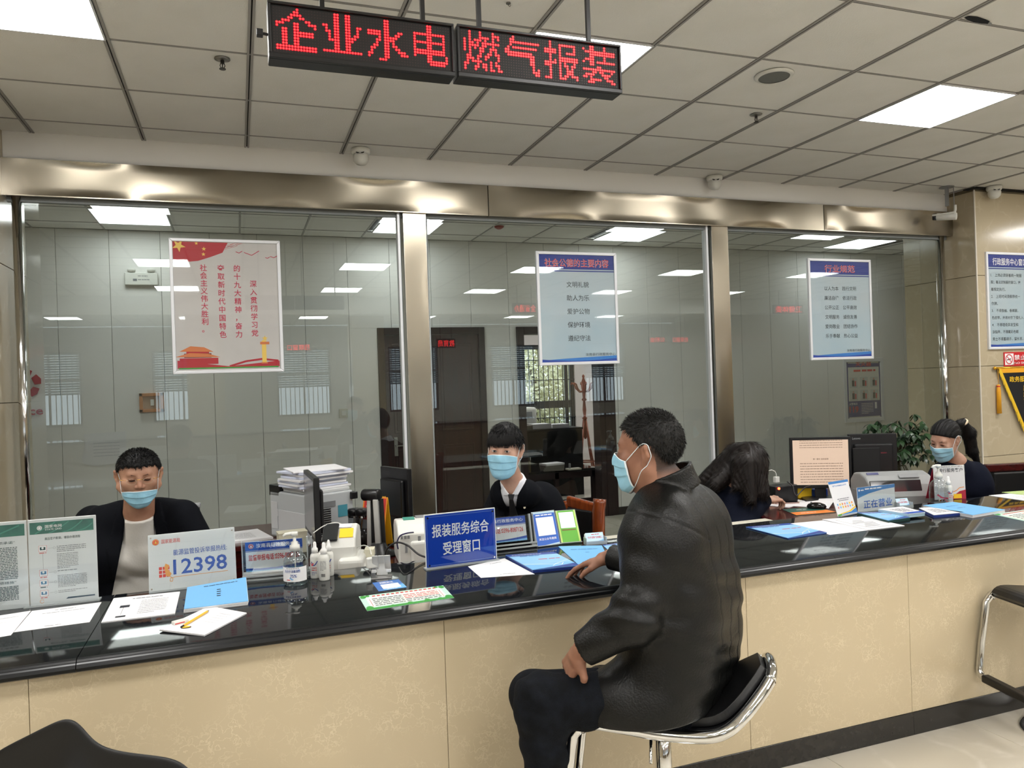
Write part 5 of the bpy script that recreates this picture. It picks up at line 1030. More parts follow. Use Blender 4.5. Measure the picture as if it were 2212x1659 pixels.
# small things on the right desk
for k, (q, lab) in enumerate((([(1655, 1092), (1705, 1096), (1745, 1083), (1690, 1072)], 'white sheet under the phone on the right desk'), ([(1700, 1092), (1790, 1098), (1806, 1086), (1750, 1078)], 'crumpled white sheet behind the mouse on the right desk'))):
    sheet('paper_sheet', lab, 'paper', q, z=ZD, t=.003, layers=2, lift={2: .03} if k else None)
p = at(1698, 1085, z=ZD+.008); t = thing('smartphone', 'rose-edged smartphone on the white sheet before the long-haired woman', 'phone', (p.x, p.y, ZD+.004), -.35); MB().prism(rrect(-.075, -.037, .075, .037, .008), 0, .0075).build('phone_body', mat('rose metal', (190, 160, 152), .25, .7), t); MB().prism(rrect(-.072, -.034, .072, .034, .006), .0076, .0082).build('phone_glass', mat('black phone glass', (12, 12, 16), .05), t)
p = at(1764, 1096, z=ZD+.01); t = thing('computer_mouse', 'black computer mouse on the orange-edged folder', 'mouse', (p.x, p.y, ZD+.004), .9); mo = MB(); n_ = 12
mo.lathe([(0, 0), (.030, 0), (.033, .012), (.028, .026), (.014, .035), (0, .037)], 20); ms_ = mo.build('mouse_shell', mat('gloss black', (10, 10, 11), .12), t, smooth=True); ms_.scale = (1, 1.75, 1); MB().cyl((-.004, .03, .034), (.004, .03, .034), .006, 10).build('scroll_wheel', PLG, t)
sheet('folder', 'green and orange folder under the computer mouse', 'folder', [(1720, 1113), (1806, 1106), (1760, 1095), (1690, 1100)], z=ZD, t=.003, m_=mat('dark green folder', (46, 92, 84), .4), W=.3, H=.2, content=lambda m, W, H: (rect(m, 0, 0, W, H*.42, 0), dashes(m, W*.2, W*.6, H*.2, .008, 1, .0008), dashes(m, W*.3, W*.6, H*.7, .01, 1, .0008)), mats=[mat('orange folder', (230, 128, 48), .4), WHITEP])
p = A(1690, 1052, 5.0); t = thing('power_adapter', 'black power box with glowing red lamp behind the long-haired woman', 'adapter', (p.x, p.y, ZD)); MB().box(-.09, -.04, 0, .09, .05, p.z-ZD+.015).build('housing', PLK, t, bevel=.006); MB().cyl((-.062, -.041, p.z-ZD-.0), (-.062, -.046, p.z-ZD-.0), .008, 12).build('red_lamp', mat('red lamp', (255, 60, 30), .5, emit=6), t)
p = A(1677, 1032, 5.02); t = thing('charger', 'white plug-in charger with curved white cable on the black power box', 'charger', (p.x, p.y, p.z-.012)); MB().box(-.016, -.014, -.02, .016, .014, .02).build('charger_body', PLW, t, bevel=.003); MB().tube([(0, 0, .018), (0, 0, .035), (-.01, 0, .055), (-.035, 0, .065), (-.06, 0, .062)], .003, 6).build('cord', PLW, t, smooth=True)
cable('tangled black cable beside the black power box', [A(1700, 1040, 4.98), A(1712, 1050, 4.95), A(1716, 1066, 4.92), A(1722, 1070, 4.9), A(1738, 1054, 4.95), A(1750, 1050, 5.0)], .004, PLK)
p = A(1733, 1050, 5.12); t = thing('yellow_pouch', 'yellow packet under the lit monitor', 'packet', (p.x, p.y, ZD)); MB().box(-.06, -.03, 0, .06, .03, max(.03, p.z-ZD)).build('packet_body', YELL, t, bevel=.01)
p = A(1768, 1056, 5.12); t = thing('blue_box', 'small blue box under the lit monitor', 'box', (p.x, p.y, ZD)); MB().box(-.05, -.03, 0, .05, .03, max(.03, p.z-ZD)).build('box_body', BLUE, t, bevel=.003); MB().box(-.05, -.0305, .02, -.02, -.0301, .05).build('label', WHITEP, t)
# potted plant
rng = random.Random(3); p0 = A(1945, 1070, 6.0); t = thing('potted_plant', 'bushy money tree with drooping dark leaves behind the right desk', 'plant', (p0.x, p0.y, 0))
MB().lathe([(0, 0), (.13, 0), (.17, .30), (.185, .31), (.185, .34), (.165, .34), (.155, .32), (0, .32)], 28).build('pot', mat('grey ceramic pot', (110, 110, 108), .3), t, smooth=True)
cen = A(1932, 975, 6.0)-Vector((p0.x, p0.y, 0)); tk = MB(); tk.tube([(0, 0, .3), (.01, 0, .6), (cen.x*.3, 0, .8), (cen.x*.8, cen.y, cen.z+.15)], .018, 8)
LEAF = mat('dark green leaf', (30, 52, 32), .35, rgb2=(44, 70, 40), scale=20)
leafm = None; nl = 0
for k in range(150):
    th = rng.uniform(0, 6.28); ph = rng.uniform(-.9, 1.0); r = rng.uniform(.14, .33); c = cen + Vector((math.cos(th)*r*math.cos(ph)*.95, math.sin(th)*r*math.cos(ph)*.8, r*math.sin(ph)*1.05+(.0 if ph > -.3 else -.12)))
    if k % 3 == 0: tk.tube([(cen.x*.6, cen.y*.6, cen.z-.12), tuple((cen+c)/2+Vector((0, 0, .03))), tuple(c)], .0035, 5)
    for q in range(5):
        nl += 1
        a = th + (q-2)*.85; L = rng.uniform(.06, .09)
        if leafm is None:
            m_ = MB(); pts = [(0, 0, 0), (.25, .17, .03), (.6, .22, .0), (1, 0, -.22), (.6, -.22, .0), (.25, -.17, .03), (.5, 0, .06)]; m_.add(pts, [(0, 1, 6), (1, 2, 6), (2, 3, 6), (3, 4, 6), (4, 5, 6), (5, 0, 6)]); lo_ = m_.build('leaf', LEAF, t, smooth=True); leafm = lo_.data; l = lo_
        elif nl <= 290: l = bpy.data.objects.new('leaf', leafm); COL.objects.link(l); l.parent = t
        else:
            Mx = Matrix.Translation(c) @ Matrix.Rotation(a, 4, 'Z') @ Matrix.Rotation(rng.uniform(.2, 1.1), 4, 'Y') @ Matrix.Scale(L, 4)
            if nl == 291: lm = MB()
            lm.T = Mx; lm.add(pts, [(0, 1, 6), (1, 2, 6), (2, 3, 6), (3, 4, 6), (4, 5, 6), (5, 0, 6)]); continue
        l.location = c; l.rotation_euler = (rng.uniform(-.4, .4), rng.uniform(.2, 1.1), a); l.scale = (L, L, L)
tag(lm.build('leaf_mass', LEAF, t, smooth=True), kind='stuff'); tk.build('stem', mat('grey green stem', (84, 78, 56), .7), t, smooth=True)
# ------------------------------------------------------------------ seats
def chrome_stool(loc, rz, label, hz):
    """bar stool: padded L seat on a chrome tube frame, footrest loop, gas post, disc base. local +x is the front"""
    t = thing('bar_stool', label, 'stool', loc, rz, 'chrome bar stools along the counter')
    pr = [(.23, -.01), (.20, .008), (.10, .0), (0, -.012), (-.12, -.012), (-.18, .006), (-.23, .040), (-.285, .088), (-.315, .118)]
    HW = [.185, .19, .19, .19, .19, .188, .165, .115, .080]
    def spline(p):
        out = []
        for i in range(len(p)-1):
            a, b, c, e = [np.array(p[max(0, min(len(p)-1, k))], float) for k in (i-1, i, i+1, i+2)]
            for k in range(5): q = k/5; out.append(tuple(.5*((2*b)+(c-a)*q+(2*a-5*b+4*c-e)*q*q+(-a+3*b-3*c+e)*q**3)))
        return out+[tuple(p[-1])]
    path = spline([(x, z, w_) for (x, z), w_ in zip(pr, HW)])
    def sheet_(inset, off, th, name, m_, bev):
        mb = MB(); N = len(path); vs = []
        for sgn in (-1, 1):
            for i, (x, z, w_) in enumerate(path):
                a, b = path[max(i-1, 0)], path[min(i+1, N-1)]; tx, tz = b[0]-a[0], b[1]-a[1]; L = math.hypot(tx, tz); nx, nz = tz/L, -tx/L; y = sgn*(w_-inset)
                if nz < 0: nx, nz = -nx, -nz
                vs += [(x+nx*off, y, hz+z+nz*off), (x+nx*(off+th), y, hz+z+nz*(off+th))]
        fs = []
        for i in range(N-1):
            a = 2*i; b = 2*N+2*i; fs += [(a, a+2, b+2, b), (a+1, b+1, b+3, a+3), (a, a+1, a+3, a+2), (b, b+2, b+3, b+1)]
        fs += [(0, 2*N, 2*N+1, 1), (2*N-2, 2*N-1, 4*N-1, 4*N-2)]; mb.add(vs, fs); return mb.build(name, m_, t, bevel=bev, bseg=3)
    sheet_(.030, .006, .026, 'seat_cushion', mat('black seat leatherette', (17, 17, 18), .35), .009); sheet_(.014, -.010, .012, 'seat_shell', PLK, .003)
    for sgn in (-1, 1): MB().tube([(x, sgn*w_, hz+z-.010) for x, z, w_ in path], .016, 10, flat=(1.15, .95)).build('side_rail', CHROME, t, smooth=True)
    xe, ze, we = path[-1]; MB().tube(spline([(xe, -we, hz+ze-.01), (xe-.008, -we*.6, hz+ze+.008), (xe-.010, 0, hz+ze+.012), (xe-.008, we*.6, hz+ze+.008), (xe, we, hz+ze-.01)]), .016, 10).build('back_hoop', CHROME, t, smooth=True)
    x = .225
    leg = [(x-.03, -.19, hz-.0), (x+.0, -.19, hz-.01), (x+.025, -.19, hz-.04), (x+.055, -.19, hz-.22), (x+.072, -.19, hz-.345), (x+.072, -.175, hz-.366), (x+.072, -.15, hz-.37), (x+.072, .15, hz-.37), (x+.072, .175, hz-.366), (x+.072, .19, hz-.345), (x+.055, .19, hz-.22), (x+.025, .19, hz-.04), (x+.0, .19, hz-.01), (x-.03, .19, hz)]
    MB().tube(leg, .0155, 10).build('footrest_loop', CHROME, t, smooth=True); MB().box(x+.054, -.155, hz-.385, x+.092, .155, hz-.352).build('footrest_pad', PLK, t, bevel=.006)
    MB().box(-.09, -.09, hz-.048, .09, .09, hz-.036).build('mount_plate', PLK, t, bevel=.003); MB().cyl((0, 0, hz-.36), (0, 0, hz-.05), .024, 20).build('gas_lift', CHROME, t, smooth=True); MB().cyl((0, 0, .02), (0, 0, hz-.34), .030, 22).build('post', CHROME, t, smooth=True)
    MB().tube([(.02, .03, hz-.05), (.03, .12, hz-.055), (.03, .20, hz-.10)], .005, 6).build('height_lever', CHROME, t, smooth=True); MB().lathe([(0, 0), (.205, 0), (.205, .006), (.19, .014), (.08, .026), (.034, .05), (0, .05)], 40).build('base_disc', CHROME, t, smooth=True)
    return t
hipp = A(1452, 1530, 2.36)
chrome_stool((hipp.x-.03, hipp.y+.01, 0), math.radians(128+20), 'black and chrome bar stool under the seated man in the leather jacket', A(1500, 1575, 2.3).z+.068)
ps = at(2262, 1580, z=0); chrome_stool((ps.x+.09, ps.y-.06, 0), math.radians(180-12), 'empty chrome bar stool cut by the right edge of the photo', .575)
# moulded black shell chair at the lower left
p = A(150, 1620, 1.9); t = thing('shell_chair', 'black moulded plastic chair back cut by the lower left of the photo', 'chair', (p.x-.15, p.y-.15, 0), 0)
prf = [(-60, 1700), (-30, 1640), (0, 1617), (60, 1588), (110, 1562), (140, 1551), (165, 1558), (190, 1590), (215, 1612), (260, 1625), (330, 1632), (380, 1640), (410, 1662), (450, 1720)]
top = [A(x, y, 1.92 - .0*x) - t.location for x, y in prf]; N = len(top); mb = MB(); rows = 9; vs = []
for j in range(rows):
    s = j/(rows-1)
    for i, q in enumerate(top): vs.append((q.x - .10*s*0 + CF.x*(-.14*s*s), q.y + CF.y*(-.14*s*s) - .0, q.z - .34*s))
mb.add(vs, [(j*N+i, (j+1)*N+i, (j+1)*N+i+1, j*N+i+1) for j in range(rows-1) for i in range(N-1)]); mb.build('shell', mat('black moulded plastic', (14, 14, 15), .42), t, smooth=True, solid=.012, sub=2)
zs = top[0].z+t.location.z-.30
for dx, dy in ((-.15, -.1), (.35, -.2), (-.2, -.5), (.3, -.55)): MB().cyl((dx, dy, 0), (dx*.7, dy*.8, zs), .014, 10).build('leg', CHROME, t, smooth=True)
MB().prism([(x-.1, y-.30) for x, y in rrect(-.22, -.22, .28, .22, .08)], zs-.01, zs+.012).build('seat', MATS['black moulded plastic'], t, bevel=.005)
# wooden armchair behind the young man
P, u, w = plate_px((1218, 1066), (1292, 1082), 4.15, 3.95, .5); t = thing('wooden_armchair', 'brown varnished wooden armchair behind the young man in the suit', 'chair', (P.x, P.y, 0)); v = u.cross(UP)
def loc_(s, f, z): q = u*s - v*f; return (q.x, q.y, z)
zt_ = P.z+.5
MB().bar(loc_(.02, 0, .45), loc_(.02, 0, zt_-.03), .05, .05, up=u).build('back_post', BROWNW, t, bevel=.015, bseg=3)
MB().tube([loc_(w, -.02, .42), loc_(w, -.01, .7), loc_(w, 0, zt_-.06), loc_(w, .01, zt_-.02), loc_(w, .012, zt_)], .032, 12, flat=(1.0, 1.3)).build('back_post', BROWNW, t, smooth=True)
MB().bar(loc_(.03, 0, zt_-.03), loc_(w-.02, 0, zt_-.05), .035, .06).build('top_rail', BROWNW, t, bevel=.012, bseg=3); MB().bar(loc_(.04, -.01, zt_-.28), loc_(w-.03, -.01, zt_-.28), .03, .44).build('back_pad', BLK, t, bevel=.01)
MB().box(*[min(a, b) for a, b in zip(loc_(.0, -.02, .40), loc_(w, .45, .47))], *[max(a, b) for a, b in zip(loc_(.0, -.02, .40), loc_(w, .45, .47))]).build('seat', BLK, t, bevel=.01)
for s in (.02, w-.02):
    for f_ in (0, .42): MB().bar(loc_(s, f_, 0), loc_(s, f_, .42), .045, .045, up=u).build('leg', BROWNW, t, bevel=.006)
# dark bench behind the ponytailed woman, chair behind the man with glasses
P, u, w = plate_px((2140, 997), (2290, 1008), 5.75, 5.6, .6); u = Vector((1, -.25, 0)).normalized(); w = .55; t = thing('wooden_settle', 'black upholstered seat back with red wood top rail behind the ponytailed woman', 'chair', (P.x, P.y, 0))
c_ = u*(w/2); zt_ = P.z+.6; MB().bar(tuple(Vector((0, 0, zt_-.03))-u*.05), tuple(u*(w+.3)+Vector((0, 0, zt_-.03))), .05, .06).build('top_rail', REDW, t, bevel=.01); MB().bar(tuple(Vector((0, 0, zt_-.33))), tuple(u*(w+.25)+Vector((0, 0, zt_-.33))), .06, .54).build('back_pad', BLK, t, bevel=.015)
MB().bar(tuple(Vector((0, -.25, .40))), tuple(u*(w+.25)+Vector((0, -.25, .40))), .5, .08).build('seat', BLK, t, bevel=.02)
for s in (0.02, w+.2):
    for f_ in (-.45, -.02): MB().box(u.x*s-.02, u.y*s+f_-.02, 0, u.x*s+.02, u.y*s+f_+.02, .36).build('leg', REDW, t)
p = A(405, 1110, 3.95); t = thing('office_chair', 'black office chair back showing beside the shoulder of the man with glasses', 'chair', (p.x-.18, p.y, 0)); MB().box(-.22, -.03, .5, .24, .03, p.z+.045).build('backrest', BLK, t, bevel=.02); MB().box(-.225, -.035, p.z+.03, .245, .035, p.z+.05).build('top_rail', PLG, t, bevel=.006)
MB().box(-.24, -.42, .43, .24, .03, .50).build('seat', BLK, t, bevel=.02); MB().cyl((0, -.2, .08), (0, -.2, .43), .03).build('post', CHROME, t); b5 = MB(); [b5.bar((0, -.2, .08), (.28*math.cos(a), -.2+.28*math.sin(a), .04), .04, .03) for a in np.linspace(0, 5.03, 5)]; b5.build('star_base', PLK, t)
# ------------------------------------------------------------------ pictures on the glass and walls, ceiling fittings, far office
def framed(name, label, cat, tl, tr, bl, br, y, fw=.020, bg=PALE, cover=True, extra_x=0):
    a, b, c, d_ = [at(*q, y=y) for q in (tl, tr, bl, br)]; x0, x1 = (a.x+c.x)/2, (b.x+d_.x)/2+extra_x; z0, z1 = (c.z+d_.z)/2, (a.z+b.z)/2; w, h = x1-x0, z1-z0
    o = MB().box(.004, .004, -.014, w-.004, h-.004, -.002).build(name, bg); frame(o, (x0, y, z0), (1, 0, 0), (0, 0, 1)); tag(o, label, cat)
    for q in (((0, 0), (w, 0), (w-fw, fw), (fw, fw)), ((w, 0), (w, h), (w-fw, h-fw), (w-fw, fw)), ((w, h), (0, h), (fw, h-fw), (w-fw, h-fw)), ((0, h), (0, 0), (fw, fw), (fw, h-fw))):
        MB().prism(list(q), -.016, .006).build('frame_side', ALU, o, bevel=.003)
    if cover: MB().add([(fw, fw, .001), (w-fw, fw, .001), (w-fw, h-fw, .001), (fw, h-fw, .001)], [(0, 1, 2, 3)]).build('cover_sheet', glass_pane('poster film', (.97, .97, .97), 1.0, .02) if 'poster film' not in MATS else MATS['poster film'], o)
    return o, w, h
CRM = mat('poster grey paper', (190, 188, 185), .5, rgb2=(196, 194, 191), scale=5)
o, w, h = framed('framed_poster', 'framed red and grey poster with four columns of red characters and a gate tower', 'poster', (362, 514), (604, 520), (376, 807), (614, 804), YG-.012, bg=CRM)
f = .022; z = -.0012; mb = MB()
flag = [(f, h-f), (w*.52, h-f), (w*.47, h*.90), (w*.36, h*.865), (w*.25, h*.835), (w*.14, h*.825), (f, h*.845)]
mb.add([(a, b, z) for a, b in flag], [tuple(range(len(flag)))[::-1]], 0)
rr = random.Random(5)
for k in range(60):
    x = rr.uniform(.02, .62)*w; y = h*(.80+.17*(x/w)/.6) + rr.uniform(-.02, .02)*h; L = rr.uniform(.01, .05); 
    if f < x and x+L < w-f and y < h-f-.004: mb.add([(x, y, z+.0001), (x+L, y+L*.35, z+.0001), (x+L, y+L*.35+.0015, z+.0001), (x, y+.002, z+.0001)], [(0, 1, 2, 3)], 0)
star(mb, w*.085, h*.945, w*.062, 1, z+.0003, 60); star(mb, w*.24, h*.965, w*.018, 1, z+.0003); star(mb, w*.305, h*.925, w*.022, 1, z+.0003); star(mb, w*.30, h*.885, w*.020, 1, z+.0003)
for x, y, s_ in ((.62, .90, .03), (.735, .885, .07), (.88, .865, .02), (.94, .87, .035)): strokeline(mb, [(w*(x-s_), h*(y+s_*.3)), (w*x, h*y), (w*(x+s_), h*(y+s_*.5))], .004, 2, z+.0002)
cols = (('深入贯彻学习党', .74, .685), ('的十九大精神，奋力', .595, .80), ('夺取新时代中国特色', .45, .80), ('社会主义伟大胜利。', .30, .80))
for s_, x, y in cols:
    st = .062 if s_[0] != '社' else .057
    if s_[0] == '社': x = .295
    put_text(mb, s_, w*x, h*(y-.04), None, h*.047, .022, 2, z+.0004, vertical=True, step=h*st)
# gate tower, ribbon and column along the bottom
mb.add([(x*w, y*h, z+.0002) for x, y in ((.04, .04), (.96, .04), (.96, .085), (.7, .065), (.5, .05), (.3, .07), (.04, .10))], [(0, 1, 2, 3, 4, 5, 6)], 0)
for (x0, y0, x1, y1, m_) in ((.06, .07, .40, .115, 0), (.10, .118, .34, .15, 4), (.12, .15, .32, .165, 0)): rect(mb, x0*w, y0*h, x1*w, y1*h, m_, z+.0004)
for (cx, y, hw_, hh_) in ((.22, .125, .20, .022), (.21, .165, .15, .03)): mb.add([((cx-hw_)*w, y*h, z+.0006), ((cx+hw_)*w, y*h-.004, z+.0006), ((cx+hw_*.45)*w, (y+hh_)*h, z+.0006), ((cx-hw_*.35)*w, (y+hh_*1.3)*h, z+.0006)], [(0, 1, 2, 3)], 3)
rect(mb, w*.05, h*.035, w*.95, h*.045, 5, z+.0007); rect(mb, w*.80, h*.07, w*.84, h*.24, 1, z+.0006); rect(mb, w*.785, h*.21, w*.87, h*.23, 3, z+.0008); star(mb, w*.83, h*.255, w*.03, 1, z+.0008); rect(mb, w*.79, h*.065, w*.85, h*.075, 3, z+.0008)
strokeline(mb, [(w*.5, h*.05), (w*.65, h*.085), (w*.8, h*.10), (w*.95, h*.085)], .012, 0, z+.0005)
mb.build('print', [mat('flag red print', (176, 32, 48), .5), mat('gold print', (236, 200, 96), .5), mat('crimson lettering', (190, 30, 70), .5), mat('roof ochre print', (206, 120, 70), .5), mat('tower brown print', (120, 50, 50), .5), GREEN], o)
def blue_poster(name, label, corners, title, body, foot, ytext, extra_x=0, y=YG-.012, left=None, tcol=True):
    o, w, h = framed(name, label, 'poster', *corners, y, fw=.022, bg=mat('pale blue poster', (166, 190, 202), .5, rgb2=(184, 196, 201), scale=1.5), extra_x=extra_x)
    z = -.0012; f = .022; mb = MB(); rect(mb, f, h*.845, w-f, h-f, 0, z); rect(mb, f, h*.825, w-f, h*.835, 0, z); W_ = w-extra_x
    put_text(mb, title, w/2, h*.865, (w-2*f)*(.86 if len(title) > 5 else .52), h*.075, .055 if tcol else .03, 1, z+.0003, 'c'); put_text(mb, title, w/2, h*.865, (w-2*f)*(.86 if len(title) > 5 else .52), h*.075, .012, 2 if tcol else 1, z+.0006, 'c')
    for k, s_ in enumerate(body):
        yy = h*(ytext[0]-ytext[1]*k)
        if left is None: put_text(mb, s_, w/2, yy, None, h*ytext[2], .006, 3, z+.0004, 'c')
        else: put_text(mb, s_, f+left, yy, None, h*ytext[2], .004, 3, z+.0004, 'l')
    if foot: put_text(mb, foot, w-f-.01, h*.075, w*.38, h*.026, .004, 3, z+.0005, 'r')
    n = 14; w0 = w-2*f
    wv = [(f+w0*i/n, h*(.040+.035*(i/n)**.7)) for i in range(n+1)]; mb.add([(a, b, z+.0002) for a, b in wv]+[(w-f, f, z+.0002), (f, f, z+.0002)], [tuple(range(n+3))[::-1]], 4)
    wv = [(f+w0*i/n, h*(.052-.018*math.sin(i/n*3.1))) for i in range(n+1)]; mb.add([(a, b, z+.0003) for a, b in wv]+[(w-f, f, z+.0003), (f, f, z+.0003)], [tuple(range(n+3))[::-1]], 5)
    mb.build('print', [mat('indigo band', (38, 58, 140), .5), WHITEP, mat('title red', (206, 48, 52), .5), mat('charcoal lettering', (52, 58, 64), .6), mat('wave blue', (48, 122, 200), .5), mat('wave navy', (28, 66, 160), .5)], o)
    return o, w, h
blue_poster('framed_poster', 'framed pale blue poster with five short lines, in the middle pane', ((1156, 543), (1331, 546), (1167, 789), (1338, 786)), '社会公德的主要内容', ['文明礼貌', '助人为乐', '爱护公物', '保护环境', '遵纪守法'], '汝南县行政服务中心', (.685, .119, .052))
blue_poster('framed_poster', 'framed pale blue poster with two columns of text, in the right pane', ((1743, 558), (1879, 561), (1753, 778), (1888, 775)), '行业规范', ['以人为本　践行文明', '廉洁自律　依法行政', '公开公正　公平高效', '文明服务　诚信友善', '爱岗敬业　团结协作', '乐于奉献　热心公益'], '汝南县行政服务中心', (.685, .094, .042))
blue_poster('framed_poster', 'framed pale blue poster on the marble wall, cut by the right edge of the photo', ((2126, 542), (2212, 548), (2139, 756), (2222, 752)), '行政服务中心窗口工作人员规范', ['　1.　上岗必须穿着统一制服', '服；着法定制服的窗口，按', '着规定执行。', '　2.　上班时间须佩带统一', '作牌。', '　3.　不得挽袖、卷裤腿，', '色皮带，并将衬衣下摆扎入', '　4.　不得理奇异发型和', '涂指甲，不得戴彩色眼', '男士不得蓄胡子、留长发。'], None, (.745, .073, .036), extra_x=.42, y=4.918, left=.03, tcol=False)
a, b = at(2168, 761, y=4.925), at(2212, 790, y=4.925); o = tag(MB().box(0, 0, -.004, .46, a.z-b.z, 0).build('no_smoking_sign', mat('sign red', (200, 36, 44), .4)), 'red no smoking sign above the black pennant', 'sign'); frame(o, (a.x, 4.924, b.z), (1, 0, 0), (0, 0, 1)); h = a.z-b.z
mb = MB(); rect(mb, .012, .012, h*.95, h-.012, 0); disc(mb, h*.5, h*.5, h*.36, 1, .0008, r2=h*.29); strokeline(mb, [(h*.28, h*.72), (h*.72, h*.28)], h*.06, 1, .0012); strokeline(mb, [(h*.3, h*.45), (h*.68, h*.52)], h*.07, 2, .0010); put_text(mb, '禁止吸烟', h*1.02, h*.42, .28, h*.38, .03, 0); put_text(mb, 'NO SMOKING', h*1.02, h*.14, .28, h*.15, .01, 0); mb.build('print', [WHITEP, RED, INKD], o)
a = at(2160, 795, y=4.90); t = thing('pennant', 'black triangular pennant with yellow fringe and tassels on the marble wall', 'pennant', (a.x, 4.91, a.z)); W = .62; H = a.z-at(2207, 935, y=4.9).z
MB().cyl((-.04, 0, 0), (W+.04, 0, 0), .009, 10).build('hanging_rod', mat('gold rod', (214, 160, 50), .25, .8), t, smooth=True); MB().lathe([(0, 0), (.014, .006), (.016, .016), (.008, .026), (0, .03)], 12).build('rod_finial', mat('gold rod', (1, 1, 1)), t, smooth=True).rotation_euler = (0, -math.pi/2, 0)
bpy.data.objects[[x.name for x in bpy.data.objects if x.name.startswith('rod_finial')][-1]].location = (-.035, 0, 0)
Fm = Matrix.Rotation(math.pi/2, 4, 'X'); GOLD = mat('golden satin', (236, 168, 40), .5); BLC = mat('black velvet', (20, 20, 24), .85)
MB(Fm).add([(0, 0, .004), (W, 0, .004), (W/2+.02, -H*.97, .004), (W/2-.02, -H*.97, .004)], [(3, 2, 1, 0)]).build('cloth', BLC, t, solid=.003); m_ = MB(Fm); rect(m_, 0, -.045, W, .004, 0, .0062); m_.build('top_band', GOLD, t)
fr_ = MB(Fm); rr = random.Random(2)
for side in (0, 1):
    for k in range(70):
        s = k/69; x = s*(W/2-.01); y = -H*.97*s; x = x if side == 0 else W-x; dx = (-.012 if side == 0 else .012)+rr.uniform(-.006, .006); L = rr.uniform(.035, .05); fr_.add([(x-.004, y, .007), (x+.004, y, .007), (x+dx+.002, y-L, .008), (x+dx-.002, y-L, .008)], [(3, 2, 1, 0)], 0)
    xs = [(0, 0), (W/2-.01, -H*.97)] if side == 0 else [(W, 0), (W/2+.01, -H*.97)]; strokeline(fr_, xs, .022, 0, .0068)
fr_.build('fringe', mat('yellow fringe', (232, 190, 40), .6), t); m_ = MB(Fm); put_text(m_, '政务服务中心', W*.5, -.13, W*.62, .052, .03, 0, .0064, 'c'); put_text(m_, '黑旗窗口单位', W*.5, -.21, None, .045, .02, 0, .0064, vertical=True, step=.058); m_.build('lettering', YELL, t)
for k, sx in enumerate((-.012, W+.012)):
    tz = a.z-at(2163, 830, y=4.9).z; tl_ = a.z-at(2163, 893, y=4.9).z; ts = MB().cyl((sx, 0, 0), (sx, 0, -tz), .002, 5).lathe([(0, -tz), (.014, -tz-.004), (.014, -tz-.03), (.017, -tz-.05), (.020, -tl_), (0, -tl_)], 12, c=(sx, 0, 0)).build('tassel', GOLD, t, smooth=True)
    MB().lathe([(.0145, -tz-.012), (.0155, -tz-.012), (.0155, -tz-.022), (.0145, -tz-.022)], 12, c=(sx, 0, 0), cap=False).build('red_band', RED, t)
MB().tube([(.12, 0, 0), (W/2, .004, .09), (W-.12, 0, 0)], .0015, 5).build('hanging_string', mat('brown string', (110, 80, 60), .8), t)
MB().box(-.01, 0, -.02, .01, .012, .0).box(W-.01, 0, -.02, W+.01, .012, 0).build('wall_hook', CHROME, t)
# ------------------------------------------------------------------ LED signs hanging from the ceiling
LEDR = mat('lit red diode', (255, 8, 26), .4, emit=1.6); LEDO = mat('unlit diode', (44, 26, 26), .4); LBLK = mat('black led face', (14, 13, 13), .6)
LEDC = mat('lit diode core', (255, 70, 50), .4, emit=2.0)
def raster(ch, n=16):
    co, fs = glyphs(ch, 0, 2); from_ = co; g = np.zeros((n, n), bool); tri = []
    for f_ in fs:
        for k in range(1, len(f_)-1): tri.append((co[f_[0]], co[f_[k]], co[f_[k+1]]))
    T = np.array(tri); xs = (np.arange(n)+.5)/n*1.0; ys = .86-(np.arange(n)+.5)/n*1.0+.0
    X, Y = np.meshgrid(xs, ys); P = np.stack([X.ravel(), Y.ravel()], 1)
    def cr(a, b, p): return (b[:, None, 0]-a[:, None, 0])*(p[None, :, 1]-a[:, None, 1])-(b[:, None, 1]-a[:, None, 1])*(p[None, :, 0]-a[:, None, 0])
    d1, d2, d3 = cr(T[:, 0], T[:, 1], P), cr(T[:, 1], T[:, 2], P), cr(T[:, 2], T[:, 0], P)
    L = [np.linalg.norm(T[:, (i+1) % 3]-T[:, i], axis=1)[:, None]+1e-9 for i in range(3)]; d1, d2, d3 = d1/L[0], d2/L[1], d3/L[2]; e = -.006; e2 = .006
    ins = ((d1 > e) & (d2 > e) & (d3 > e)) | ((d1 < e2) & (d2 < e2) & (d3 < e2))
    area = np.abs(cr(T[:, 0], T[:, 1], T[:, 2]).diagonal())[:, None]; lo_, hi_ = T.min(1)-.006, T.max(1)+.006; ins &= (area > 1e-6) & (P[None, :, 0] > lo_[:, None, 0]) & (P[None, :, 0] < hi_[:, None, 0]) & (P[None, :, 1] > lo_[:, None, 1]) & (P[None, :, 1] < hi_[:, None, 1]); return ins.any(0).reshape(n, n)
YL = 2.03
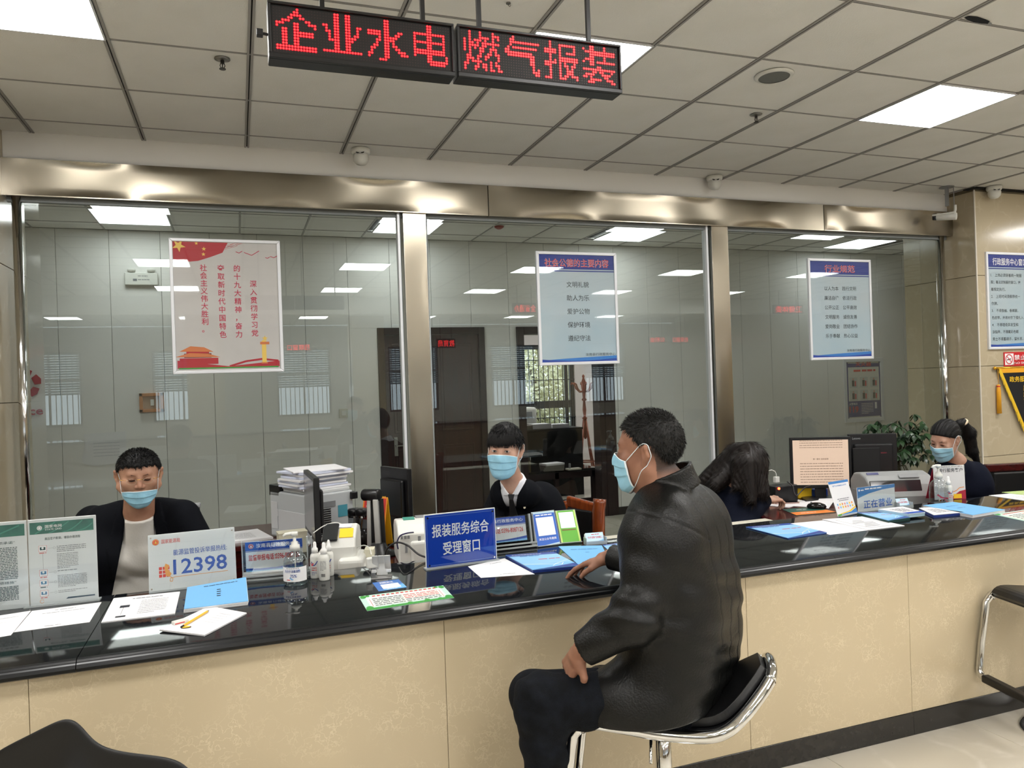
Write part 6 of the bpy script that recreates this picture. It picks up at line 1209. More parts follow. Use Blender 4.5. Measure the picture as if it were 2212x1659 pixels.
def led_sign(text, x0, x1, z0, z1, label, rods):
    w, h = x1-x0, z1-z0; o = MB().box(0, 0, -.06, w, h, -.006).build('led_sign', PLK, None, bevel=.003); frame(o, (x0, YL, z0), (1, 0, 0), (0, 0, 1)); tag(o, label, 'LED sign')
    fr = MB().box(0, 0, -.006, w, .012, .004).box(0, h-.007, -.006, w, h, .004).box(0, .012, -.006, .007, h-.007, .004).box(w-.007, .012, -.006, w, h-.007, .004); fr.build('bezel', PLK, o, bevel=.0015)
    MB().box(.007, .012, -.006, w-.007, h-.007, -.004).build('led_face', LBLK, o)
    aw, ah = w-.022, h-.027; px = aw/64; py = ah/16; lit = MB(); off = MB(); core = MB()
    G = [raster(c) for c in text]
    for k in range(4):
        for j in range(16):
            for i in range(16):
                cx = .011+px*(16*k+i+.5); cy = .0165+ah-py*(j+.5); on = G[k][j, i]; r = px*(.47 if on else .25); m_ = lit if on else off
                vs = [(cx+r*math.cos(a_), cy+r*math.sin(a_), -.0030 if on else -.0036) for a_ in (0.4, 1.45, 2.5, 3.54, 4.6, 5.64)]; m_.add(vs, [(0, 1, 2, 3, 4, 5)])
                if on: core.add([(cx+r*.42*math.cos(a_), cy+r*.42*math.sin(a_), -.0026) for a_ in (.4, 1.97, 3.5, 5.1)], [(0, 1, 2, 3)])
    tag(lit.build('lit_diodes', LEDR, o), kind='stuff'); tag(off.build('unlit_diodes', LEDO, o), kind='stuff'); tag(core.build('diode_cores', LEDC, o), kind='stuff')
    for x in rods: MB(Matrix.Translation((0, h, -.03))).box(x-.006, 0, -.006, x+.006, ZC-z1, .006).box(x-.012, 0, -.014, x+.012, .004, .014).build('hanging_rod', PLK, o)
    return o
q = lambda px, py: at(px, py, y=YL)
xa, xb, xc, xd = q(579, 60).x, q(981, 100).x, q(988, 100).x, q(1341, 130).x; zt_ = (q(981, 53).z+q(988, 53).z)/2; zb_ = q(985, 166).z
rr_ = lambda px: q(px, 60).x
o = led_sign('企业水电', xa, xb, zb_, zt_, 'left hanging LED sign with four red characters', [rr_(919)-xa, rr_(700)-xa])
MB().tube([(0, (zt_-zb_)*.45, -.02), (-.012, (zt_-zb_)*.46, -.02)], .004, 8).box(-.028, (zt_-zb_)*.40, -.028, -.012, (zt_-zb_)*.52, -.010).build('cable_plug', PLK, o, bevel=.002)
led_sign('燃气报装', xc, xd, zb_+.002, zt_+.002, 'right hanging LED sign with four red characters', [rr_(1042)-xc, rr_(1280)-xc])
# mirrored window signs of the opposite counters (behind the camera)
def back_sign(text, px0, px1, py, Yp, hz, label):
    a, b = at(px0, py, y=Yp), at(px1, py, y=Yp); w = b.x-a.x; Yr = 2*YG-Yp; t = MB().box(0, 0, -.05, w, hz, -.002).build('led_sign', PLK); frame(t, (a.x+w, Yr, a.z-hz/2), (-1, 0, 0), (0, 0, 1)); tag(t, label, 'LED sign', 'LED signs of the hall behind the camera')
    m_ = MB(); put_text(m_, text, w/2, hz*.14, w*.9, hz*.72, .01, 0, .001, 'c'); m_.build('lit_text', mat('red sign text', (255, 30, 40), .4, emit=2.2), t); MB(Matrix.Translation((0, hz, -.025))).box(w*.2-.006, 0, -.006, w*.2+.006, ZC-(a.z+hz/2), .006).box(w*.8-.006, 0, -.006, w*.8+.006, ZC-(a.z+hz/2), .006).build('hanging_rod', PLK, t)
back_sign('全省通办', 1108, 1160, 666, 11.6, .17, 'red sign seen mirrored in the glass left of the social ethics poster'); back_sign('卫健体委', 1672, 1735, 668, 11.9, .17, 'red sign seen mirrored in the glass left of the industry rules poster'); back_sign('教育局', 944, 984, 742, 17.5, .22, 'red sign seen mirrored in the dark door')
back_sign('残联窗口', 618, 672, 751, 17.5, .18, 'red sign seen mirrored beside the gate tower poster'); back_sign('公积金', 1402, 1438, 734, 17.5, .18, 'red sign seen mirrored right of the social ethics poster'); back_sign('社保窗口', 1452, 1488, 734, 17.5, .18, 'red sign seen mirrored left of the right steel post')
for k, (x0, x1, Y_) in enumerate(((-5, 2, -5.2), (3.5, 11, -5.2))):  # dark counters added to darken the low part of the mirrored hall
    t = thing('service_counter', ['long dark counter behind the camera, left of the aisle, seen mirrored in the glass', 'long dark counter behind the camera, right of the aisle, seen mirrored in the glass'][k], 'counter', ((x0+x1)/2, Y_, 0)); L = (x1-x0)/2; MB().box(-L, -.35, 0, L, .35, .78).build('counter_body', mat('brown counter front', (96, 84, 66), .4), t); MB().box(-L-.03, -.4, .78, L+.03, .4, .82).build('counter_top', BLACKST, t, bevel=.004)
for k, x in enumerate((-.6, 2.7, 7.4)): struct(MB().box(x-.35, -6.9, 0, x+.35, -6.2, ZC).build('trim_%d' % (12+k), WALLM))
# ------------------------------------------------------------------ ceiling fittings
def dome(px, py, label, yaw):
    p = at(px, py, z=ZC-.001); t = thing('dome_camera', label, 'security camera', (p.x, p.y, ZC-.003), yaw, 'dome cameras under the ceiling')
    MB().lathe([(0, 0), (.062, 0), (.062, -.022), (.055, -.034), (0, -.034)], 28).build('mount_ring', PLW, t, smooth=True)
    hd = MB().lathe([(0, .045), (.030, .042), (.046, .025), (.052, 0), (.046, -.028), (.030, -.046), (.0, -.053)], 28).build('ball_housing', PLW, t, smooth=True, loc=(0, -.004, -.055)); 
    MB(Matrix.Rotation(math.radians(62), 4, 'X')).prism(rrect(-.030, -.018, .030, .018, .017), .040, .050).build('lens_face', mat('pale face', (206, 206, 204), .3), hd)
    for s in (-.015, .015): MB(Matrix.Rotation(math.radians(62), 4, 'X')).cyl((s, 0, .046), (s, 0, .054), .011, 16).build('lens', mat('lens black', (10, 10, 12), .06), hd, smooth=True)
    return t
dome(779, 322, 'white twin-lens dome camera above the left window pane', -.25); dome(1543, 381, 'white twin-lens dome camera above the right steel post', -.4); dome(2147, 403, 'white twin-lens dome camera above the marble wall at the right', -.5)
p = at(2047, 470, y=YG-.25); t = thing('bullet_camera', 'white bullet camera with dark lens hood beside the marble column', 'security camera', tuple(p), math.radians(-60+0))
MB().tube([(-.085, 0, .02), (.07, 0, .0)], .031, 16).build('camera_body', PLW, t, smooth=True, bevel=.004); MB().tube([(-.085, 0, .02), (-.112, 0, .024)], .029, 16).build('lens_hood', mat('lens blue black', (14, 20, 34), .1), t, smooth=True); MB(Matrix.Translation((-.02, 0, .035))).box(-.095, -.034, -.01, .085, .034, .006).build('sun_shield', PLW, t, bevel=.006)
MB().tube([(.05, 0, .02), (.06, 0, .06), (.06, 0, .10)], .012, 8).build('bracket', PLW, t, smooth=True)
a_ = at(2047, 415, y=YG-.2); MB().box(-.014, -.012, .10, .014, .012, ZC-p.z).box(.05, -.004, .06, .056, .002, ZC-p.z).build('conduit', PLG, t); MB().lathe([(0, 0), (.06, 0), (.06, -.006), (0, -.006)], 20, c=(0, 0, ZC-p.z)).build('ceiling_rose', PLG, t)
p = at(1672, 162, z=ZC); t = thing('ceiling_speaker', 'round white ceiling speaker with grey grille', 'speaker', (p.x, p.y, ZC-.002)); MB().lathe([(.078, .0), (.10, 0), (.10, -.004), (.092, -.012), (.080, -.012)], 36, cap=False).build('trim_ring', PLW, t, smooth=True); MB().lathe([(0, -.003), (.080, -.003), (.080, -.009), (0, -.011)], 32, cap=False).build('grille', mat('grille grey', (120, 122, 120), .7, bump=.6, bscale=900), t)
def sprinkler(px, py, label, z=None):
    p = at(px, py, z=ZC); t = thing('sprinkler', label, 'sprinkler', (p.x, p.y, ZC-.001), 0, 'ceiling sprinklers'); MB().lathe([(.012, 0), (.036, 0), (.036, -.003), (.014, -.008)], 20).build('escutcheon', mat('aged steel', (140, 138, 134), .3, .9), t, smooth=True)
    MB().cyl((0, 0, -.004), (0, 0, -.022), .009, 8).tube([(.007, 0, -.02), (.011, 0, -.032), (.004, 0, -.046)], .002, 5).tube([(-.007, 0, -.02), (-.011, 0, -.032), (-.004, 0, -.046)], .002, 5).cyl((0, 0, -.022), (0, 0, -.044), .0025, 6).build('head_frame', mat('dark steel', (70, 68, 66), .35, .9), t); MB().cyl((0, 0, -.046), (0, 0, -.049), .015, 12).build('deflector', MATS['dark steel'], t)
sprinkler(480, 127, 'sprinkler head left of the LED signs'); sprinkler(1633, 247, 'sprinkler head near the round ceiling speaker')
p = at(1078, 487, z=ZC); t = thing('smoke_detector', 'small red ceiling detector behind the middle glass pane', 'detector', (p.x, p.y, ZC-.002)); MB().lathe([(0, 0), (.05, 0), (.045, -.02), (.02, -.035), (0, -.036)], 20).build('detector_body', mat('dull red', (150, 50, 40), .5), t, smooth=True); MB().lathe([(.05, .0), (.058, 0), (.058, -.006), (.05, -.006)], 20, cap=False).build('base_ring', PLW, t)
p = at(2112, 42, z=ZC); t = thing('ceiling_hole', 'torn dark gap in the ceiling tile at the upper right', 'hole', (p.x, p.y, ZC-.004), math.radians(4)); pts = [(-.075, -.012), (-.03, -.020), (.03, -.016), (.07, -.010), (.085, .006), (.05, .016), (.0, .020), (-.05, .014), (-.08, .006)]; MB().prism(pts, 0, .002).build('dark_opening', mat('torn dark gap', (14, 18, 24), .9), t); MB().prism([(.06, -.014), (.088, -.006), (.094, .010), (.075, .006)], -.004, -.001).build('torn_flap', PLG, t)
p = at(1098, 6, z=ZC); t = thing('ceiling_hook', 'tiny hook stub in the ceiling above the right LED sign', 'hook', (p.x, p.y, ZC-.001)); MB().lathe([(0, 0), (.010, 0), (.010, -.004), (0, -.004)], 12).build('hook_plate', mat('aged steel', (140, 138, 134)), t); MB().tube([(0, 0, -.003), (0, 0, -.010), (.006, 0, -.014), (.010, 0, -.008)], .002, 6).build('hook_wire', MATS['aged steel'], t)
# ------------------------------------------------------------------ on the back wall behind the glass
def onwall(px0, py0, px1, py1, y=YB-.002): a, b = at(px0, py0, y=y), at(px1, py1, y=y); return a.x, b.x, b.z, a.z
x0, x1, z0, z1 = onwall(270, 590, 342, 617); t = thing('emergency_light', 'white twin-lamp emergency light box on the back wall', 'emergency light', ((x0+x1)/2, YB-.002, (z0+z1)/2)); w, h = x1-x0, z1-z0
MB().box(-w/2, -.045, -h/2, w/2, -.001, h/2).build('lamp_housing', PLW, t, bevel=.006)
for s in (-.3, .3): MB().lathe([(0, 0), (.03, .004), (.036, .02), (.036, .032), (0, .034)], 20).build('lamp_head', PLW, t, smooth=True, loc=(w*s, -.02, h/2+.004)); MB().cyl((w*s, -.02, h/2-.002), (w*s, -.02, h/2+.006), .01).build('swivel', PLG, t)
mb = MB(Matrix.Translation((0, -.0455, 0)) @ Matrix.Rotation(math.pi/2, 4, 'X')); dashes(mb, -w*.1, w*.2, h*.2, .006, 0); dashes(mb, -w*.1, w*.25, -h*.1, .006, 0); rect(mb, -w*.25, -h*.2, -w*.13, 0, 0); mb.build('print', [INK], t)
x0, x1, z0, z1 = onwall(175, 936, 274, 998); o = tag(MB(Matrix.Rotation(math.pi/2, 4, 'X')).prism([(0, .03), (.02, 0), (.12, -.02), (x1-x0, 0), (x1-x0, z1-z0), (.02, z1-z0-.01), (.03, (z1-z0)*.6), (.012, (z1-z0)*.4)], 0, .0015).build('wall_paper_sheet', PAPER, None, loc=(x0, YB-.004, z0)), 'torn white paper taped to the back wall left of the seated man', 'paper')
m_ = MB(Matrix.Rotation(math.pi/2, 4, 'X')); [dashes(m_, .10, .32, .07+.03*k, .004, 0, .002) for k in range(5)]; m_.build('print', [mat('faint print', (176, 178, 186))], o)
x0, x1, z0, z1 = onwall(301, 850, 355, 889); t = thing('wall_box', 'small orange wooden box frame on the back wall', 'box', ((x0+x1)/2, YB-.002, (z0+z1)/2)); w, h = x1-x0, z1-z0; LW = mat('light orange wood', (196, 140, 96), .5)
for q_ in ((-w/2, -h/2, w/2, -h/2+.03), (-w/2, h/2-.03, w/2, h/2), (-w/2, -h/2, -w/2+.03, h/2), (w/2-.03, -h/2, w/2, h/2)): MB().box(q_[0], -.035, q_[1], q_[2], -.001, q_[3]).build('frame_side', LW, t, bevel=.003)
MB().box(-w/2+.03, -.01, -h/2+.03, w/2-.03, -.001, h/2-.03).build('back_plate', mat('pale wood panel', (190, 164, 140), .6), t); MB().box(-.01, -.03, -.03, .02, -.011, .03).build('switch_block', PLW, t, bevel=.003)
x0, x1, z0, z1 = onwall(732, 882, 752, 903); t = thing('switch_plate', 'small square cream plate on the back wall left of the steel post', 'switch', ((x0+x1)/2, YB-.002, (z0+z1)/2)); MB().box(-.045, -.012, -.048, .045, -.001, .048).build('plate', PLW2, t, bevel=.004); MB().box(-.022, -.017, -.025, .022, -.012, .025).build('rocker', PLW, t, bevel=.003)
# red flower logo and letters at the left edge
x0, x1, z0, z1 = onwall(40, 800, 92, 857); t = thing('wall_logo', 'raised red petal logo and letters at the left of the back wall', 'logo', (x1-.14, YB-.002, (z0+z1)/2)); RL = mat('raised red letters', (170, 34, 54), .4)
for a_ in (18, 80, -45, 140, 205, 262):
    m_ = MB(Matrix.Rotation(math.pi/2, 4, 'X') @ Matrix.Rotation(math.radians(a_), 4, 'Z')); m_.prism([(.075, -.035), (.125, -.045), (.14, .0), (.118, .05), (.07, .03)], .001, .016); m_.build('petal', RL, t, bevel=.003)
m_ = MB(Matrix.Translation((.14, 0, 0)) @ Matrix.Rotation(math.pi/2, 4, 'X')); zz = at(80, 896, y=YB).z-(z0+z1)/2; put_text(m_, 'Service', 0, zz, .36, .075, .03, 0, .014, 'r'); m_.build('lettering', RL, t, solid=.01)
# fire safety poster
o, w, h = framed('framed_poster', 'silver framed fire safety poster behind the plant with the number 119', 'poster', (1822, 776), (1908, 771), (1825, 912), (1910, 910), YB-.004, fw=.05, bg=mat('poster cream', (212, 212, 204), .5), cover=False)
mb = MB(); z = -.001; rect(mb, .07, h*.86, w-.07, h-.07, 0, z); rect(mb, .07, .07, w-.07, h*.33, 0, z); rect(mb, .055, .055, .075, h-.055, 0, z); rect(mb, w-.075, .055, w-.055, h-.055, 0, z); put_text(mb, '灭火器', w*.5, h*.87, w*.4, h*.07, .03, 1, z+.001, 'c'); dashes(mb, w*.25, w*.8, h*.79, h*.03, 1, z+.001)
for k in range(6): cx = w*(.24+.26*(k % 3)); cy = h*(.62 if k < 3 else .42); rect(mb, cx-w*.10, cy-.07, cx+w*.10, cy+.07, 2, z+.0005); rect(mb, cx-w*.04, cy-.05, cx+w*.02, cy+.03, 3, z+.001); disc(mb, cx-w*.01, cy+.045, .014, 4, z+.0012); rect(mb, cx+w*.03, cy-.05, cx+w*.06, cy+.02, 1, z+.001)
put_text(mb, '火警电话', w*.12, h*.27, w*.2, h*.035, .01, 5, z+.001); put_text(mb, '119', w*.12, h*.15, w*.22, h*.10, .03, 1, z+.001); lines(mb, w*.42, w*.72, h*.28, 7, h*.025, .006, 5, 3); rect(mb, w*.76, h*.20, w*.81, h*.30, 5, z+.001)
mb.build('print', [NAVYP, RED, mat('pale panel print', (190, 192, 190), .6), INKD, mat('print skin tone', (190, 150, 130)), WHITEP], o)
# ------------------------------------------------------------------ next office, through the opening
p = at(1263, 900, y=10.6); ztop = at(1262, 808, y=10.6).z; t = thing('coat_rack', 'turned wooden coat rack with curled hooks in the far office', 'coat rack', (p.x, 10.6, 0)); RW = mat('reddish turned wood', (132, 70, 48), .4)
MB().lathe([(0, .0), (0, .0)], 3) ; zz = ztop
MB().lathe([(.012, .70), (.028, .74), (.02, .80), (.032, .95), (.02, 1.0), (.045, 1.02), (.018, 1.04), (.030, 1.15), (.018, 1.28), (.04, 1.30), (.02, 1.33), (.032, zz-.22), (.018, zz-.16), (.034, zz-.12), (.014, zz-.06), (.022, zz-.03), (0, zz)], 14).build('turned_pole', RW, t, smooth=True)
for a_ in range(6):
    c_, s_ = math.cos(a_*1.047+.3), math.sin(a_*1.047+.3); MB().tube([(c_*.015, s_*.015, zz-.26), (c_*.07, s_*.07, zz-.27), (c_*.12, s_*.12, zz-.22), (c_*.15, s_*.15, zz-.15), (c_*.19, s_*.19, zz-.13), (c_*.20, s_*.20, zz-.16)], .013, 6).build('hook', RW, t, smooth=True)
for a_ in range(4): c_, s_ = math.cos(a_*1.57+.5), math.sin(a_*1.57+.5); MB().tube([(c_*.02, s_*.02, 1.02), (c_*.09, s_*.09, .55), (c_*.20, s_*.20, .02)], .014, 7).build('leg', RW, t, smooth=True)
MB().tube([(.13*math.cos(a_), .13*math.sin(a_), .36) for a_ in np.linspace(0, 6.283, 16, endpoint=False)], .010, 6, close=True).build('umbrella_ring', RW, t, smooth=True)
Yt = 8.75; xl, xr = at(1106, 1005, y=Yt).x, at(1292, 1025, y=Yt).x; zt_ = at(1180, 1018, y=Yt).z; t = thing('low_table', 'dark low table with black glossy top in the far office', 'table', ((xl+xr)/2, Yt+.3, 0)); L = (xr-xl)/2
MB().box(-L, -.3, zt_-.03, L, .45, zt_).build('table_top', mat('gloss dark top', (34, 30, 28), .08, coat=.5), t, bevel=.004); MB().box(-L+.02, -.28, zt_-.11, L-.02, -.25, zt_-.03).build('apron', DKFRAME, t)
for x in (-L+.03, 0.02, L-.05): MB().box(x-.025, -.28, 0, x+.025, -.23, zt_-.03).build('leg', DKFRAME, t); MB().box(x-.025, .38, 0, x+.025, .43, zt_-.03).build('leg', DKFRAME, t)
MB().box(-L+.02, -.27, .06, L-.02, -.24, .11).build('foot_rail', DKFRAME, t)
def ontab(px, py): return at(px, py, y=Yt)
p = ontab(1142, 1000); t = thing('thermos', 'clear tea flask with steel lid on the low table', 'flask', (p.x, Yt, zt_)); MB().lathe([(0, 0), (.028, 0), (.028, .14), (.024, .15)], 14).build('flask_body', mat('brown tea flask', (86, 78, 60), .15), t, smooth=True); MB().lathe([(0, .15), (.027, .15), (.027, .19), (0, .19)], 14).build('flask_lid', CHROME, t)
p = ontab(1195, 990)
for k in range(4): t = tag(MB(Matrix.Rotation(.1*k-.15, 4, 'Z')).box(-.13, -.09, 0, .13, .09, .022).build('file_bundle', mat('grey file stack', (120, 116, 108), .8) if k < 3 else PAPER, None, loc=(p.x, Yt+.05, zt_+.001+.023*k)), '%s grey bundle of files in the stack on the low table' % ('lowest', 'second lowest', 'second highest', 'topmost pale')[k], 'files', 'file bundles on the low table')
p = ontab(1235, 1005); t = thing('desk_tray', 'small cream tray with bottle on the low table', 'tray', (p.x, Yt-.05, zt_)); MB().box(-.09, -.05, 0, .09, .05, .02).build('tray_body', PLW2, t, bevel=.004); MB().cyl((-.05, 0, .02), (-.05, 0, .08), .014).build('small_bottle', PLG, t)
a_, b_ = at(1100, 925, y=9.9), at(1250, 985, y=9.9); t = thing('storage_cabinet', 'black office cabinet with papers on top in front of the far window', 'cabinet', ((a_.x+b_.x)/2-.25, 9.95, 0)); W = (b_.x-a_.x)/2+.25; MB().box(-W, -.2, 0, W, .2, a_.z-.06).build('cabinet_body', BLK, t, bevel=.006); MB().box(-W-.01, -.21, a_.z-.06, W+.01, .21, a_.z-.03).build('cabinet_top', PLK, t, bevel=.004); MB().box(-.1, -.205, .3, .1, -.2, .4).build('door_handle', PLG, t)
for k, px in enumerate((1125, 1165, 1205)): p = at(px, 920, y=9.95); t = tag(MB().box(-.13, -.12, 0, .13, .12, .05+.015*(k % 2)).build('file_bundle', PAPER if k else mat('grey file stack', (120, 116, 108)), None, loc=(p.x, 9.95, a_.z-.028)), '%s bundle of papers lying on the black office cabinet' % ('left grey', 'middle white', 'right white')[k], 'files', 'paper bundles on the office cabinet')
p = at(1140, 895, y=10.3); t = thing('water_dispenser', 'white rounded machine beside the far window', 'dispenser', (p.x-.05, 10.35, 0)); MB().prism(rrect(-.16, -.15, .16, .15, .05), 0, p.z+.10).build('dispenser_body', PLW, t, bevel=.03); MB().box(-.08, -.155, p.z-.05, .08, -.149, p.z+.04).build('front_panel', PLG, t)
# ------------------------------------------------------------------ people
M = {}
M['mask'] = mat('mask blue', (150, 202, 226), .75, bump=.15, bscale=60); M['mask_edge'] = mat('mask white edge', (225, 236, 242), .75)
SKIN2 = mat('tanned skin', (158, 114, 92), .5, rgb2=(138, 97, 78), scale=16); SKIN4 = mat('light brown skin', (178, 136, 112), .5, rgb2=(160, 116, 94), scale=16); SKIN3 = mat('pale skin', (200, 162, 142), .5, rgb2=(184, 142, 122), scale=14)
def add_fade(M_):
    nt = M_.node_tree; b = nt.nodes['Principled BSDF']; a = nt.nodes.new('ShaderNodeAttribute'); a.attribute_name = 'fade'; n = nt.nodes.new('ShaderNodeTexNoise'); n.inputs['Scale'].default_value = 900; tc = nt.nodes.new('ShaderNodeTexCoord')
    m1 = nt.nodes.new('ShaderNodeMath'); m1.operation = 'MULTIPLY_ADD'; m1.inputs[1].default_value = .5; m2 = nt.nodes.new('ShaderNodeMath'); m2.operation = 'MULTIPLY'; m2.use_clamp = True; mx = nt.nodes.new('ShaderNodeMixRGB'); mx.inputs[2].default_value = lin((34, 28, 26))
    nt.links.new(tc.outputs['Object'], n.inputs['Vector']); nt.links.new(n.outputs[0], m1.inputs[0]); m1.inputs[2].default_value = .62; nt.links.new(a.outputs['Fac'], m2.inputs[0]); nt.links.new(m1.outputs[0], m2.inputs[1]); nt.links.new(m2.outputs[0], mx.inputs[0])
    old = b.inputs['Base Color'].links[0].from_socket; nt.links.new(old, mx.inputs[1]); nt.links.new(mx.outputs[0], b.inputs['Base Color'])
add_fade(SKIN2); add_fade(SKIN4); add_fade(SKIN3)
SCALP = mat('cropped hair over skin', (44, 35, 31), .8, rgb2=(66, 50, 42), scale=260, detail=1)
HAIR = mat('black hair', (13, 12, 13), .55, spec=.3); HAIR2 = mat('dark brown hair', (24, 18, 16), .5, spec=.35)
NAVY = mat('dark navy suiting', (9, 11, 17), .85, bump=.12, bscale=300, spec=.15); NAVY2 = mat('navy wool', (14, 18, 32), .9, bump=.15, bscale=200, spec=.15)
LEATHER = mat('black leather', (8, 9, 8), .38, bump=.22, bscale=170, rgb2=(12, 12, 11), scale=9, spec=.34)
DENIM = mat('dark denim', (10, 12, 15), .85, spec=.15, rgb2=(18, 21, 27), scale=30, bump=.3, bscale=240)
TSHIRT = mat('white jersey', (214, 211, 205), .85, bump=.1, bscale=90); SHIRT = mat('white shirt cloth', (226, 228, 234), .8)
EYEW = mat('eye white', (205, 198, 192), .3); IRIS = mat('dark iris', (22, 14, 11), .12); LASH = mat('lash line', (24, 17, 15), .7); BROW = mat('eyebrow', (34, 26, 23), .8)
LID = mat('eyelid crease', (120, 76, 58), .6)
def short_hair(parent, org, c, R, s, w, hairline, back=-.06, thick=.012, top=.016, n=7000, length=.017, M_=HAIR, fwd=.6, droop=.0, seed=3, side_z=.0, spike=.6, width=.0011):
    rng = np.random.default_rng(seed)
    cr = el((0, -.012, .034), (.077*w+thick*.7, .097+thick, .083+top))
    def reg(P):
        x, y, z = P[:, 0], P[:, 1], P[:, 2]
        yy = np.clip((y+.03)/.115, 0, 1)                       # 0 behind the ear .. 1 at the brow
        line = np.where(y > -.03, side_z + (hairline-side_z)*np.clip((y-.012)/.045, 0, 1)**.8, back + (side_z-back)*np.clip((y+.075)/.045, 0, 1))
        line = line + np.abs(x)*0 + .004*np.sin(x*260)
        return line - z
    f = lambda P: smax(cr(P) + .0022*wob(P, 160, seed) + .0015*wob(P, 420, seed+1), reg(P), .012)
    W = local(f, c, R, s); cc = np.array(c)
    def ext(P, Q):
        N = grad(W, P); up = np.asarray(R)[:, 2]; fw = np.asarray(R)[:, 1]; L = (P-cc)@np.asarray(R)
        def dr(p, nn):
            l = (p-cc)@np.asarray(R)/s; topk = np.clip((l[:, 2:3]-.055)/.05, 0, 1)
            d = nn*(spike*(.35+.65*topk)) + fw*fwd*topk - up*(droop+.55*(1-topk)); return d/(np.linalg.norm(d, axis=1, keepdims=True)+1e-6)
        keep = (L[:, 2]/s > -.05)
        return strands(P[keep], N[keep], dr, n, length*s, width, rng, jit=.22)
    return sdf_obj('hair', W, cc-.17*s, cc+.17*s, .004, M_, parent, org, extra=ext)
def stubble(hc, R, s, w, line):
    """soft edge where cropped hair thins out into skin"""
    def f(P):
        l = (P-hc)@R/s; x, y, z = np.abs(l[:, 0]), l[:, 1], l[:, 2]; st = lambda v, a, b: np.clip((v-a)/(b-a), 0, 1)
        k = st(-y, -.048, -.026)*st(z, -.088, -.055)*np.where(y > -.02, st(z, .004, .030), 1)*np.where(y > -.035, st(z, -.03+(y+.035)*2.2, -.005+(y+.035)*2.2), 1)
        ear = (x > .0735*w) & (y < .006) & (y > -.036) & (z < .030) & (z > -.045); return np.where(ear, 0, k)
    return f
def person(name, label, org, skin, fn, lo, hi, h=.0042, matfn=None, mats=None, fade=None, **kw):
    o = sdf_obj(name, fn, lo, hi, h, skin, None, org, None, fade=fade)
    return tag(o, label, 'person', **kw)
def cloth(name, parent, org, fn, lo, hi, m_, h=.006, **kw): return sdf_obj(name, fn, lo, hi, h, m_, parent, org, **kw)
def fold(P, c, r, dirv, f, amp, ph=0):
    """creases fanning across a joint"""
    q = P-V3(c); g = np.exp(-(q*q).sum(1)/(r*r)); t = q@V3(dirv)
    return amp*g*np.sin(t*f + ph + 2.2*np.sin(q[:, 2]*14+q[:, 0]*9))
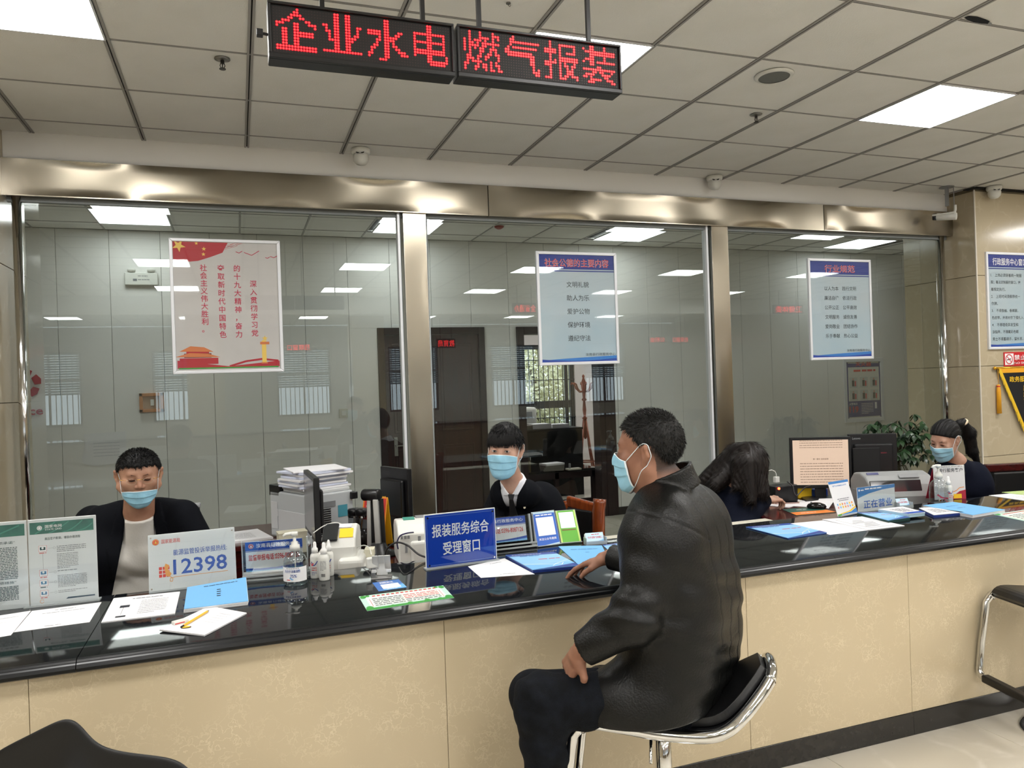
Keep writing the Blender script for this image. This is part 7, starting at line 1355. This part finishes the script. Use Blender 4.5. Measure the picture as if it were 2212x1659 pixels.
# --- 1. customer in the black leather jacket, seated on the bar stool, back to the camera
def customer():
    D = 2.35; A = lambda x, y, d=D: np.array(at(x, y, d=d))
    hc = A(1402, 972); R = Rhead(-44, -3, 3); s = .98; org = np.array([1.2, 2.0, 0.0]); hf = head_fn(1.03, 1.12)
    b = math.radians(-38); fw = np.array([math.sin(b), math.cos(b), 0]); rt = np.array([math.cos(b), -math.sin(b), 0])
    neck = A(1440, 1062); chest = A(1462, 1170); mid = A(1478, 1280); waist = A(1478, 1390); pel = A(1455, 1490)
    Lsh = A(1432, 1140, 2.22); Rsh = A(1476, 1120, 2.50)
    Lel = A(1372, 1335, 2.15); Lwr = A(1262, 1402, 2.20)
    Rwr = A(1322, 1203, 2.88); Rel = A(1440, 1235, 2.72)
    Lkn = A(1166, 1512, 2.23); Rkn = A(1150, 1500, 2.50); Lft = A(1205, 1890, 2.28); Rft = A(1215, 1840, 2.52)
    Lhip = A(1440, 1512, 2.27); Rhip = A(1450, 1500, 2.48)
    handL = hand_parts(Lwr + (A(1225, 1430, 2.25)-Lwr)*.25, A(1215, 1470, 2.27)-Lwr, A(1150, 1380, 2.1)-Lwr, .95, .75, side=-1)
    hd = A(1240, 1221, 2.96) - Rwr
    handR = hand_parts(Rwr + hd*.12, hd, (0, 0, 1), .98, [.25, .3, .35, .4], side=-1, thumb=(.55, .8, -.35))
    body = union([(local(union([(hf, 0)]), hc, R, s), 0), (rc(hc+np.array([0, 0, -.05]), neck+np.array([0, 0, -.02]), .058, .064), .03), (rc(neck, chest, .07, .10), .05), (rc(chest, pel, .10, .10), .05),
                  (rc(Lsh, Lel, .042, .036), .05), (rc(Lel, Lwr, .036, .026), .02), (rc(Rsh, Rel, .042, .036), .05), (rc(Rel, Rwr, .036, .027), .02),
                  (rc(Lhip, Lkn, .06, .045), .04), (rc(Lkn, Lft, .045, .035), .02), (rc(Rhip, Rkn, .06, .045), .04), (rc(Rkn, Rft, .045, .035), .02)] + handL + handR)
    def mf(C):
        l = (C-hc)@R/s; fade = (l[:, 1] < .035) & (l[:, 2] > -.075-.35*(l[:, 1]+.03)) & (l[:, 2] > np.where(l[:, 1] > -.02, .008, -.12)) & (l[:, 2] < .05) & (np.abs(l[:, 0]) < .0795)
        fade &= ~((np.abs(l[:, 0]) > .070) & (l[:, 1] > -.028) & (l[:, 2] < .026))
        return fade.astype(int)
    allp = np.stack([hc+.15, hc-.15, Lft, Rft, Rwr, Lkn, Rkn, pel, handL[0][0] and Lwr]); lo, hi = allp.min(0)-.16, allp.max(0)+.16
    o = person('person', 'man in black leather jacket and blue mask seated on bar stool with hand on counter', org, SKIN2, body, lo, hi, fade=stubble(hc, R, s, 1.03, 0))
    short_hair(o, org, hc, R, s, 1.02, .070, back=-.050, thick=.004, top=.009, n=13000, length=.0105, fwd=.45, side_z=.024, spike=.45, width=.0008, M_=mat('greying black hair', (17, 17, 17), .55, rgb2=(34, 33, 32), scale=60, spec=.3), seed=5)
    face_mask(o, org, hc, R, s, hf, M, ztop=-.004, zbot=-.122, wid=54)
    for sg in (1, -1):
        face_patch('eye', o, org, hc, R, s, hf, almond(sg*.032, .004, .013, .005), EYEW, .0008); face_patch('iris', o, org, hc, R, s, hf, almond(sg*.032, .004, .005, .005), IRIS, .0016)
        face_patch('eyebrow', o, org, hc, R, s, hf, [(sg*.014, .025), (sg*.034, .033), (sg*.052, .026), (sg*.034, .028)], BROW, .002)
    # jacket
    def ring(c_, hw, r, k): return (rc(c_-rt*hw, c_+rt*hw, r, r), k)
    seams = lambda P: P
    base = union([ring(neck+np.array([0, 0, -.035]), .055, .075, 0), ring(A(1462, 1128), .130, .088, .07), ring(chest+fw*.0, .125, .125, .09), ring(mid-fw*-.0, .10, .142, .09), ring(waist, .10, .142, .09), ring(pel+fw*.01, .115, .142, .09), ring(A(1432, 1518), .12, .118, .08),
                  (rc(Lhip+fw*.06, Lhip+(Lkn-Lhip)*.42, .10, .095), .05), (rc(Rhip+fw*.06, Rhip+(Rkn-Rhip)*.42, .10, .095), .05)])
    arms = union([(rc(Lsh, Lel, .079, .068), 0), (rc(Lel, Lwr, .068, .050), .03)])
    armr = union([(rc(Rsh, Rel, .075, .064), 0), (rc(Rel, Rwr, .062, .045), .03)])
    hem = A(1400, 1508)[2]
    collar_c = A(1447, 1040); cax = (hc-neck)/np.linalg.norm(hc-neck)
    def jk(P):
        d = smin(base(P), smin(arms(P), armr(P), .02), .028)
        d = d + fold(P, Lel, .15, (.2, .3, .9), 75, .0045) + fold(P, Lsh+(Lel-Lsh)*.5, .16, (.5, .2, .6), 60, .003) + fold(P, mid+np.array([.05, 0, .03]), .20, (.1, .1, 1), 62, .0042, 1) + fold(P, waist, .20, (0, .2, 1), 75, .0055, 2) + fold(P, pel+np.array([0, 0, -.02]), .16, (.3, .2, .9), 60, .005, .6)
        d = d + .0035*wob(P, 22, 3) + .0010*wob(P, 70, 4)
        q = (P-V3(chest))@V3(rt); vv = P[:, 2]
        for off in (-.085, .0, .085):     # tailored back seams
            back = ((P-V3(mid))@V3(-fw)) > .03
            d = d + np.where(back, .0022*np.exp(-((q-off)/.004)**2), 0)
        d = d + .0022*np.exp(-((P[:, 2]-(waist[2]+.035))/.004)**2)*((q > -.085) & (q < .085))
        u = (P-V3(Lsh)); seam = u@V3((Lel-Lsh)/np.linalg.norm(Lel-Lsh)); near = np.linalg.norm(u, axis=1) < .14
        d = d + np.where(near, .0025*np.exp(-((seam+.012)/.004)**2), 0)
        return smax(smax(d, hem - P[:, 2] - .12*((P-V3(pel))@V3(fw)), .01), -rc(hc, neck+cax*.0, .066, .052)(P), .01)
    def collar(P):
        q = P-V3(collar_c); t = q@V3(cax); rad = np.linalg.norm(q-t[:, None]*V3(cax), axis=1); r0 = .078 + .10*np.clip(-t, 0, 1)
        return np.maximum(np.abs(rad-r0)-.0055, np.abs(t)-.034)
    JK = lambda P: smin(jk(P), collar(P), .012)
    cuts = [(Lwr, Lwr-Lel), (Rwr, Rwr-Rel)]
    def JK2(P):
        d = JK(P)
        for c_, n_ in cuts:
            n_ = V3(n_/np.linalg.norm(n_)); q = (P-V3(c_))@n_; near = np.linalg.norm(P-V3(c_), axis=1) < .09
            d = np.where(near, np.maximum(d, q), d)
        return d
    cloth('leather_jacket', o, org, JK2, lo-.05, hi+.05, LEATHER, .0055)
    def tr(P):
        d = union([(rc(Lhip, Lkn, .092, .074), 0), (rc(Lkn, Lft, .072, .058), .03), (rc(Rhip, Rkn, .092, .074), .03), (rc(Rkn, Rft, .072, .058), .02), (rc(Lhip, Rhip, .10, .10), .05)])(P)
        return d + fold(P, Lkn, .15, (.9, .2, .3), 70, .005) + fold(P, Lkn+np.array([.05, 0, -.15]), .14, (.2, .2, .9), 60, .006) + .003*wob(P, 26, 8) + fold(P, Lhip+(Lkn-Lhip)*.5, .16, (.8, .2, .5), 48, .0045)
    cloth('jeans', o, org, tr, lo-.05, hi+.05, DENIM, .006)
    for ft in (Lft, Rft):
        sh = MB(); e = ft.copy(); e[2] -= .03
        f2 = union([(rc(e-fw*.03, e+fw*.16+np.array([0, 0, -.02]), .045, .036), 0)])
        cloth('shoe', o, org, f2, e-.25, e+.25, mat('black shoe', (20, 20, 20), .3), .007)
    return o
# --- staff behind the counter
def seated(hc, R, s, bearing, torso, neck_r=.052, lean=.1):
    pass
def man_blazer():
    D = 3.52; A = lambda x, y, d=D: np.array(at(x, y, d=d))
    hc = A(300, 1026); R = Rhead(172, -11, 0); s = .985; org = np.array([-.45, 3.75, 0]); hf = head_fn(1.14, 1.32)
    neck = A(300, 1104, 3.60); chest = A(296, 1190, 3.68); pel = A(300, 1400, 3.85)
    Lsh = A(394, 1116, 3.70); Rsh = A(200, 1128, 3.70)     # picture-right is his left
    Lel = A(452, 1215, 3.70); Lwr = A(430, 1330, 3.7); Rel = A(150, 1225, 3.72); Rwr = A(190, 1330, 3.7)
    Lwr[2] = Rwr[2] = .72; Lwr[1] = Rwr[1] = 3.55
    hl = hand_parts(Lwr, (-.6, -.25, -.1), (0, 0, 1), 1, .45, side=-1); hr = hand_parts(Rwr, (.6, -.25, -.1), (0, 0, 1), 1, .45, side=1)
    core = [(rc(hc+np.array([0, .03, -.06]), neck, .063, .068), .03), (rc(neck+np.array([0, .03, -.02]), chest+np.array([0, .05, 0]), .055, .06), .02), (rc(chest+np.array([0, .05, 0]), pel, .06, .07), .03), (rc(Lsh, Lel, .045, .036), .03), (rc(Lel, Lwr, .036, .028), .02), (rc(Rsh, Rel, .045, .036), .03), (rc(Rel, Rwr, .036, .028), .02)]
    body = union([(local(hf, hc, R, s), 0)] + core + hl + hr)
    pts = np.stack([hc+.16, hc-.16, Lel, Rel, Lwr, Rwr, pel]); lo, hi = pts.min(0)-.14, pts.max(0)+.14
    def mf(C):
        l = (C-hc)@R/s; return ((l[:, 1] < .03) & (l[:, 2] > .0) & (l[:, 2] < .05) & (np.abs(l[:, 0]) > .05) & ~((np.abs(l[:, 0]) > .082) & (l[:, 2] < .025))).astype(int)
    o = person('person', 'man with glasses, mask below his nose and dark blazer over white T-shirt, looking down', org, SKIN4, body, lo, hi, fade=stubble(hc, R, s, 1.12, 0))
    short_hair(o, org, hc, R, s, 1.16, .058, back=-.05, thick=.007, top=.006, n=12000, length=.0095, fwd=.6, side_z=.025, spike=.35, width=.0008, seed=11)
    face_mask(o, org, hc, R, s, hf, M, ztop=-.044, zbot=-.148, wid=58)
    for sg in (1, -1):
        face_patch('eyelid', o, org, hc, R, s, hf, almond(sg*.032, .006, .0165, .0070), LID, .0012); face_patch('eye', o, org, hc, R, s, hf, almond(sg*.032, -.0005, .0145, .0026), LASH, .0022)
        face_patch('eyebrow', o, org, hc, R, s, hf, [(sg*.012, .022), (sg*.034, .029), (sg*.056, .023), (sg*.034, .0235)], mat('faint eyebrow', (92, 60, 46), .8), .0012)
    # rimless gold glasses
    g = MB(); T = lambda p: Vector(l2w(p, hc, R, s)-org); lens = MB()
    for sg in (1, -1):
        rim = [(sg*.034 + .021*math.cos(a)*(1 if abs(math.cos(a)) < .9 else 1), .108, .001+.014*math.sin(a)) for a in np.linspace(0, 2*math.pi, 20, endpoint=False)]
        lens.tube([T(p) for p in rim], .00055*s, 5, close=True)
        g.tube([T((sg*.056, .106, .008)), T((sg*.082, .092, .010)), T((sg*.090, .04, .012)), T((sg*.091, -.01, .014))], .0011*s, 6)
    g.tube([T((-.013, .110, .008)), T((-.006, .114, .011)), T((.006, .114, .011)), T((.013, .110, .008))], .0012*s, 6)
    gl = g.build('glasses', mat('gold metal', (214, 170, 90), .25, 1), o, smooth=True); lens.build('lens_rim', mat('clear lens rim', (196, 186, 160), .15, .3), gl, smooth=True)
    U = np.array([1., .1, 0]); U /= np.linalg.norm(U)
    ring = lambda c_, hw, r, k: (rc(c_-U*hw, c_+U*hw, r, r), k)
    tee = union([ring(neck+np.array([0, .03, -.055]), .04, .078, 0), ring(chest, .10, .118, .08), ring(A(298, 1290, 3.76), .11, .135, .08), ring(pel, .13, .15, .08)])
    def crew(P):
        N = rc(hc+np.array([0, .03, -.06]), neck, .063, .068)(P); N = smin(N, rc(neck, chest+np.array([0, .02, 0]), .068, .10)(P), .03)
        return np.maximum(np.maximum(N-.006, P[:, 2]-(neck[2]-.020+.35*(P[:, 1]-neck[1]))), np.abs((P-V3(neck))@V3(U))-.060)
    teef0 = lambda P: smax(np.maximum(tee(P), jb(P)+.014) + fold(P, A(290, 1270), .17, (.6, 0, .8), 55, .005) + fold(P, A(300, 1180), .12, (.8, 0, .5), 50, .003) + .002*wob(P, 30, 2), -rc(neck+np.array([0, -.04, .035]), neck+np.array([0, -.12, .085]), .058, .080)(P), .008)
    teef = lambda P: smin(teef0(P), crew(P), .02)
    jb = union([ring(neck+np.array([0, .06, -.03]), .07, .07, 0), ring(A(298, 1116, 3.70), .150, .072, .07), ring(chest+np.array([0, .01, 0]), .15, .125, .09), ring(A(298, 1290, 3.77), .15, .145, .09), ring(pel, .16, .17, .08),
                (rc(Lsh, Lel, .082, .066), .05), (rc(Lel, Lwr, .066, .048), .03), (rc(Rsh, Rel, .082, .066), .05), (rc(Rel, Rwr, .066, .048), .03)])
    cloth('t_shirt', o, org, teef, lo-.05, hi+.05, TSHIRT, .006)
    def jf(P):
        d = jb(P) + fold(P, Lel, .15, (.4, 0, .9), 60, .005) + fold(P, Rel, .15, (.4, 0, .9), 60, .005) + .003*wob(P, 20, 5)
        x = (P-V3(neck))@V3(U); z = P[:, 2]-neck[2]; hw = np.interp(-z, [-.05, .03, .12, .24, .45], [.060, .060, .070, .095, .14]).astype(np.float32)
        edge = np.abs(x+.0)-hw; front = (P[:, 1] < np.interp(-z, [-.05, .3], [neck[1]+.05, chest[1]+.06]))
        lap = np.where(front & (edge < np.interp(-z, [-.05, .05, .16, .34], [.03, .045, .06, .0])), -.005, 0)   # lapels
        d = d + lap
        return np.where(front, np.maximum(d, -edge), d)
    jfc = lambda P: smax(jf(P), -rc(neck, hc, .068, .06)(P), .01)
    cloth('blazer', o, org, jfc, lo-.05, hi+.05, NAVY, .0055)
    return o
def young_clerk():
    D = 3.66; A = lambda x, y, d=D: np.array(at(x, y, d=d))
    hc = A(1091, 971); R = Rhead(213, -3, 3); s = .985; org = np.array([1.3, 3.75, 0]); hf = head_fn(.98, .95)
    neck = A(1110, 1048, 3.74); chest = A(1133, 1125, 3.90); pel = A(1145, 1310, 4.05)
    Lsh = A(1166, 1074, 3.90); Rsh = A(1092, 1100, 3.84)
    Lel = A(1188, 1180, 3.90); Lwr = A(1120, 1240, 3.7); Rel = A(1052, 1150, 3.78); Rwr = A(1010, 1240, 3.7)
    Lwr[2] = Rwr[2] = .76; Lwr[1] = Rwr[1] = 3.50
    core = [(rc(hc+np.array([0, .02, -.05]), neck, .052, .054), .03), (rc(neck, chest, .05, .06), .03), (rc(chest, pel, .06, .08), .03), (rc(Lsh, Lel, .045, .038), .05), (rc(Lel, Lwr, .038, .027), .02), (rc(Rsh, Rel, .045, .038), .05), (rc(Rel, Rwr, .038, .027), .02)]
    body = union([(local(hf, hc, R, s), 0)] + core + hand_parts(Lwr, (-.7, -.1, -.05), (0, 0, 1), .95, .4, side=-1) + hand_parts(Rwr, (.5, -.3, -.05), (0, 0, 1), .95, .4, side=1))
    pts = np.stack([hc+.16, hc-.16, Lel, Rel, Lwr, Rwr, pel]); lo, hi = pts.min(0)-.13, pts.max(0)+.13
    o = person('person', 'young man in dark suit, white shirt and blue mask looking towards the camera', org, SKIN3, body, lo, hi)
    short_hair(o, org, hc, R, s, 1.0, .044, back=-.06, thick=.012, top=.018, n=9000, length=.026, fwd=.35, droop=.5, side_z=.022, spike=.25, seed=21)
    rng = np.random.default_rng(4); V = []; F_ = []   # fringe combed down over the forehead
    for i in range(420):
        x = rng.uniform(-.062, .062); z0 = rng.uniform(.066, .085); z1 = rng.uniform(.018, .034) - .05*abs(x)*0; y = .100-6.0*x*x
        a, b_, c_ = [l2w(p, hc, R, s) for p in ((x, y-.012, z0), (x+rng.normal()*.004, y+.004, (z0+z1)/2), (x+rng.normal()*.007, y-.002, z1))]
        sd = np.asarray(R)[:, 0]*.0016; k = len(V); V += [a-sd, a+sd, b_-sd, b_+sd, c_]; F_ += [(k, k+1, k+3), (k, k+3, k+2), (k+2, k+3, k+4)]
    mb = MB(); mb.v = [tuple(v-org) for v in V]; mb.f = F_; mb.mi = [0]*len(F_); mb.build('fringe', HAIR, o, smooth=True)
    face_mask(o, org, hc, R, s, hf, M, ztop=-.008, zbot=-.128, wid=56)
    for sg in (1, -1):
        face_patch('eye', o, org, hc, R, s, hf, almond(sg*.031, .0035, .0135, .0048, tilt=sg*.12), EYEW, .001); face_patch('iris', o, org, hc, R, s, hf, almond(sg*.031-.001, .004, .0052, .0048), IRIS, .0018)
        face_patch('lash', o, org, hc, R, s, hf, [(sg*.016, .004), (sg*.024, .0085), (sg*.034, .0100), (sg*.046, .0065), (sg*.034, .0078), (sg*.024, .0065)], LASH, .0022)
        face_patch('eyebrow', o, org, hc, R, s, hf, [(sg*.013, .021), (sg*.032, .027), (sg*.052, .023), (sg*.032, .0215)], BROW, .0022)
    b = math.radians(212); fw = np.array([math.sin(b), math.cos(b), 0]); rt = np.array([-math.cos(b), math.sin(b), 0])   # rt: picture right
    ring = lambda c_, hw, r, k: (rc(c_-rt*hw, c_+rt*hw, r, r), k)
    sh = union([ring(neck+np.array([0, 0, -.06]), .025, .062, 0), ring(chest, .07, .100, .08), ring(pel, .09, .12, .08)])
    cax = (hc-neck)/np.linalg.norm(hc-neck)
    jb = union([ring(neck-fw*.02+np.array([0, 0, -.045]), .055, .072, 0), ring(A(1132, 1078, 3.87), .105, .074, .06), ring(chest, .11, .118, .08), ring(A(1145, 1230, 3.96), .12, .13, .09), ring(pel, .13, .15, .08),
                (rc(Lsh, Lel, .072, .064), .05), (rc(Lel, Lwr, .064, .045), .03), (rc(Rsh, Rel, .07, .062), .05), (rc(Rel, Rwr, .062, .045), .03)])
    def shirt(P):
        q = P-V3(neck+cax*.012); t = q@V3(cax); rad = np.linalg.norm(q-t[:, None]*V3(cax), axis=1)
        col = np.maximum(np.abs(rad-(.062-.25*t))-.0045, np.abs(t)-.028)
        x = q@V3(rt)+.004; col = np.where(q@V3(fw) > 0, np.maximum(col, .006+.75*np.clip(t+.024, 0, 1)-np.abs(x)), col)
        return smin(smax(np.maximum(sh(P), jb(P)+.010), -rc(neck, hc, .05, .05)(P), .006), col, .008)
    cloth('white_shirt', o, org, shirt, lo-.03, hi+.03, SHIRT, .005)
    def jf(P):
        d = jb(P) + fold(P, Lel, .14, (.4, 0, .9), 62, .005) + fold(P, Lsh, .12, (.7, 0, .6), 50, .003) + .0025*wob(P, 22, 9)
        q = P-V3(neck); x = q@V3(rt)+.012; z = q[:, 2]; f_ = q@V3(fw); hw = np.interp(-z, [-.04, .02, .19, .22], [.050, .046, .004, -.02]).astype(np.float32)
        edge = np.abs(x)-hw; front = f_ > 0.0
        d = d + np.where(front & (edge < np.interp(-z, [-.04, .03, .16, .22], [.03, .045, .05, 0])), -.0045, 0)
        d = smax(d, -rc(neck, hc, .060, .055)(P), .008)
        return np.where(front, np.maximum(d, -edge), d)
    j = cloth('suit_jacket', o, org, jf, lo-.04, hi+.04, NAVY, .0055)
    # dark tie and a small badge
    P0 = shoot(lambda P: np.minimum(sh(P), 9), np.array([neck+np.array([0, 0, z]) for z in (-.035, -.06, -.13, -.2)]), np.tile(fw, (4, 1)), .006, .3)
    t = MB(); 
    for (a, b_, w0, w1) in ((0, 1, .016, .010), (1, 3, .010, .026)):
        A_, B_ = Vector(P0[a]-org), Vector(P0[b_]-org); r = Vector(rt); n_ = Vector(fw)*.006
        t.add([A_-r*w0, A_+r*w0, B_+r*w1, B_-r*w1, A_-r*w0+n_, A_+r*w0+n_, B_+r*w1+n_, B_-r*w1+n_], [(0, 1, 2, 3), (7, 6, 5, 4), (0, 4, 5, 1), (1, 5, 6, 2), (2, 6, 7, 3), (3, 7, 4, 0)])
    t.build('necktie', mat('black tie', (14, 14, 18), .7), o, smooth=False)
    bp = shoot(jf, np.array([neck+rt*.055+np.array([0, 0, -.105])]), np.array([fw]), .0, .3)[0]-org
    MB().lathe([(0, 0), (.006, 0), (.006, .002), (0, .003)], 10).build('lapel_badge', mat('enamel badge', (226, 214, 190), .3), o, loc=tuple(bp+fw*.002)).rotation_euler = (math.radians(90), 0, math.radians(-32))
    return o
def long_hair_clerk():
    D = 4.60; A = lambda x, y, d=D: np.array(at(x, y, d=d)); org = np.array([3.0, 3.95, 0])
    hc = A(1612, 1005); R = Rhead(118, -48, 0); s = 1.05; hf = head_fn(.95, .9)
    neck = A(1585, 1052, 4.66); chest = A(1555, 1105, 4.72); pel = A(1545, 1210, 4.80)
    Lsh = A(1590, 1085, 4.66); Rsh = A(1530, 1060, 4.86); Lel = A(1592, 1150, 4.42); Lwr = A(1652, 1082, 4.62); Rel = A(1600, 1110, 4.98); Rwr = A(1650, 1080, 4.95)
    hd = A(1700, 1072, 4.72)-Lwr
    hand = hand_parts(Lwr+hd*.15, hd, (0, -.25, 1), .95, [.35, .9, 1., 1.], side=-1)
    core = [(rc(hc, neck, .05, .052), .03), (rc(neck, chest, .06, .09), .04), (rc(chest, pel, .09, .11), .05), (rc(Lsh, Lel, .04, .034), .05), (rc(Lel, Lwr, .034, .025), .02), (rc(Rsh, Rel, .04, .034), .05), (rc(Rel, Rwr, .034, .025), .02)]
    body = union([(local(hf, hc, R, s), 0)] + core + hand + hand_parts(Rwr, (.7, -.1, 0), (0, 0, 1), .9, .4, side=1))
    pts = np.stack([hc+.15, hc-.15, Lel, Rel, Lwr, Rwr, pel]); lo, hi = pts.min(0)-.14, pts.max(0)+.14; hi[0] += .06
    o = person('person', 'woman with long dark hair hiding her face, bent over her desk', org, SKIN3, body, lo, hi)
    # hair: cap plus two falls
    crown = A(1606, 972); 
    f = union([(local(el((0, -.012, .034), (.088, .108, .097)), hc, R, s), 0), (rc(A(1590, 985, 4.68), A(1520, 1040, 4.76), .075, .045), .05), (rc(A(1600, 1000, 4.66), A(1548, 1045, 4.62), .07, .05), .05),
               (rc(A(1628, 985, 4.55), A(1643, 1062, 4.50), .062, .035), .05), (rc(A(1612, 1000, 4.5), A(1622, 1080, 4.46), .06, .03), .05), (rc(A(1640, 1000, 4.62), A(1655, 1070, 4.56), .045, .02), .04), (rc(A(1600, 1000, 4.52), A(1592, 1050, 4.50), .055, .03), .04)])
    part = A(1615, 950)
    def flow(P):
        q = P-V3(part); ang = np.arctan2((P-V3(hc))@np.array(CR, np.float32), (P-V3(hc))@np.array([0, 0, 1], np.float32)+.25); return ang
    hfn = lambda P: f(P) + .0012*np.sin(flow(P)*60) + .003*wob(P, 24, 5)
    def ext(P, Q):
        N = grad(f, P); rng = np.random.default_rng(8)
        def dr(p, nn):
            x = ((p-hc)@np.array(CR)); k = np.clip(x/.1, -1, 1)[:, None]
            dn = np.array([0, 0, -1.]) + np.array(CR)*np.where(k < -.1, -1.1, .12); dn = dn - nn*(dn*nn).sum(1, keepdims=True); return dn/np.linalg.norm(dn, axis=1, keepdims=True)-nn*.02
        return strands(P, N, dr, 6000, .055, .0008, rng, jit=.03)
    cloth('long_hair', o, org, hfn, lo-.08, hi+.08, HAIR2, .005, extra=ext)
    U = np.array(CR); ring = lambda c_, hw, r, k: (rc(c_-U*hw, c_+U*hw, r, r), k)
    jf = union([(rc(neck-U*.02+np.array([0, 0, -.03]), neck+np.array([0, 0, -.03]), .07, .07), 0), ring(A(1560, 1080, 4.76), .07, .10, .06), ring(chest, .08, .12, .07), ring(pel, .09, .14, .08),
                (rc(Lsh, Lel, .074, .062), .04), (rc(Lel, Lwr, .062, .04), .03), (rc(Rsh, Rel, .07, .06), .04), (rc(Rel, Rwr, .06, .04), .03)])
    cloth('navy_jacket', o, org, lambda P: jf(P) + fold(P, Lsh, .15, (.5, 0, .8), 60, .004)+.003*wob(P, 22, 4), lo-.04, hi+.04, NAVY2, .006)
    return o
def ponytail_clerk():
    D = 5.02; A = lambda x, y, d=D: np.array(at(x, y, d=d)); org = np.array([4.55, 3.85, 0])
    hc = A(2042, 948); R = Rhead(262, -24, 6); s = 1.0; hf = head_fn(.93, .88)
    neck = A(2066, 998, 5.07); chest = A(2075, 1050, 5.11); pel = A(2080, 1180, 5.22)
    Lsh = A(2115, 1030, 5.17); Rsh = A(2030, 1030, 5.05); Lel = A(2130, 1100, 5.08); Rel = A(2018, 1095, 4.99); Lwr = A(2090, 1105, 4.97); Rwr = A(2045, 1105, 4.93)
    core = [(rc(hc+np.array([.0, 0, -.05]), neck, .046, .048), .03), (rc(neck, chest, .055, .085), .04), (rc(chest, pel, .085, .10), .05), (rc(Lsh, Lel, .04, .034), .05), (rc(Lel, Lwr, .034, .025), .02), (rc(Rsh, Rel, .04, .034), .05), (rc(Rel, Rwr, .034, .025), .02)]
    body = union([(local(hf, hc, R, s), 0)] + core + hand_parts(Lwr, (-.8, -.2, -.1), (0, 0, 1), .88, .4, side=-1) + hand_parts(Rwr, (-.2, -.6, -.1), (0, 0, 1), .88, .4, side=1))
    pts = np.stack([hc+.14, hc-.14, Lel, Rel, Lwr, Rwr, pel]); lo, hi = pts.min(0)-.13, pts.max(0)+.13
    o = person('person', 'woman with dark ponytail, blue mask and navy jacket reading at her desk', org, SKIN3, body, lo, hi)
    tie = A(2080, 912, 5.09); tail = [tie, A(2092, 935, 5.13), A(2100, 975, 5.15), A(2118, 1010, 5.15)]
    W = local(union([(el((0, -.012, .034), (.080, .105, .093)), 0)]), hc, R, s)
    def cap(P):
        l = ((P-V3(hc))@np.array(R, np.float32))/s; line = np.interp(l[:, 1], [-.08, -.03, .01, .07, .1], [-.055, -.01, .020, .060, .082]).astype(np.float32)
        d = W(P) + .0016*np.sin(np.arctan2(l[:, 0], l[:, 2]+.2)*90); return smax(d, (line-l[:, 2])*s, .01)
    f = union([(cap, 0), (rc(tail[0]-np.array([.03, .0, .01]), tail[0], .03, .02), .03), (rc(tail[0], tail[1], .022, .042), .02), (rc(tail[1], tail[2], .042, .034), .02), (rc(tail[2], tail[3], .034, .006), .02)])
    def ext(P, Q):
        N = grad(f, P); rng = np.random.default_rng(9); k = P[:, 2] < 9
        def dr(p, nn):
            far = ((p-tie)@np.array(CR) > .0)[:, None]; dn = np.where(far, np.array(tail[3]-tail[1])[None], (tie-p)); dn = dn - nn*(dn*nn).sum(1, keepdims=True); return dn/(np.linalg.norm(dn, axis=1, keepdims=True)+1e-6)-nn*.02
        return strands(P, N, dr, 3500, .035, .0007, rng, jit=.03)
    cloth('ponytail_hair', o, org, f, lo-.06, hi+.10, HAIR, .0045, extra=ext)
    tb = MB(); ax_ = Vector(tail[1]-tail[0]).normalized(); e1 = ax_.cross(Vector((0, 0, 1))).normalized(); e2 = ax_.cross(e1)
    tb.tube([Vector(tie-org)+e1*.024*math.cos(a)+e2*.024*math.sin(a) for a in np.linspace(0, 2*math.pi, 16, endpoint=False)], .009, 8, close=True); tb.build('hair_tie', mat('cream scrunchie', (222, 204, 176), .9), o, smooth=True)
    face_mask(o, org, hc, R, s, hf, M, ztop=-.008, zbot=-.120, wid=56)
    for sg in (1, -1):
        face_patch('eyelid', o, org, hc, R, s, hf, almond(sg*.031, .006, .0145, .0055), LID, .001); face_patch('eye', o, org, hc, R, s, hf, almond(sg*.031, .001, .0135, .0022), LASH, .002)
        face_patch('eyebrow', o, org, hc, R, s, hf, [(sg*.013, .024), (sg*.032, .031), (sg*.052, .025), (sg*.032, .027)], BROW, .0016)
    b = math.radians(205); fw = np.array([math.sin(b), math.cos(b), 0]); rt = np.array([-math.cos(b), math.sin(b), 0])
    ring = lambda c_, hw, r, k: (rc(c_-rt*hw, c_+rt*hw, r, r), k)
    jf = union([ring(neck+np.array([0, 0, -.045]), .03, .068, 0), ring(A(2070, 1022, 5.11), .10, .075, .05), ring(chest, .10, .105, .07), ring(pel, .11, .13, .08), (rc(Lsh, Lel, .066, .06), .04), (rc(Lel, Lwr, .058, .04), .03), (rc(Rsh, Rel, .064, .058), .04), (rc(Rel, Rwr, .056, .04), .03)])
    cloth('navy_jacket', o, org, lambda P: smax(jf(P) + fold(P, Lel, .14, (.4, 0, .9), 60, .004)+.0025*wob(P, 22, 4), -rc(neck, hc, .048, .05)(P), .006), lo-.04, hi+.04, NAVY2, .006)
    kn = union([(rc(neck+np.array([0, 0, .005]), neck+np.array([0, 0, -.06]), .056, .074), 0)])
    cloth('black_top', o, org, kn, neck-.12, neck+.1, mat('black knit', (14, 14, 16), .9), .006)
    return o
for make in (customer, man_blazer, young_clerk, long_hair_clerk, ponytail_clerk): make()
